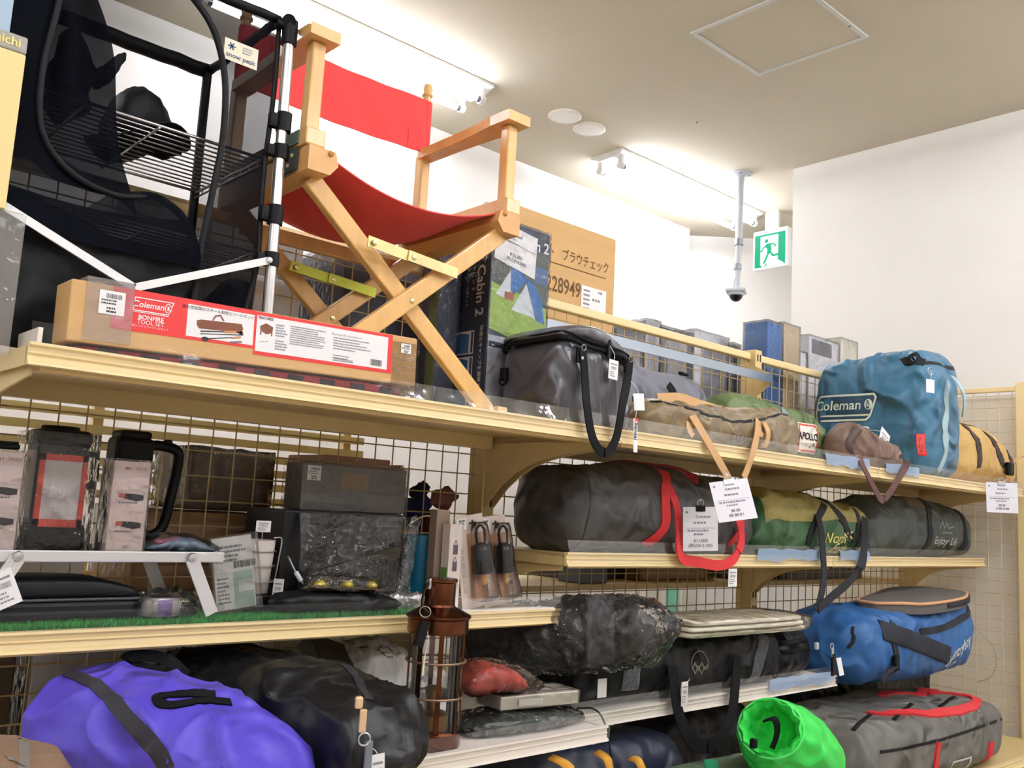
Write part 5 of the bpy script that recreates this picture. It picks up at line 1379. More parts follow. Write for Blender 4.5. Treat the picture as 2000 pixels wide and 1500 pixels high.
# dark bag in clear crumpled plastic, lying across
M_DKG = mat('black_green_nylon', '#1b1e20', .5, bump=.2, bscale=30, fold=.6)
p0, p1 = Vector((1.475, 1.72, 1.172)), Vector((1.67, 1.36, 1.25))
r = root('plastic_wrapped_bag', 'dark bag in crumpled clear plastic lying across the black bag', 'bag', (1.56, 1.54, 1.18))
ks = [(0, .06, -.055, .055), (.1, .074, -.068, .072), (.5, .08, -.072, .082), (.8, .078, -.07, .078), (.95, .065, -.055, .06), (1, .05, -.04, .04)]
o = mk('body', bag(ks, p0, p1, n=2.6, wr=.008, wsc=9, seed=101, crs=.006, cap=.025), M_DKG, r, smooth=True)
ks2 = [(0, .062, -.058, .058), (.1, .078, -.072, .077), (.5, .084, -.076, .086), (.8, .084, -.075, .083), (.9, .078, -.068, .074), (1, .05, -.035, .05)]
mk('plastic_cover', puff(bag(ks2, p0 - Vector((.01, -.02, 0)), p1 + Vector((.025, -.05, 0)), n=2.4, wr=.006, wsc=14, seed=103, cap=.03), .002, 7, 26, .009), film('crumpled_plastic', gloss=.95, rough=.04, bump=1.0, bscale=30, haze=.01), r, smooth=True, label='crumpled clear plastic cover')
bt = bvh(o)
ax = (p1 - p0).normalized(); c0 = p0.lerp(p1, .72)
pp = [c0 + Vector((0, 0, .09)) , c0 + Vector((-.06, -.03, .05)), c0 + Vector((-.07, -.04, 0)), c0 + Vector((-.05, -.03, -.06))]
mk('clear_tape', strap_on(bt, [c0 + Vector((.0, -.0, .1)), c0 + Vector((-.04, -.05, .05)), c0 + Vector((-.05, -.06, -.01)), c0 + Vector((-.03, -.05, -.07))], .06, .006, (-.7, -.65, .2)), M_TAPE, r, smooth=True)

# blue backpack lying on its front
M_BPK = mat('backpack_blue', '#255a93', .55, var=.06, vscale=6, bump=.2, bscale=40, fold=.35)
M_PAD = mat('grey_airmesh', '#5a5652', .9, bump=.5, bscale=250)
M_ORG = mat('tan_piping', '#c9966e', .7)
r = root('blue_backpack', 'blue backpack lying flat with grey padded back and tan piping', 'backpack', (3.2, 1.54, LZ))
o = mk('body', bag([(0, .13, 1.03, 1.215), (.05, .145, 1.015, 1.235), (.3, .155, 1.008, 1.25), (.55, .16, 1.008, 1.262), (.8, .155, 1.01, 1.275), (.93, .14, 1.02, 1.272), (1, .11, 1.05, 1.25)], (2.755, 1.53, 0), (3.60, 1.52, 0), n=3.2, wr=.010, wsc=6, seed=111, crs=.007, cap=.04, nu=90, nv=72), M_BPK, r, smooth=True)
bt = bvh(o)
def pad(u, v):
    x = lerp(2.99, 3.56, u); w = .105 + .05 * math.sin(math.pi * u) * (1 if True else 0)
    y = 1.50 + (v - .45) * 2 * w * (.75 + .25 * u)
    return x, y
pb = []
N = 26
outl = [(2.95, 1.45), (3.02, 1.405), (3.10, 1.375), (3.20, 1.365), (3.32, 1.362), (3.45, 1.37), (3.53, 1.40), (3.565, 1.46), (3.56, 1.54), (3.50, 1.60), (3.40, 1.62), (3.28, 1.60), (3.16, 1.57), (3.04, 1.545), (2.96, 1.52)]
zt = lambda x, y: (bt.ray_cast(Vector((x, y, 2)), Vector((0, 0, -1)))[0] or Vector((0, 0, 1.25))).z
ol = smooth_path([Vector((a, b, 0)) for a, b in outl + outl[:1]], 4)[:-1]
cx_, cy_ = 3.27, 1.49
V, Fc = [], []
ringn = len(ol)
for s, dz in ((1.0, -.02), (1.0, .022), (.93, .03), (.6, .034), (.25, .03)):
    for p in ol:
        x, y = cx_ + (p.x - cx_) * s, cy_ + (p.y - cy_) * s
        V.append(Vector((x, y, lerp(1.243, 1.272, (x - 2.95) / .6) + dz * .8 - .03 * max(0, (1.40 - y)) / .04 * .3)))
for i in range(4):
    for k in range(ringn): Fc.append([i * ringn + k, i * ringn + (k + 1) % ringn, (i + 1) * ringn + (k + 1) % ringn, (i + 1) * ringn + k])
Fc.append([4 * ringn + k for k in range(ringn)])
mk('back_pad', (V, Fc), M_PAD, r, smooth=True, label='grey air-mesh back panel')
mk('piping', tube([V[ringn + k] for k in range(ringn)], .0055, 8, closed=True), M_ORG, r, smooth=True, label='tan piping')
mk('pad_shadow_band', ribbon([V[ringn + k] + Vector((.02, .0, -.012)) for k in range(14, 34)], .02, (0, 0, 1), .004, 2), M_NVW, r, smooth=True)  # dark band modelled as the shade under the pad rim
mk('side_strap', strap_on(bt, PX((1645, 1202, 1.42), (1638, 1225, 1.385), (1632, 1252, 1.375)), .018, .012, (0, -1, .1)), M_NVW, r, smooth=True, auto=50)
mk('side_strap', strap_on(bt, PX((1740, 1215, 1.40), (1748, 1245, 1.375), (1755, 1285, 1.37), (1750, 1315, 1.37)), .026, .004, (0, -1, .1)), M_NVW, r, smooth=True, auto=50)
mk('compression_strap', strap_on(bt, PX((1790, 1235, 1.38), (1830, 1228, 1.38), (1870, 1208, 1.39), (1890, 1180, 1.42)), .022, .004, (.1, -1, .2)), M_NVW, r, smooth=True, auto=50)
mk('side_pocket', strap_on(bt, PX((1725, 1230, 1.385), (1765, 1245, 1.375), (1815, 1265, 1.37), (1850, 1280, 1.37)), .06, .005, (0, -1, 0)), mat('pocket_black', '#0c1522', .7), r, smooth=True)
mk('buckle', box(aty(1750, 1295, 1.362), (.03, .014, .05), bev=.004), M_BLACK, r)
mk('strap_end', ribbon(PX((1748, 1300, 1.362), (1735, 1315, 1.358), (1724, 1335, 1.36)), .018, (1, 0, .3), .003), M_NVW, r, smooth=True)
zc = aty(1625, 1262, 1.378)
pu = mk('zip_puller', join(ring(zc, .008, .0015, (0, 1, 0)), box(zc + Vector((0, -.002, -.018)), (.012, .004, .026), bev=.002)), M_STEEL, r, smooth=True, auto=40)
mk('luggage_strap', box(zc + Vector((.004, -.002, -.052)), (.018, .006, .062), bev=.002), M_BLACK, r)
tag_card(r, aty(1641, 1302, 1.366), .016, .05, (.9, -.4, .2), (.1, 0, 1), 14, blank=True)
bp_ = Plane(aty(1866, 1272, 1.375), (1, -.0, .36), (-.3, 0, 1))
mk('lettering', bp_.wrap(fine(text2d('Countryboy', .052, .016, .3, .85), .02), bt, .003), M_SCR, r)
mk('lettering', bp_.wrap(fine(shift2d(text2d('FREEDOM', .020, .01), -.045, -.038), .02), bt, .003), M_SCR, r)

# ================================================================== floor level goods at the right
DZ = .7335
M_STN = mat('stone_nylon', '#66655e', .55, var=.06, vscale=6, bump=.2, bscale=30, fold=.65)
r = root('stone_grey_bag', 'stone grey gear bag with bright red handles on the base deck', 'bag', (2.95, 1.48, DZ))
o = mk('body', bag([(0, .17, DZ, .925), (.04, .185, DZ, .945), (.3, .195, DZ, .955), (.7, .195, DZ, .952), (.95, .185, DZ, .93), (1, .165, DZ + .01, .91)], (2.50, 1.455, 0), (3.53, 1.45, 0), n=4, wr=.010, wsc=6, seed=121, crs=.005, cap=.03, nu=90, nv=72), M_STN, r, smooth=True)
bt = bvh(o)
zipper(r, PX((1712, 1472, 1.28), (1780, 1462, 1.28), (1860, 1440, 1.28), (1950, 1408, 1.30)), .008, M_BLACK, 'edge_zip', bt, (0, -.8, .5))
for px_ in (1812, 1922):
    mk('handle_base', strap_on(bt, PX((px_ + 2, 1448, 1.28), (px_ + 8, 1475, 1.27), (px_ + 12, 1505, 1.27)), .03, .006, (0, -1, .1)), M_REDW, r, smooth=True, auto=50)
hz = PX((1690, 1408, 1.40), (1715, 1398, 1.36), (1760, 1400, 1.33), (1800, 1412, 1.31), (1850, 1418, 1.30), (1890, 1408, 1.31), (1893, 1392, 1.36), (1860, 1382, 1.42), (1800, 1378, 1.46))
mk('carry_handle', strap_on(bt, hz, .030, .007, (0, -.35, .94)), M_REDW, r, smooth=True, auto=50)
hz = PX((1712, 1388, 1.50), (1730, 1360, 1.5), (1765, 1368, 1.48), (1790, 1380, 1.46), (1800, 1355, 1.5), (1850, 1355, 1.5), (1856, 1365, 1.52))
mk('carry_handle', strap_on(bt, hz, .030, .007, (0, -.35, .94)), M_REDW, r, smooth=True, auto=50)
for a_ in ((1668, 1440), (1745, 1425), (1835, 1398)):
    mk('black_trim', strap_on(bt, PX((a_[0] - 12, a_[1] + 8, 1.33), (a_[0], a_[1], 1.36), (a_[0] + 16, a_[1] - 8, 1.40)), .012, .002, (0, -.4, .9)), M_WEBK, r, smooth=True)
tag_card(r, aty(1903, 1402, 1.30) + Vector((0, -.01, .022)), .075, .03, (1, .3, -.45), (.2, .8, .4), 15)
lp2 = Plane(aty(1868, 1502, 1.27), (1, 0, -.0), (0, 0, 1))
mk('logo_frame', lp2.wrap(fine(outline2d([(-.06, -.03), (.06, -.03), (.07, .03), (-.05, .03)], .007), .02), bt, .003), M_SCR, r)
r = root('black_case_bag', 'black soft case standing behind the stone grey bag', 'bag', (3.2, 1.71, DZ))
mk('body', bag([(0, .05, DZ, .998), (.5, .055, DZ, 1.004), (.97, .052, DZ, 1.002), (1, .045, DZ + .01, .99)], (2.76, 1.716, 0), (3.87, 1.716, 0), n=5, wr=.006, wsc=6, seed=125, cap=.03), M_BLKN, r, smooth=True)
mk('tab', box((3.70, 1.69, 1.008), (.03, .012, .02), bev=.004), M_BLACK, r)
mk('red_strap', ribbon([(2.85, 1.672, .985), (2.95, 1.668, .975), (3.08, 1.668, .985), (3.18, 1.672, .98)], .03, (0, 0, 1), .004), mat('red_webbing_dark', '#9c1f28', .6), r)

# green stuff sack with drawcord mouth
M_NEO = mat('bright_green_nylon', '#2fd24c', .45, var=.05, vscale=8, bump=.25, bscale=30, fold=.5)
r = root('green_stuff_sack', 'bright green drawstring stuff sack slumped over the olive roll', 'stuff sack', (2.2, 1.3, DZ))
m0 = aty(1508, 1425, 1.16); e1 = aty(1640, 1570, 1.32)
axd = (e1 - m0).normalized()
_, uu, vv = frame_of(axd)
prof = [(-.02, .058), (-.008, .066), (.01, .070), (.05, .082), (.10, .09), (.18, .096), (.26, .094), (.32, .078), (.36, .04)]
V, Fc = [], []
SEG = 64
for h_, rr in prof:
    for k in range(SEG):
        a = 2 * math.pi * k / SEG
        pl_ = .05 * math.exp(-max(0, h_ + .02) * 16)
        q = rr * (1 + pl_ * math.sin(k * 11 * 2 * math.pi / SEG * 1.0) + .05 * fbm(Vector((math.cos(a) * 2, math.sin(a) * 2, h_ * 14)), 3))
        V.append(m0 + axd * h_ + (uu * math.cos(a) * 1.12 + vv * math.sin(a)) * q)
for i in range(len(prof) - 1):
    for k in range(SEG): Fc.append([i * SEG + k, i * SEG + (k + 1) % SEG, (i + 1) * SEG + (k + 1) % SEG, (i + 1) * SEG + k])
Fc.append([(len(prof) - 1) * SEG + k for k in range(SEG)])
mk('sack', (V, Fc), M_NEO, r, smooth=True)
# puckered mouth: inner lining that falls into the opening
V, Fc = [], []
for h_, rr in ((-.02, .058), (-.012, .05), (.01, .046), (.05, .042), (.075, .0)):
    for k in range(SEG):
        a = 2 * math.pi * k / SEG
        q = max(rr, .0005) * (1 + .05 * math.sin(k * 11 * 2 * math.pi / SEG))
        V.append(m0 + axd * h_ + (uu * math.cos(a) * 1.12 + vv * math.sin(a)) * q)
for i in range(4):
    for k in range(SEG): Fc.append([i * SEG + k, i * SEG + (k + 1) % SEG, (i + 1) * SEG + (k + 1) % SEG, (i + 1) * SEG + k])
mk('mouth_lining', (V, Fc), M_NEO, r, smooth=True)
mk('drawcord', tube([m0 + axd * -.012 + (uu * math.cos(a) * 1.12 + vv * math.sin(a)) * .064 for a in [k * math.pi / 16 for k in range(32)]], .0028, 6, closed=True), mat('cord_green', '#57e070', .6), r, smooth=True)
mk('black_handle', ribbon(PX((1492, 1408, 1.165), (1510, 1404, 1.145), (1518, 1418, 1.14), (1516, 1440, 1.145), (1508, 1462, 1.15)), .018, (1, 0, .2), .004), M_WEBK, r, smooth=True)
mk('cord_lock', box(aty(1472, 1452, 1.12), (.014, .014, .02), bev=.004), M_BLACK, r)

M_MOS = mat('moss_nylon', '#5d6f55', .55, var=.06, vscale=6, bump=.2, bscale=30, fold=.6)
r = root('moss_roll', 'moss green roll with bright green strap under the stuff sack', 'roll bag', (1.9, 1.32, DZ))
o = mk('body', bag([(0, .07, DZ, .86), (.08, .10, DZ, .925), (.5, .108, DZ, .935), (.9, .10, DZ, .92), (1, .07, DZ, .87)], (1.52, 1.335, 0), (2.25, 1.32, 0), n=2.4, wr=.005, wsc=8, seed=131, cap=.03), M_MOS, r, smooth=True)
mk('strap', strap_on(bvh(o), PX((1392, 1475, 1.34), (1405, 1485, 1.28), (1412, 1505, 1.25)), .026, .004, (0, -.6, .8)), mat('jade_webbing', '#1fa070', .6), r, smooth=True)
M_DNV = mat('dark_navy_nylon', '#141d33', .5, bump=.2, bscale=30, fold=.6)
r = root('navy_bag', 'dark navy bag with yellow straps in shadow under the shelf', 'bag', (1.45, 1.52, DZ))
o = mk('body', bag([(0, .08, DZ, .94), (.06, .10, DZ, .97), (.5, .105, DZ, .98), (.94, .10, DZ, .965), (1, .08, DZ, .94)], (1.12, 1.545, 0), (1.98, 1.545, 0), n=3, wr=.008, wsc=7, seed=135, cap=.03), M_DNV, r, smooth=True)
M_YWB = mat('ochre_webbing', '#c8902c', .7)
for P in (((1075, 1478, 1.36), (1100, 1490, 1.33), (1118, 1506, 1.32)), ((1165, 1468, 1.36), (1185, 1482, 1.33), (1192, 1506, 1.32)), ((1232, 1480, 1.35), (1246, 1486, 1.32), (1256, 1506, 1.31))):
    mk('strap', ribbon(PX(*P), .020, (1, 0, .3), .003), M_YWB, r, smooth=True)
r = root('black_long_bag', 'long black bag in shadow below the low shelf', 'bag', (2.3, 1.62, DZ))
mk('body', bag([(0, .08, DZ, .96), (.05, .10, DZ, .985), (.5, .105, DZ, .995), (1, .09, DZ, .97)], (2.0, 1.655, 0), (2.46, 1.655, 0), n=3, wr=.008, wsc=7, seed=137, cap=.03), M_BLKN, r, smooth=True)
# ================================================================== left bay, lantern shelf
SZ = 1.2785
# artificial turf
r = root('turf_mat', 'bright green artificial turf mat on the lantern shelf', 'turf mat', (.83, 1.63, SZ))
M_TURF = mat('turf', '#2f8a35', .8, var=.3, vscale=60)
mk('backing', bx(.36, 1.17, 1.512, 1.755, SZ, SZ + .003), mat('turf_back', '#1d4a25', .9), r)
rnd = random.Random(5); V, Fc = [], []
for k in range(14000):
    x = rnd.uniform(.36, 1.17); y = 1.512 + (rnd.random() ** 1.6) * .243; a = rnd.uniform(0, 6.28); h_ = rnd.uniform(.006, .012); n = len(V); dx, dy = math.cos(a) * .0012, math.sin(a) * .0012
    V += [Vector((x - dx, y - dy, SZ + .003)), Vector((x + dx, y + dy, SZ + .003)), Vector((x + rnd.uniform(-.004, .004), y + rnd.uniform(-.004, .004), SZ + .003 + h_))]; Fc.append([n, n + 1, n + 2])
o = mk('blades', (V, Fc), M_TURF, r); o['kind'] = 'stuff'
GZ = SZ + .0125
# folding mini table
r = root('mini_table', 'small folding camp table with pale metal rails and legs', 'table', (.56, 1.6, GZ))
M_TBL = mat('table_alu', '#d9d8d6', .35, metal=.4)
tz = 1.392
mk('front_rail', bx(.36, .727, 1.522, 1.53, tz - .012, tz + .006, .002), M_TBL, r)
mk('rear_rail', bx(.36, .727, 1.712, 1.72, tz - .012, tz + .006, .002), M_TBL, r)
mk('top', bx(.36, .727, 1.53, 1.712, tz - .002, tz + .003), mat('table_top', '#55524e', .5, metal=.3), r)
for y in (1.518, 1.724):
    for sx, x0_, x1_ in ((1, .668, .712), (-1, .40, .352)):
        lg = mk('leg', bar((x0_, y, tz - .006), (x1_, y, GZ + .004), .004, .022, (1, 0, 0)), M_TBL, r)
        mk('hinge_bolt', lathe((x0_, y - .002, tz - .003), [(.008, 0), (.007, .003), (.0001, .004)], 14, (0, -1, 0)), M_STEEL, lg)
TT = tz + .0035
# red-framed lantern
r = root('red_lantern', 'black square LED lantern with red frame and frosted panel', 'lantern', (.45, 1.6, TT))
lx0, lx1, ly0, ly1, lz1 = .418, .506, 1.558, 1.64, 1.585
mk('body', bx(lx0 + .006, lx1 - .006, ly0 + .006, ly1 - .006, TT + .035, lz1 - .02, .006), mat('lantern_dark', '#14110f', .4, spec=.3), r)
mk('base', bx(lx0, lx1, ly0, ly1, TT, TT + .04, .007), M_BLACK, r)
mk('cap', bx(lx0 + .002, lx1 - .002, ly0 + .002, ly1 - .002, lz1 - .028, lz1, .009), M_BLACK, r)
mk('top_knob', lathe(((lx0 + lx1) / 2, (ly0 + ly1) / 2, lz1), [(.03, -.002), (.028, .006), (.0001, .007)], 24), M_BLACK, r, smooth=True)
fpl = Plane(((lx0 + lx1) / 2, ly0 + .006, (TT + lz1) / 2 + .004), (1, 0, 0), (0, 0, 1))
w2, h2 = .036, .062
fr = mk('red_frame', join(*[bx((lx0 + lx1) / 2 + a, (lx0 + lx1) / 2 + b, ly0 + .001, ly0 + .008, c_, d_) for a, b, c_, d_ in ((-w2, w2, 1.535, 1.545), (-w2, w2, TT + .036, TT + .048), (-w2, -w2 + .008, TT + .036, 1.545), (w2 - .008, w2, TT + .036, 1.545))]), mat('lantern_red', '#c23a25', .4), r, label='red plastic frame')
mk('frosted_panel', bx((lx0 + lx1) / 2 - w2 + .008, (lx0 + lx1) / 2 + w2 - .008, ly0 + .0025, ly0 + .006, TT + .048, 1.535), mat('frosted', '#d6cfcb', .4, bump=.3, bscale=60, stretch=(30, 1, 1)), r, label='frosted ribbed light panel')
mk('side_panel', bx(lx0 + .0045, lx0 + .007, ly0 + .015, ly1 - .015, TT + .048, 1.55), mat('smoke_panel', '#77736f', .3), r)
mk('side_hook', tube([(lx1, ly0 + .03, 1.55), (lx1 + .012, ly0 + .03, 1.545), (lx1 + .014, ly0 + .03, 1.51), (lx1 + .002, ly0 + .03, 1.495)], .005, 8, 5), M_BLACK, r, smooth=True)
mk('wrap_film', bx(lx0 - .008, lx1 + .006, ly0 - .006, ly1 + .004, TT + .001, lz1 - .005), M_WRAP, r)
# two white boxes of bottle lanterns
def lantern_box(x0, x1, y0, y1, z1, lb):
    q = root('light_box', lb, 'box', ((x0 + x1) / 2, (y0 + y1) / 2, TT), 'white boxes of pocket lights')
    mk('carton', bx(x0, x1, y0, y1, TT, z1, .0015), mat('pink_white_card', '#e6d3cd', .5), q)
    pl = Plane(((x0 + x1) / 2, y0, TT), (1, 0, 0), (0, 0, 1))
    for zz in (.045, .09):
        mk('printed_light', pl.put(join2d(shift2d(poly2d([(-.012, -.004), (.008, -.008), (.02, -.006), (.02, .002), (.004, .004), (-.012, .004)]), .002, zz)), .0008), PB, q)
        mk('printed_cap', pl.put(shift2d(poly2d([(-.02, -.003), (-.010, -.003), (-.010, .004), (-.02, .004)]), .002, zz), .0009), mat('print_coral', '#c0604c', .6), q)
    mk('lettering', pl.put(join2d(shift2d(text2d('MOSS', .0075), .014, z1 - TT - .012), lines2d(-.012, z1 - TT - .0145, .014, 1, .004, .005, 3)), .0008), mat('print_rust', '#b98678', .6), q)
    mk('small_print', pl.put(join2d(lines2d(-.018, .032, .036, 1, .004, .0022, 4), lines2d(-.018, .078, .036, 1, .004, .0022, 5)), .0008), M_INKL, q)
    sp = Plane((x0, (y0 + y1) / 2, TT), (0, -1, 0), (0, 0, 1))
    mk('printed_lantern', sp.put(disc2d(.0, .065, .016, 16, .024), .0008), mat('print_charcoal', '#4b4547', .6), q)
    mk('wrap_film', bx(x0 - .002, x1 + .002, y0 - .002, y1 + .002, TT, z1 + .003), M_WRAP, q)
    return q
lantern_box(.533, .592, 1.54, 1.598, 1.542, 'pinkish white light box standing between the two lanterns')
lantern_box(.345, .399, 1.54, 1.598, 1.543, 'pinkish white light box left of the red framed lantern')
b_ = root('black_cap_box', 'small black case on top of the outermost light box', 'case', (.375, 1.57, 1.5465))
mk('body', bx(.352, .393, 1.548, 1.59, 1.5465, 1.556, .003), M_BLACK, b_)
mk('lid', bx(.354, .391, 1.55, 1.588, 1.556, 1.559, .001), M_BLACKG, b_)
# black lantern with handle
r = root('black_lantern', 'tall black lantern with big side handle behind the light box', 'lantern', (.63, 1.68, TT))
mk('body', bx(.572, .64, 1.652, 1.71, TT, 1.588, .009), M_BLACK, r)
mk('cap', bx(.578, .634, 1.655, 1.707, 1.585, 1.6, .006), M_BLACK, r)
mk('handle', tube([(.638, 1.68, 1.575), (.655, 1.68, 1.578), (.688, 1.68, 1.572), (.694, 1.68, 1.55), (.686, 1.68, 1.48), (.676, 1.68, 1.43), (.655, 1.68, 1.415), (.638, 1.68, 1.42)], .0095, 10, 6), M_BLACK, r, smooth=True)
mk('handle_lug', box((.672, 1.68, 1.583), (.014, .012, .014), bev=.003), M_BLACK, r)
# flat pack of printed bags
r = root('sweets_pack', 'flat clear packet with blue and pink print on mini table', 'packet', (.65, 1.57, TT))
mk('contents', bag([(0, .02, TT, TT + .010), (.3, .03, TT, TT + .026), (.7, .03, TT, TT + .02), (1, .015, TT, TT + .006)], (.607, 1.572, 0), (.722, 1.562, 0), n=2.4, wr=.006, wsc=40, seed=3, nu=24, nv=20, cap=.008), mat('packet_print', '#7f93a8', .4, var=.5, vscale=60), r, smooth=True)
mk('pink_print', bag([(0, .008, TT + .012, TT + .02), (1, .008, TT + .014, TT + .026)], (.618, 1.552, 0), (.655, 1.55, 0), n=2.4, wr=.004, wsc=40, seed=4, nu=10, nv=12, cap=.004), mat('packet_pink', '#a86a80', .4), r, smooth=True)
mk('film', bag([(0, .024, TT, TT + .014), (.3, .034, TT, TT + .031), (.7, .034, TT, TT + .025), (1, .02, TT, TT + .010)], (.602, 1.572, 0), (.735, 1.562, 0), n=2.2, wr=.006, wsc=30, seed=5, nu=24, nv=20, cap=.008), M_WRAP, r, smooth=True)
# black hard case under the table
r = root('hard_case', 'long black plastic hard case under the mini table', 'case', (.48, 1.6, GZ))
mk('lower_shell', bx(.362, .598, 1.545, 1.66, GZ, GZ + .028, .008), mat('case_black', '#121317', .5, spec=.3, bump=.1, bscale=400), r)
V, Fc = bag([(0, .05, GZ + .03, GZ + .052), (.06, .057, GZ + .03, GZ + .062), (.7, .057, GZ + .03, GZ + .062), (.92, .055, GZ + .03, GZ + .05), (1, .05, GZ + .03, GZ + .045)], (.362, 1.602, 0), (.598, 1.602, 0), n=5, wr=.0, nu=20, nv=24, cap=.008)
mk('lid', (V, Fc), MATS['case_black'], r, smooth=True)
mk('rim', bx(.360, .600, 1.543, 1.662, GZ + .027, GZ + .032, .002), mat('case_rim', '#34353a', .45), r)
# roll of tape in plastic
r = root('tape_roll', 'roll of silver and purple tape in clear wrapper', 'tape roll', (.64, 1.555, GZ))
mk('roll', lathe((.638, 1.562, GZ), [(.02, .0), (.033, .0), (.034, .003), (.034, .027), (.033, .03), (.02, .03)], 32), mat('tape_silver', '#b9b2ae', .35, metal=.4), r, smooth=True, auto=40)
mk('purple_label', sheet(lambda u, v: (.638 + .0348 * math.cos(lerp(-2.0, -1.3, u)), 1.562 + .0348 * math.sin(lerp(-2.0, -1.3, u)), GZ + .002 + v * .026), 10, 2), mat('tape_purple', '#83689c', .5), r)
mk('wrapper', puff(bag([(0, .035, GZ, GZ + .034), (.6, .04, GZ, GZ + .04), (1, .022, GZ, GZ + .03)], (.598, 1.562, 0), (.70, 1.556, 0), n=2.4, wr=.006, wsc=30, seed=9, nu=24, nv=24, cap=.01), .001, 3, 40, .006), film('crumpled_plastic', gloss=.55), r, smooth=True)
# leaflet in clear sleeve and wire cup holder
r = root('leaflet_pack', 'leaning white and green leaflet in a clear sleeve', 'leaflet', (.77, 1.56, GZ))
lc = Vector((.776, 1.575, GZ + .0)); R = Matrix.Rotation(-.2, 3, 'Z') @ Matrix.Rotation(-.17, 3, 'Y')
# face looks towards the aisle, leaning sideways
mk('card', box(lc + Vector((-.004, 0, .068)), (.07, .012, .128), R=R), mat('leaflet_white', '#e4e3dc', .5), r)
pl = Plane(lc + Vector((-.004, 0, .068)) + R @ Vector((0, -.006, 0)), R @ Vector((1, 0, 0)), R @ Vector((0, 0, 1)))
mk('green_block', pl.put(rects2d([(-.002, -.062, .033, .002)]), .0008), mat('leaflet_green', '#a9bcae', .5), r)
mk('pale_block', pl.put(rects2d([(.006, -.035, .033, -.014)]), .0012), mat('leaflet_pale', '#d2dad3', .5), r)
mk('small_print', pl.put(join2d(lines2d(-.03, .045, .055, 4, .008, .004, 5), lines2d(-.031, -.01, .022, 7, .007, .003, 6)), .001), M_INKL, r)
mk('barcode', pl.put(shift2d(barcode2d(0, 0, .04, .012, 8), .0, .008), .0012), PB, r)
mk('clear_sleeve', box(lc + Vector((.0, 0, .068)), (.086, .018, .136), R=R), M_WRAP, r)
r = root('wire_cup', 'white cup in a chrome wire basket with price tag', 'cup', (.835, 1.60, GZ))
mk('cup', lathe((.832, 1.61, GZ), [(.0001, .028), (.026, .028), (.031, .09), (.033, .125), (.0315, .125), (.029, .09), (.024, .032)], 28), mat('cup_white', '#e3d9d2', .4), r, smooth=True)
mk('dark_base', bx(.805, .862, 1.585, 1.64, GZ, GZ + .026, .004), M_BLACK, r)
ws = []
for zz in (.05, .078, .105): ws.append(tube([Vector((.832 + .036 * math.cos(k * .3142), 1.61 + .036 * math.sin(k * .3142), GZ + zz)) for k in range(20)], .0014, 6, closed=True))
ws.append(tube([(.866, 1.60, GZ + .02), (.868, 1.59, GZ + .09), (.868, 1.585, GZ + .128), (.85, 1.582, GZ + .13)], .0016, 6, 5))
for k, w_ in enumerate(ws): mk('wire_ring' if k < 3 else 'wire_handle', w_, M_STEEL, r, smooth=True)
tag_card(r, Vector((.862, 1.572, GZ + .035)), .02, .042, (.6, -.8, 0), (.1, 0, 1), 22)
tag_card(r, Vector((.836, 1.60, GZ + .15)), .03, .021, (1, 0, 0), (0, 0, 1), 23)
mk('tag_stem', bx(.8355, .8365, 1.601, 1.602, GZ + .1, GZ + .142), M_GREYP, r)
# big black box and wrapped carton on it
r = root('black_stove_box', 'large black box in loose glossy plastic on the turf', 'box', (1.02, 1.64, GZ))
mk('box', bx(.872, 1.152, 1.592, 1.748, GZ, 1.474, .004), mat('satin_black', '#0c0c0e', .35, spec=.3), r)
mk('lid_flap', bar((.93, 1.588, 1.345), (1.13, 1.57, 1.40), .004, .03, (0, -.5, 1)), mat('satin_grey', '#3a3632', .25), r)
V, Fc = sheet(lambda u, v: (lerp(.90, 1.165, u), 1.585 - .02 * v - .015 * math.sin(u * 9 + v * 4) * .5, lerp(1.47, 1.31, v) + .02 * math.sin(u * 5) * v), 30, 22)
mk('loose_plastic', (V, Fc), film('crumpled_plastic', gloss=.55), r, smooth=True, label='loose sheet of clear plastic')
mk('plastic_edge', bag([(0, .008, -.012, .012), (.5, .01, -.014, .016), (1, .008, -.01, .012)], (1.148, 1.578, 1.31), (1.166, 1.575, 1.47), n=2.2, wr=.006, wsc=40, seed=6, nu=24, nv=14, cap=.006, up=(1, 0, 0)), film('crumpled_plastic', gloss=.55), r, smooth=True)
r = root('wrapped_long_box', 'long grey box in tight wrap with sticker on black box', 'box', (1.09, 1.71, 1.4745))
mk('carton', bx(.955, 1.215, 1.68, 1.752, 1.4745, 1.57, .003), mat('box_steel', '#6d6862', .45, var=.15, vscale=20, stretch=(1, 1, 6)), r)
pl = Plane((1.085, 1.68, 1.52), (1, 0, 0), (0, 0, 1))
mk('brown_patch', pl.put(rects2d([(-.04, .0, .03, .035)]), .0008), mat('box_tan', '#8a7150', .5), r)
sticker(-.105, .03, .032, .03, 0, 8, r, pl)
mk('wrap_film', bx(.951, 1.219, 1.676, 1.756, 1.4745, 1.574), M_WRAP2, r)
r = root('orange_board', 'thin orange board standing at the end of the grey wrapped box', 'board', (1.232, 1.715, 1.4))
mk('board', bx(1.2195, 1.2295, 1.712, 1.76, SZ, 1.575, .002), mat('orange_card', '#b07a52', .6), r)
mk('flap', bx(1.2205, 1.2285, 1.715, 1.757, 1.575, 1.583), mat('orange_card2', '#c58e66', .6), r)
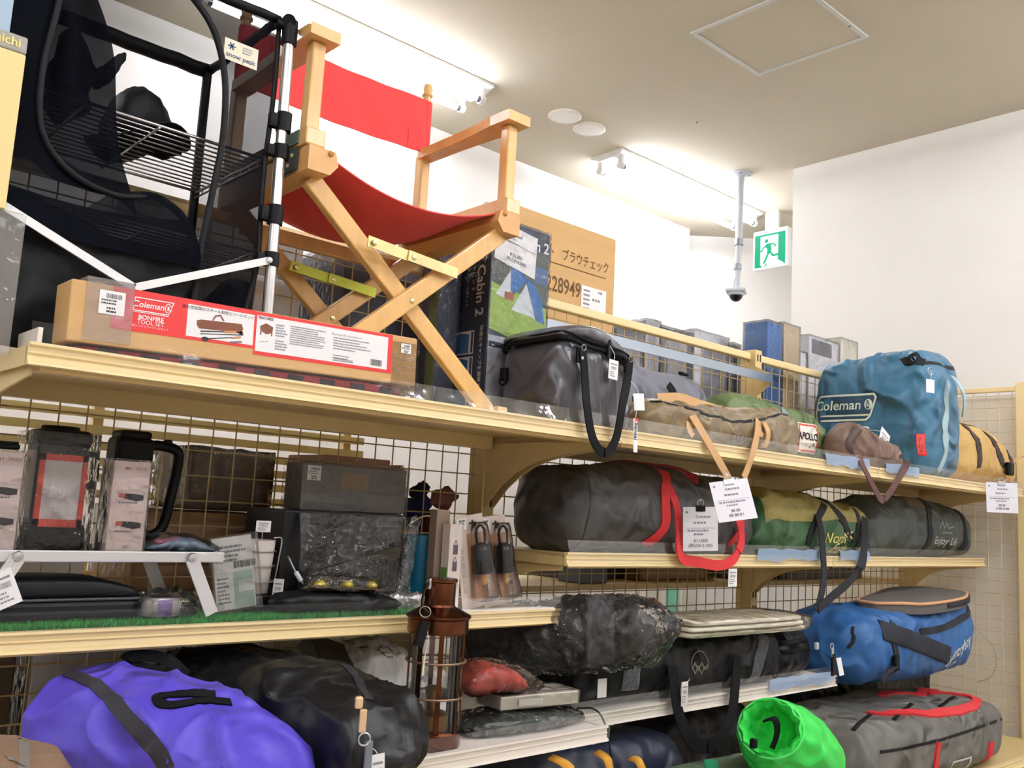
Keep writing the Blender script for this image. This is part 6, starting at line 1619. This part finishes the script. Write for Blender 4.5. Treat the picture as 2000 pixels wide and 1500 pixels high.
# black pouch with packet of gold pieces
r = root('black_pouch', 'flat black zip pouch lying on the turf edge', 'pouch', (.97, 1.55, GZ))
o = mk('body', bag([(0, .015, GZ + .002, GZ + .03), (.1, .033, GZ, GZ + .035), (.5, .04, GZ, GZ + .034), (.85, .036, GZ, GZ + .026), (1, .012, GZ, GZ + .014)], (.84, 1.552, 0), (1.115, 1.54, 0), n=2.8, wr=.004, wsc=14, seed=14, cap=.012, nu=50, nv=36), M_BLKN, r, smooth=True)
mk('zip_cord', tube([(.862, 1.545, GZ + .1), (.872, 1.535, GZ + .075), (.888, 1.528, GZ + .05)], .002, 6, 5), M_DSTEEL, r, smooth=True)
mk('cord_end', cyl((.874, 1.534, GZ + .072), (.884, 1.529, GZ + .056), .0045, 10), M_GREYP, r, smooth=True)
r = root('gold_peg_packet', 'clear packet of gold pieces lying on the black pouch', 'packet', (.99, 1.54, GZ + .035))
k_ = [(0, .012, GZ + .038, GZ + .048), (.2, .024, GZ + .037, GZ + .066), (.8, .026, GZ + .032, GZ + .058), (1, .014, GZ + .03, GZ + .036)]
mk('film', bag(k_, (.895, 1.535, 0), (1.075, 1.525, 0), n=2.2, wr=.006, wsc=40, seed=15, nu=40, nv=24, cap=.008), film('crumpled_plastic', gloss=.55), r, smooth=True)
mk('backing_card', box((.985, 1.532, GZ + .0415), (.155, .034, .0015), R=Matrix.Rotation(.05, 3, 'Y')), mat('packet_tan', '#6d5c4c', .6), r)
for k, x in enumerate((.925, .985, 1.04)):
    mk('gold_piece', lathe((x, 1.53, GZ + .044 - k * .002), [(.0001, .0), (.011, .001), (.013, .006), (.006, .013), (.0001, .014)], 12), mat('gold_plastic', '#cdbb3e', .25, metal=.4), r, smooth=True)
# clear glossy roll
r = root('clear_roll', 'roll of silvery clear plastic lying beside the pouch', 'plastic roll', (1.16, 1.56, SZ))
mk('roll', puff(bag([(0, .016, SZ, SZ + .032), (.5, .018, SZ, SZ + .038), (1, .014, SZ, SZ + .03)], (1.085, 1.575, 0), (1.235, 1.555, 0), n=2.2, wr=.006, wsc=50, seed=18, nu=40, nv=24, cap=.01), .0, 3, 40, .005), mat('silver_plastic', '#a9a7a6', .2, metal=.7, bump=.8, bscale=60), r, smooth=True)
mk('inner_core', cyl((1.09, 1.574, SZ + .018), (1.232, 1.556, SZ + .016), .008, 12), M_BLACK, r, smooth=True)
# blue bucket
r = root('blue_bucket', 'teal blue plastic bucket with thin bail handle', 'bucket', (1.255, 1.68, SZ))
bc = Vector((1.256, 1.662, SZ))
mk('pail', lathe(bc, [(.0001, 0), (.040, 0), (.041, .004), (.047, .142), (.050, .142), (.050, .152), (.047, .152), (.046, .14), (.039, .006), (.0001, .006)], 36), mat('bucket_blue', '#0f6f93', .35, coat=.3), r, smooth=True, auto=40)
mk('bail', tube([bc + Vector((-.05, -.0, .146)), bc + Vector((-.042, -.01, .178)), bc + Vector((0, -.014, .195)), bc + Vector((.04, -.01, .18)), bc + Vector((.05, 0, .146))], .002, 8, 6), mat('bail_wire', '#c9b9a0', .4), r, smooth=True)
# slim lantern carton
r = root('slim_lantern_box', 'slim pale carton printed with small lanterns beside bucket', 'box', (1.27, 1.59, SZ))
mk('carton', bx(1.240, 1.274, 1.546, 1.572, SZ, 1.46, .001), mat('slim_card', '#ddd2c8', .5), r)
pl = Plane((1.257, 1.546, SZ), (1, 0, 0), (0, 0, 1))
for zz in (.05, .095, .13):
    mk('printed_lantern', pl.put(join2d(shift2d(rects2d([(-.006, -.012, .006, .008)]), 0, zz), outline2d([(-.005 + .0, zz + .008), (0, zz + .018), (.005, zz + .008)], .0015, False)), .0008), mat('print_plum', '#5a4a5c', .6), r)
mk('green_side', bx(1.2385, 1.2402, 1.548, 1.570, SZ + .05, SZ + .09), mat('slim_green', '#5f8a3f', .5), r)
r = root('kraft_slim_box', 'slim brown carton standing behind the lantern carton', 'box', (1.25, 1.62, SZ))
mk('carton', bx(1.226, 1.262, 1.577, 1.602, SZ, 1.487, .001), mat('slim_brown', '#8d7866', .6), r)
mk('flap', bx(1.2275, 1.2605, 1.5785, 1.6005, 1.487, 1.489), mat('slim_brown2', '#a48d78', .6), r)
# lanterns on hanging cards
M_CLR = film('clear_blister', gloss=.35, rough=.05, bump=.2, bscale=20, haze=.01)
def carded(x, y, lean, lb):
    q = root('carded_lantern', lb, 'lantern pack', (x, y, SZ), 'carabiner lanterns on display cards')
    R = Matrix.Rotation(-lean * .3, 3, 'Z') @ Matrix.Rotation(lean, 3, 'Y') @ Matrix.Rotation(-.05, 3, 'X')
    c = Vector((x, y, SZ + .1035)); wv = lambda a, b, d: c + R @ Vector((a, b, d))
    mk('card', box(c, (.082, .002, .20), R=R, bev=.0008), mat('display_card', '#dccabd', .5), q)
    pl = Plane(wv(0, -.001, 0), R @ Vector((1, 0, 0)), R @ Vector((0, 0, 1)))
    mk('printed_band', pl.put(rects2d([(-.012, -.085, .038, .06)]), .0006), mat('card_orange', '#b58563', .5), q)
    mk('hang_hole', pl.put(rects2d([(-.002, .08, .02, .084), (.006, .078, .012, .088)]), .0008), PB, q)
    mk('printed_kana', pl.put(shift2d(lines2d(-.05, -.004, .1, 1, .01, .009, 6, 1.0), -.028, -.015, math.pi / 2), .0008), mat('kana_print', '#c2b0a6', .6), q)
    sticker(-.024, .082, .028, .026, 0, 12, q, pl)
    b0 = wv(.012, -.02, -.012); up = R @ Vector((0, 0, 1)); sd_ = R @ Vector((1, 0, 0))
    mk('lamp_body', lathe(b0, [(.0001, .052), (.010, .05), (.017, .044), (.0185, .03), (.0185, -.002), (.021, -.004), (.021, -.014), (.018, -.016), (.0001, -.016)], 24, up), M_BLACKG, q, smooth=True, auto=50)
    mk('carabiner', tube([b0 + up * .048 - sd_ * .011, b0 + up * .075 - sd_ * .012, b0 + up * .088, b0 + up * .078 + sd_ * .012, b0 + up * .05 + sd_ * .012], .003, 8, 6), M_BLACK, q, smooth=True)
    mk('clear_shade', lathe(b0, [(.018, -.014), (.022, -.03), (.030, -.062), (.029, -.068), (.022, -.074), (.0001, -.076)], 28, up), M_CLR, q, smooth=True)
    mk('bulb', lathe(b0, [(.006, -.016), (.006, -.036), (.0001, -.042)], 12, up), mat('amber_bulb', '#d8a050', .3), q, smooth=True)
    bl = [(.0001, .096), (.016, .094), (.019, .085), (.022, .05), (.024, 0), (.034, -.06), (.034, -.076)]
    mk('blister', lathe(b0, bl, 28, up), M_CLR, q, smooth=True, label='clear blister shell')
    return q
carded(1.318, 1.56, -.16, 'carabiner lantern on a leaning card, beside the slim lantern carton')
carded(1.405, 1.585, -.13, 'carabiner lantern on a leaning card, at the end by the charcoal bag')
# white card strip lying at the end
r = root('white_strip', 'thin white card strip lying under the carded lanterns', 'card', (1.43, 1.56, SZ))
mk('strip', bar((1.22, 1.53, SZ + .0015), (1.52, 1.515, SZ + .0035), .04, .002, (0, 0, 1)), M_PAPER, r)
mk('strip_edge', bar((1.22, 1.512, SZ + .003), (1.51, 1.496, SZ + .005), .002, .005, (0, 0, 1)), M_PALE, r)
# price tag clipped at the left
r = root('tilted_price_tag', 'tilted white price tag hanging at the hard case end', 'price tag', (.375, 1.515, SZ + .02))
tag_card(r, aty(8, 1150, 1.515), .035, .055, (1, 0, .45), (-.45, 0, 1), 31, string=aty(30, 1085, 1.517))

# ================================================================== left bay, bag shelf
BZ = 1.0555
M_PUR = mat('violet_nylon', '#5546c2', .5, var=.05, vscale=5, bump=.2, bscale=22, fold=.6)
r = root('violet_bag', 'large violet bag with dark zip spilling over shelf edge', 'bag', (.58, 1.42, BZ))
o = mk('body', bag([(0, .085, BZ, 1.175), (.06, .105, BZ - .002, 1.208), (.3, .108, BZ - .004, 1.222), (.6, .108, BZ - .005, 1.21), (.85, .10, BZ - .004, 1.17), (.95, .085, BZ, 1.135), (1, .07, BZ + .01, 1.10)], (.50, 1.56, 0), (.715, 1.20, 0), n=2.6, wr=.008, wsc=7, seed=141, crs=.009, cap=.03, nu=90, nv=90), M_PUR, r, smooth=True)
bt = bvh(o)
mk('zip_flap', strap_on(bt, PX((128, 1300, 1.50), (165, 1325, 1.45), (205, 1355, 1.40), (245, 1405, 1.35), (280, 1440, 1.31), (310, 1475, 1.28), (330, 1510, 1.26)), .019, .003, (-.5, -.6, .75)), mat('zip_charcoal', '#2b2a33', .7), r, smooth=True, auto=50, label='dark zip band')
hp_ = PX((420, 1372, 1.33), (370, 1362, 1.33), (325, 1362, 1.335), (306, 1375, 1.34), (315, 1393, 1.33), (345, 1394, 1.32), (400, 1386, 1.32), (450, 1388, 1.32))
mk('carry_handle', strap_on(bt, hp_, .014, .004, (-.3, -.6, .75)), M_WEBK, r, smooth=True, auto=50)
hp_ = PX((310, 1312, 1.50), (275, 1305, 1.51), (248, 1296, 1.51), (250, 1284, 1.51), (290, 1281, 1.51), (330, 1290, 1.50), (365, 1320, 1.49))
mk('carry_handle', ribbon(hp_, .018, (0, .3, 1), .003), M_WEBK, r, smooth=True, auto=50)
M_TPE = mat('taupe_canvas', '#7a5f48', .7, var=.12, vscale=8, bump=.3, bscale=60)
r = root('taupe_bag', 'taupe canvas bag with grey zip at the shelf end', 'bag', (.36, 1.3, BZ))
o = mk('body', bag([(0, .07, BZ, 1.18), (.3, .08, BZ - .004, 1.195), (.75, .078, BZ - .004, 1.178), (.93, .068, BZ, 1.165), (1, .05, BZ + .01, 1.14)], (.25, 1.27, 0), (.425, 1.24, 0), n=3, wr=.006, wsc=10, seed=151, crs=.004, cap=.02, nu=40, nv=48), M_TPE, r, smooth=True)
zipper(r, PX((52, 1396, 1.2), (62, 1430, 1.18), (58, 1470, 1.17), (48, 1505, 1.17)), .012, mat('zip_grey', '#6f6a66', .6), 'zip', bvh(o), (-.2, -1, .2))
M_BDF = mat('black_duffel_nylon', '#101114', .4, spec=.4, bump=.2, bscale=22, fold=.5)
r = root('black_duffel', 'large black duffel with copper zip pull and keyring', 'bag', (.86, 1.48, BZ))
o = mk('body', bag([(0, .09, BZ, 1.195), (.06, .108, BZ, 1.22), (.35, .118, BZ - .003, 1.228), (.65, .118, BZ - .004, 1.214), (.9, .108, BZ - .004, 1.195), (.97, .09, BZ, 1.165), (1, .07, BZ + .012, 1.14)], (.755, 1.69, 0), (.91, 1.215, 0), n=2.9, wr=.010, wsc=7, seed=161, crs=.010, cap=.03, nu=90, nv=90), M_BDF, r, smooth=True)
bt = bvh(o)
zz_ = PX((500, 1262, 1.62), (560, 1285, 1.55), (610, 1312, 1.49), (660, 1320, 1.43), (690, 1350, 1.36), (702, 1378, 1.31), (712, 1410, 1.28))
zipper(r, zz_, .014, mat('zip_black', '#2a2b2f', .55), 'zip', bt, (-.3, -.6, .75))
cz_ = aty(701, 1372, 1.192)
mk('zip_slider', box(cz_, (.012, .009, .018), rz=-.4, bev=.003), mat('copper_zip', '#e6c79c', .35, metal=.4), r)
mk('zip_pull', box(cz_ + Vector((.006, -.005, -.026)), (.011, .003, .034), rz=-.4, R=None, bev=.002), MATS['copper_zip'], r)
mk('key_ring', ring(cz_ + Vector((.009, -.008, -.052)), .009, .0015, (.3, 1, 0)), M_STEEL, r, smooth=True)
mk('key_fob', box(cz_ + Vector((.018, -.008, -.08)), (.012, .006, .05), rz=-.3, bev=.002), mat('fob_grey', '#6d737a', .4), r)
tag_card(r, cz_ + Vector((.036, -.01, -.105)), .022, .06, (1, -.2, .1), (-.35, 0, 1), 33, string=cz_ + Vector((.012, -.008, -.06)))
# copper lantern
M_COP = mat('aged_copper', '#5f3926', .26, metal=1.0, var=.55, vscale=16)
M_COPD = mat('dark_copper', '#382419', .4, metal=.85, var=.3, vscale=18)
r = root('copper_lantern', 'aged copper ship lantern with wire guard and carrying bail', 'lantern', (1.105, 1.40, BZ))
lc = Vector((1.112, 1.405, BZ))
mk('base', lathe(lc, [(.0001, 0), (.052, 0), (.054, .004), (.054, .028), (.05, .032), (.0001, .032)], 40), M_COP, r, smooth=True, auto=40)
mk('top_band', lathe(lc, [(.056, .206), (.058, .209), (.058, .232), (.062, .235), (.062, .239), (.056, .242), (.031, .254), (.0295, .258)], 40), M_COP, r, smooth=True, auto=22)
mk('chimney', lathe(lc, [(.029, .255), (.0295, .258), (.0295, .298), (.032, .30), (.032, .305), (.03, .306), (.0001, .304)], 36), M_COP, r, smooth=True, auto=25)
for k in range(8):
    a = k * math.pi / 4 + .28
    rodm = M_COP if k % 2 else M_COPD
    p_ = lc + Vector((.051 * math.cos(a), .051 * math.sin(a), .03))
    mk('guard_strip', bar(p_, p_ + Vector((0, 0, .18)), .009, .003, (math.cos(a), math.sin(a), 0)), rodm, r)
for z_ in (.105, .15):
    pass
for z_ in (.092, .155):
    mk('guard_ring', tube([lc + Vector((.056 * math.cos(k * .2), .056 * math.sin(k * .2), z_)) for k in range(32)][:31], .0022, 8, closed=True), mat('guard_wire', '#8f7460', .35, metal=.9), r, smooth=True)
mk('glass', lathe(lc, [(.044, .032), (.0445, .206)], 36), film('lantern_glass', gloss=.3, rough=.03, bump=0, haze=.02), r, smooth=True)
mk('burner', lathe(lc, [(.0001, .032), (.03, .032), (.03, .058), (.024, .062), (.012, .066), (.014, .09), (.018, .104), (.012, .108), (.0001, .11)], 24), mat('brass_burner', '#8a6a34', .35, metal=.9, var=.2, vscale=20), r, smooth=True, auto=40)
for s in (-1, 1):
    mk('bail_ear', box(lc + Vector((s * .031, -.004, .296)), (.006, .012, .02), bev=.002), M_STEEL, r)
mk('bail', tube([lc + Vector((-.034, -.006, .298)), lc + Vector((-.062, -.03, .285)), lc + Vector((-.078, -.05, .262)), lc + Vector((-.07, -.062, .25))], .0026, 8, 6), M_COPD, r, smooth=True)
mk('bail_ring', ring(lc + Vector((-.075, -.055, .252)), .010, .0010, (.6, .6, .2)), M_STEEL, r, smooth=True)
fb = lc + Vector((-.083, -.058, .215))
mk('black_fob', cyl(fb + Vector((.006, 0, .02)), fb + Vector((-.006, 0, -.022)), .010, 14), M_BLACK, r, smooth=True, auto=40)
tag_card(r, fb + Vector((.004, -.008, -.055)), .009, .034, (.8, .5, 0), (.1, 0, 1), 35, blank=True, string=fb + Vector((.006, -.004, .02)), m=mat('tag_tan', '#d8c9a8', .7))
# things at the back of the bag shelf
r = root('baking_tray', 'dark steel baking tray tilted on top of black duffel', 'tray', (1.02, 1.6, 1.15))
a_, b_ = aty(588, 1285, 1.62), aty(722, 1305, 1.585)
R = Matrix.Rotation(.33, 3, 'Y') @ Matrix.Rotation(.5, 3, 'X')
tc_ = (a_ + b_) / 2 + Vector((.012, .01, .004))
M_TRAY = mat('tray_steel', '#4d463f', .4, metal=.5, var=.2, vscale=30)
mk('tray_floor', box(tc_ + R @ Vector((0, 0, .012)), (.135, .085, .003), R=R), M_TRAY, r)
for dx, dy, w_, d_ in ((0, -.0425, .14, .004), (0, .0425, .14, .004), (-.0675, 0, .004, .085), (.0675, 0, .004, .085)):
    mk('tray_wall', box(tc_ + R @ Vector((dx, dy, -.006)), (w_, d_, .036), R=R, bev=.001), M_TRAY, r)
r = root('white_plastic_bag', 'bulging white translucent plastic bag behind the copper lantern', 'plastic bag', (1.12, 1.6, BZ))
M_WPL = mat('white_polythene', '#c9c7c0', .35, bump=.5, bscale=20, fold=.6)
o = mk('bag', bag([(0, .05, BZ, 1.14), (.2, .075, BZ, 1.205), (.5, .08, BZ, 1.215), (.8, .07, BZ, 1.18), (1, .04, BZ, 1.11)], (1.02, 1.63, 0), (1.235, 1.62, 0), n=2.4, wr=.012, wsc=12, seed=171, crs=.01, cap=.02, nu=40, nv=44), M_WPL, r, smooth=True)
wp = Plane(aty(765, 1275, 1.55), (1, 0, -.15), (0, 0, 1))
mk('printed_swirl', wp.wrap(fine(join2d(outline2d([(.018 * math.cos(k * .4), .009 * math.sin(k * .4)) for k in range(14)], .002, False), outline2d([(-.05, -.004), (-.03, .003), (-.012, -.003)], .002, False)), .01), bvh(o), .0015), mat('print_grey', '#55585a', .6), r)
r = root('white_cloth', 'crumpled white pleated fabric behind the lantern glass', 'cloth', (1.2, 1.52, BZ))
mk('cloth', bag([(0, .03, BZ, 1.12), (.3, .045, BZ, 1.165), (.7, .045, BZ, 1.16), (1, .03, BZ, 1.11)], (1.13, 1.545, 0), (1.265, 1.54, 0), n=2.4, wr=.014, wsc=24, seed=175, crs=.01, cap=.015, nu=36, nv=36), mat('pleated_white', '#d3d1cc', .6, fold=.6), r, smooth=True)
mk('dark_inset', bag([(0, .012, BZ + .04, BZ + .07), (1, .012, BZ + .04, BZ + .08)], (1.17, 1.492, 0), (1.22, 1.49, 0), n=2.2, wr=.004, wsc=30, nu=10, nv=14, cap=.008), M_BLKN, r, smooth=True)
# red pack, white carton, dark green cloth pack
r = root('dark_green_pack', 'dark green cloth folded in clear plastic on pale shelf', 'packet', (1.35, 1.43, BZ))
mk('cloth', bag([(0, .04, BZ, BZ + .028), (.2, .058, BZ, BZ + .034), (.7, .058, BZ, BZ + .034), (1, .04, BZ, BZ + .022)], (1.215, 1.44, 0), (1.505, 1.43, 0), n=3, wr=.006, wsc=16, seed=181, crs=.006, cap=.015, nu=50, nv=36), mat('dark_green_cloth', '#1d2f2a', .6, fold=.5), r, smooth=True)
mk('film', puff(bag([(0, .045, BZ, BZ + .032), (.2, .064, BZ, BZ + .038), (.7, .064, BZ, BZ + .038), (1, .045, BZ, BZ + .028)], (1.205, 1.44, 0), (1.515, 1.43, 0), n=2.6, wr=.005, wsc=22, seed=183, cap=.012, nu=50, nv=36), .0, 5, 36, .006), film('crumpled_plastic', gloss=.55), r, smooth=True)
mk('cord', tube([(1.50, 1.40, BZ + .03), (1.525, 1.37, BZ + .03), (1.532, 1.345, BZ + .0), (1.534, 1.328, BZ - .06)], .002, 6, 5), M_BLACK, r, smooth=True)
r = root('white_flat_carton', 'flat white carton in clear film on the dark green pack', 'carton', (1.4, 1.44, BZ + .04))
mk('carton', box((1.395, 1.442, BZ + .056), (.20, .085, .026), rz=-.12, bev=.002), mat('ivory_card', '#e2dccb', .55), r)
mk('grey_print', box((1.36, 1.3985, BZ + .056), (.06, .0006, .014), rz=-.12), mat('card_print', '#a9a79c', .6), r)
mk('film', box((1.395, 1.442, BZ + .0565), (.206, .091, .031), rz=-.12, bev=.003), M_WRAP, r)
r = root('red_soft_pack', 'red soft pack in clear plastic on the white carton', 'packet', (1.31, 1.45, BZ + .075))
RZ = BZ + .073
mk('contents', bag([(0, .045, RZ, RZ + .045), (.25, .05, RZ, RZ + .06), (.7, .045, RZ, RZ + .045), (1, .03, RZ, RZ + .015)], (1.235, 1.46, 0), (1.375, 1.445, 0), n=2.8, wr=.005, wsc=16, seed=191, cap=.015, nu=36, nv=32), mat('red_cloth', '#b23a2c', .6, fold=.6), r, smooth=True)
mk('film', puff(bag([(0, .05, RZ - .001, RZ + .052), (.25, .056, RZ - .001, RZ + .066), (.7, .052, RZ - .001, RZ + .05), (1, .04, RZ, RZ + .02)], (1.222, 1.46, 0), (1.405, 1.44, 0), n=2.5, wr=.005, wsc=24, seed=193, cap=.014, nu=40, nv=32), .001, 9, 36, .005), film('crumpled_plastic', gloss=.55), r, smooth=True)
r = root('amber_disc', 'amber round disc in plastic lying beside the copper lantern', 'disc', (1.0, 1.37, BZ))
mk('disc', lathe((1.012, 1.372, BZ + .012), [(.0001, 0), (.028, 0), (.03, .004), (.028, .008), (.0001, .008)], 28, (-.35, -.45, .8)), mat('amber_disc', '#b98433', .4), r, smooth=True, auto=40)
mk('rim', tube([Vector((1.018 + .032 * math.cos(k * .21), 1.395 + .02 * math.sin(k * .21), BZ + .012)) for k in range(30)], .002, 6, closed=True), M_STEEL, r, smooth=True)
mk('film', puff(bag([(0, .01, BZ, BZ + .01), (1, .006, BZ, BZ + .006)], (.995, 1.352, 0), (1.05, 1.348, 0), nu=10, nv=12, cap=.004), .002, 3, 40, .004), M_WRAP, r, smooth=True)
r = root('white_tag_card', 'white blank card standing behind the copper lantern base', 'card', (1.19, 1.45, BZ))
mk('card', box((1.182, 1.452, BZ + .032), (.03, .001, .064), rz=-.2), M_PAPER, r)
mk('card_stand', box((1.182, 1.456, BZ + .003), (.03, .008, .006), rz=-.2), M_PAPER, r)

# ================================================================== far side of the gondola, seen through the grid
for i, nm in enumerate(('lanterns', 'charcoal bag', 'slate bag')):
    far_shelf(XB[i], XB[i + 1], 1.28, 'cream far side shelf behind the grid, level with the ' + nm)
    far_shelf(XB[i], XB[i + 1], .95, 'low cream far side shelf behind the grid, below the ' + nm)
# louvre slats of the far shelf backs in the first bay
r = root('slatted_rack', 'cream slatted rack seen through grid behind the lanterns', 'rack', (.93, 2.3, 1.3))
for k in range(7):
    z_ = 1.47 + k * .038
    mk('slat', bx(.0, 1.5, 2.30, 2.312, z_, z_ + .02), mat('slat_cream', '#e0d39c', .6), r)
for x in (.05, .75, 1.45): mk('upright', bx(x - .012, x + .012, 2.312, 2.33, 0, 1.74), M_CREAM, r)
QZ = 1.2965
fbox('folded_blanket', 'brown folded blanket in clear plastic behind the grid', .80, .985, 1.87, 2.05, 1.588, mat('taupe_fleece', '#7b6a59', .8, var=.12, vscale=14), z0=QZ + .165, cat='blanket', group=None, wm=film('crumpled_plastic', gloss=.55))
fbox('wrapped_box', 'brown paper parcel under the folded blanket behind the grid', .70, 1.0, 1.87, 2.1, QZ + .16, mat('box_paper', '#b08a63', .7), z0=QZ)
fbox('wrapped_box', 'pink brown carton behind the grid near the blue bucket', 1.12, 1.30, 1.87, 2.05, 1.60, mat('box_rose', '#9a6f58', .6, var=.1, vscale=10), z0=QZ, wrap=False)
fbox('wrapped_box', 'white carton behind the grid under the mini table', .40, .62, 1.9, 2.1, 1.36, M_BXW, z0=QZ, wrap=False)
fbox('wrapped_box', 'dark carton behind the grid between table legs', .72, .80, 1.9, 2.1, 1.45, M_BXD, z0=QZ, wrap=False) if False else None
r = root('blue_toy', 'dark blue and pink soft toys bundle behind the grid post', 'soft toy', (1.38, 1.9, QZ))
for k, (dx, dy, dz, rr, m_) in enumerate(((0, 0, .05, .05, '#1d2a5a'), (.05, .01, .12, .035, '#242f66'), (.10, .0, .07, .045, '#6a3a40'), (.03, -.02, .17, .025, '#1a2248'), (.11, -.01, .15, .03, '#8a5a58'))):
    mk('soft_part', bag([(0, rr * .6, -rr * .7, rr * .7), (.5, rr, -rr, rr), (1, rr * .6, -rr * .7, rr * .7)], (1.37 + dx - rr, 1.90 + dy, QZ + dz + .06), (1.37 + dx + rr, 1.90 + dy, QZ + dz + .07), n=2.1, wr=.022, wsc=22, seed=k, nu=16, nv=24, cap=rr * .5), mat('toy_%d' % k, m_, .9), r, smooth=True)
# second bay: dark trays and boxes on the far shelf
fbox('tray_stack', 'grey carton lying on far shelf behind the cream mat', 1.98, 2.10, 1.86, 1.95, 1.355 - .01, mat('box_slate', '#5f6470', .5), z0=QZ, wrap=False, cat='carton', group=None)
fbox('tray_stack', 'long plum black tray carton on far shelf', 2.05, 2.42, 1.97, 2.15, 1.375, mat('plum_black', '#2a2024', .45), z0=QZ, wrap=False, cat='carton', group=None)
fbox('wrapped_box', 'kraft parcel in film leaning behind the grid post', 2.30, 2.68, 1.90, 1.96, 1.37, mat('box_paper', '#b08a63', .7), z0=QZ, wrap=True, wm=film('crumpled_plastic', gloss=.55))
fbox('wrapped_box', 'black lidded tray in film behind the green bag strap', 2.80, 3.10, 1.88, 2.05, 1.375, mat('satin_black', '#0c0c0e', .35, spec=.3), z0=QZ, wrap=True)
fbox('wrapped_box', 'long flat charcoal tray behind the blue backpack', 3.12, 3.70, 1.88, 2.1, 1.34, M_BXD, z0=QZ, wrap=False)
fbox('wrapped_box', 'black speaker-like box at far shelf behind carded lantern', 1.60, 1.74, 1.88, 2.02, 1.36, M_BXD, z0=QZ, wrap=False)
fbox('wrapped_box', 'white glossy carton on low far shelf behind the black duffel', .55, .95, 1.90, 2.15, 1.20, M_BXW, z0=.9665, wrap=True)
fbox('wrapped_box', 'dark brown carton on low far shelf left of the violet bag', .36, .52, 1.90, 2.15, 1.20, mat('box_umber', '#4d4235', .6), z0=.9665, wrap=False)
fbox('wrapped_box', 'pale carton on low far shelf behind the copper lantern', 1.05, 1.45, 1.92, 2.15, 1.23, mat('box_ivory', '#cfc6a8', .6), z0=.9665, wrap=True)
fbox('wrapped_box', 'pale yellow carton on low far shelf behind the pale narrow shelf', 1.70, 2.2, 1.92, 2.15, 1.08, mat('box_ivory', '#cfc6a8', .6), z0=.9665, wrap=False)
# mint green panels on the back wall
r = root('mint_board', 'mint green notice board on the wall seen through grid', 'board', (3.9, 3.46, .9))
a_, b_ = aty(1310, 940, 3.44), aty(1560, 1130, 3.44)
mk('board', bx(a_.x, 4.55, 3.46, 3.49, .75, 1.78, .004), mat('mint', '#8fd8bd', .6), r)
for xx in (a_.x - .02, 4.22, 4.55): mk('board_post', bx(xx, xx + .02, 3.45, 3.49, .7, 1.80), M_PALE, r)
# bluish reflections on the price strips, painted as tinted sheets
def strip_reflection(lb, x0, x1, yf, zb, k):
    q = root('blue_reflection', lb, 'film', ((x0 + x1) / 2, yf - .004, zb), None)
    rn = random.Random(k * 3)
    n = 9
    top = [Vector((lerp(x0, x1, i / n), yf - .0035, zb + .052 - rn.uniform(0, .006))) for i in range(n + 1)]
    bot = [Vector((lerp(x0, x1, i / n) + rn.uniform(-.01, .01), yf - .0052, zb + .012 + rn.uniform(0, .012))) for i in range(n + 1)]
    m = film('pale_blue_reflection', tint='#e2edff', gloss=.35, rough=.08, bump=.6, bscale=30, haze=.42, hazecol='#bcd8fc')
    mk('film', (top + bot, [[i, i + 1, n + 2 + i, n + 1 + i] for i in range(n)]), m, q)
strip_reflection('painted pale blue reflection on price strip under the brown sack', 2.40, 2.66, 1.335, 1.655, 1)
strip_reflection('painted pale blue reflection on price strip under the teal blue bag', 2.77, 3.0, 1.335, 1.655, 2)
strip_reflection('painted pale blue reflection on price strip under the green bag', 2.30, 2.66, 1.48, 1.377, 3)
strip_reflection('painted pale blue reflection on price strip at the green bag strap', 2.76, 2.95, 1.48, 1.377, 4)
strip_reflection('painted pale blue reflection on the pale low shelf strip', 2.35, 2.70, 1.467, 1.017, 5)

# thin cord hanging on the end panel
r = root('thin_cord', 'thin pale cord looped on the wire end panel', 'cord', (3.97, 1.47, 1.0))
mk('cord', tube([atx(a, b, 3.975) for a, b in ((1912, 1232), (1938, 1262), (1946, 1295), (1935, 1322), (1908, 1332))], .0012, 5, 6), mat('cord_grey', '#8f8878', .7), r, smooth=True)
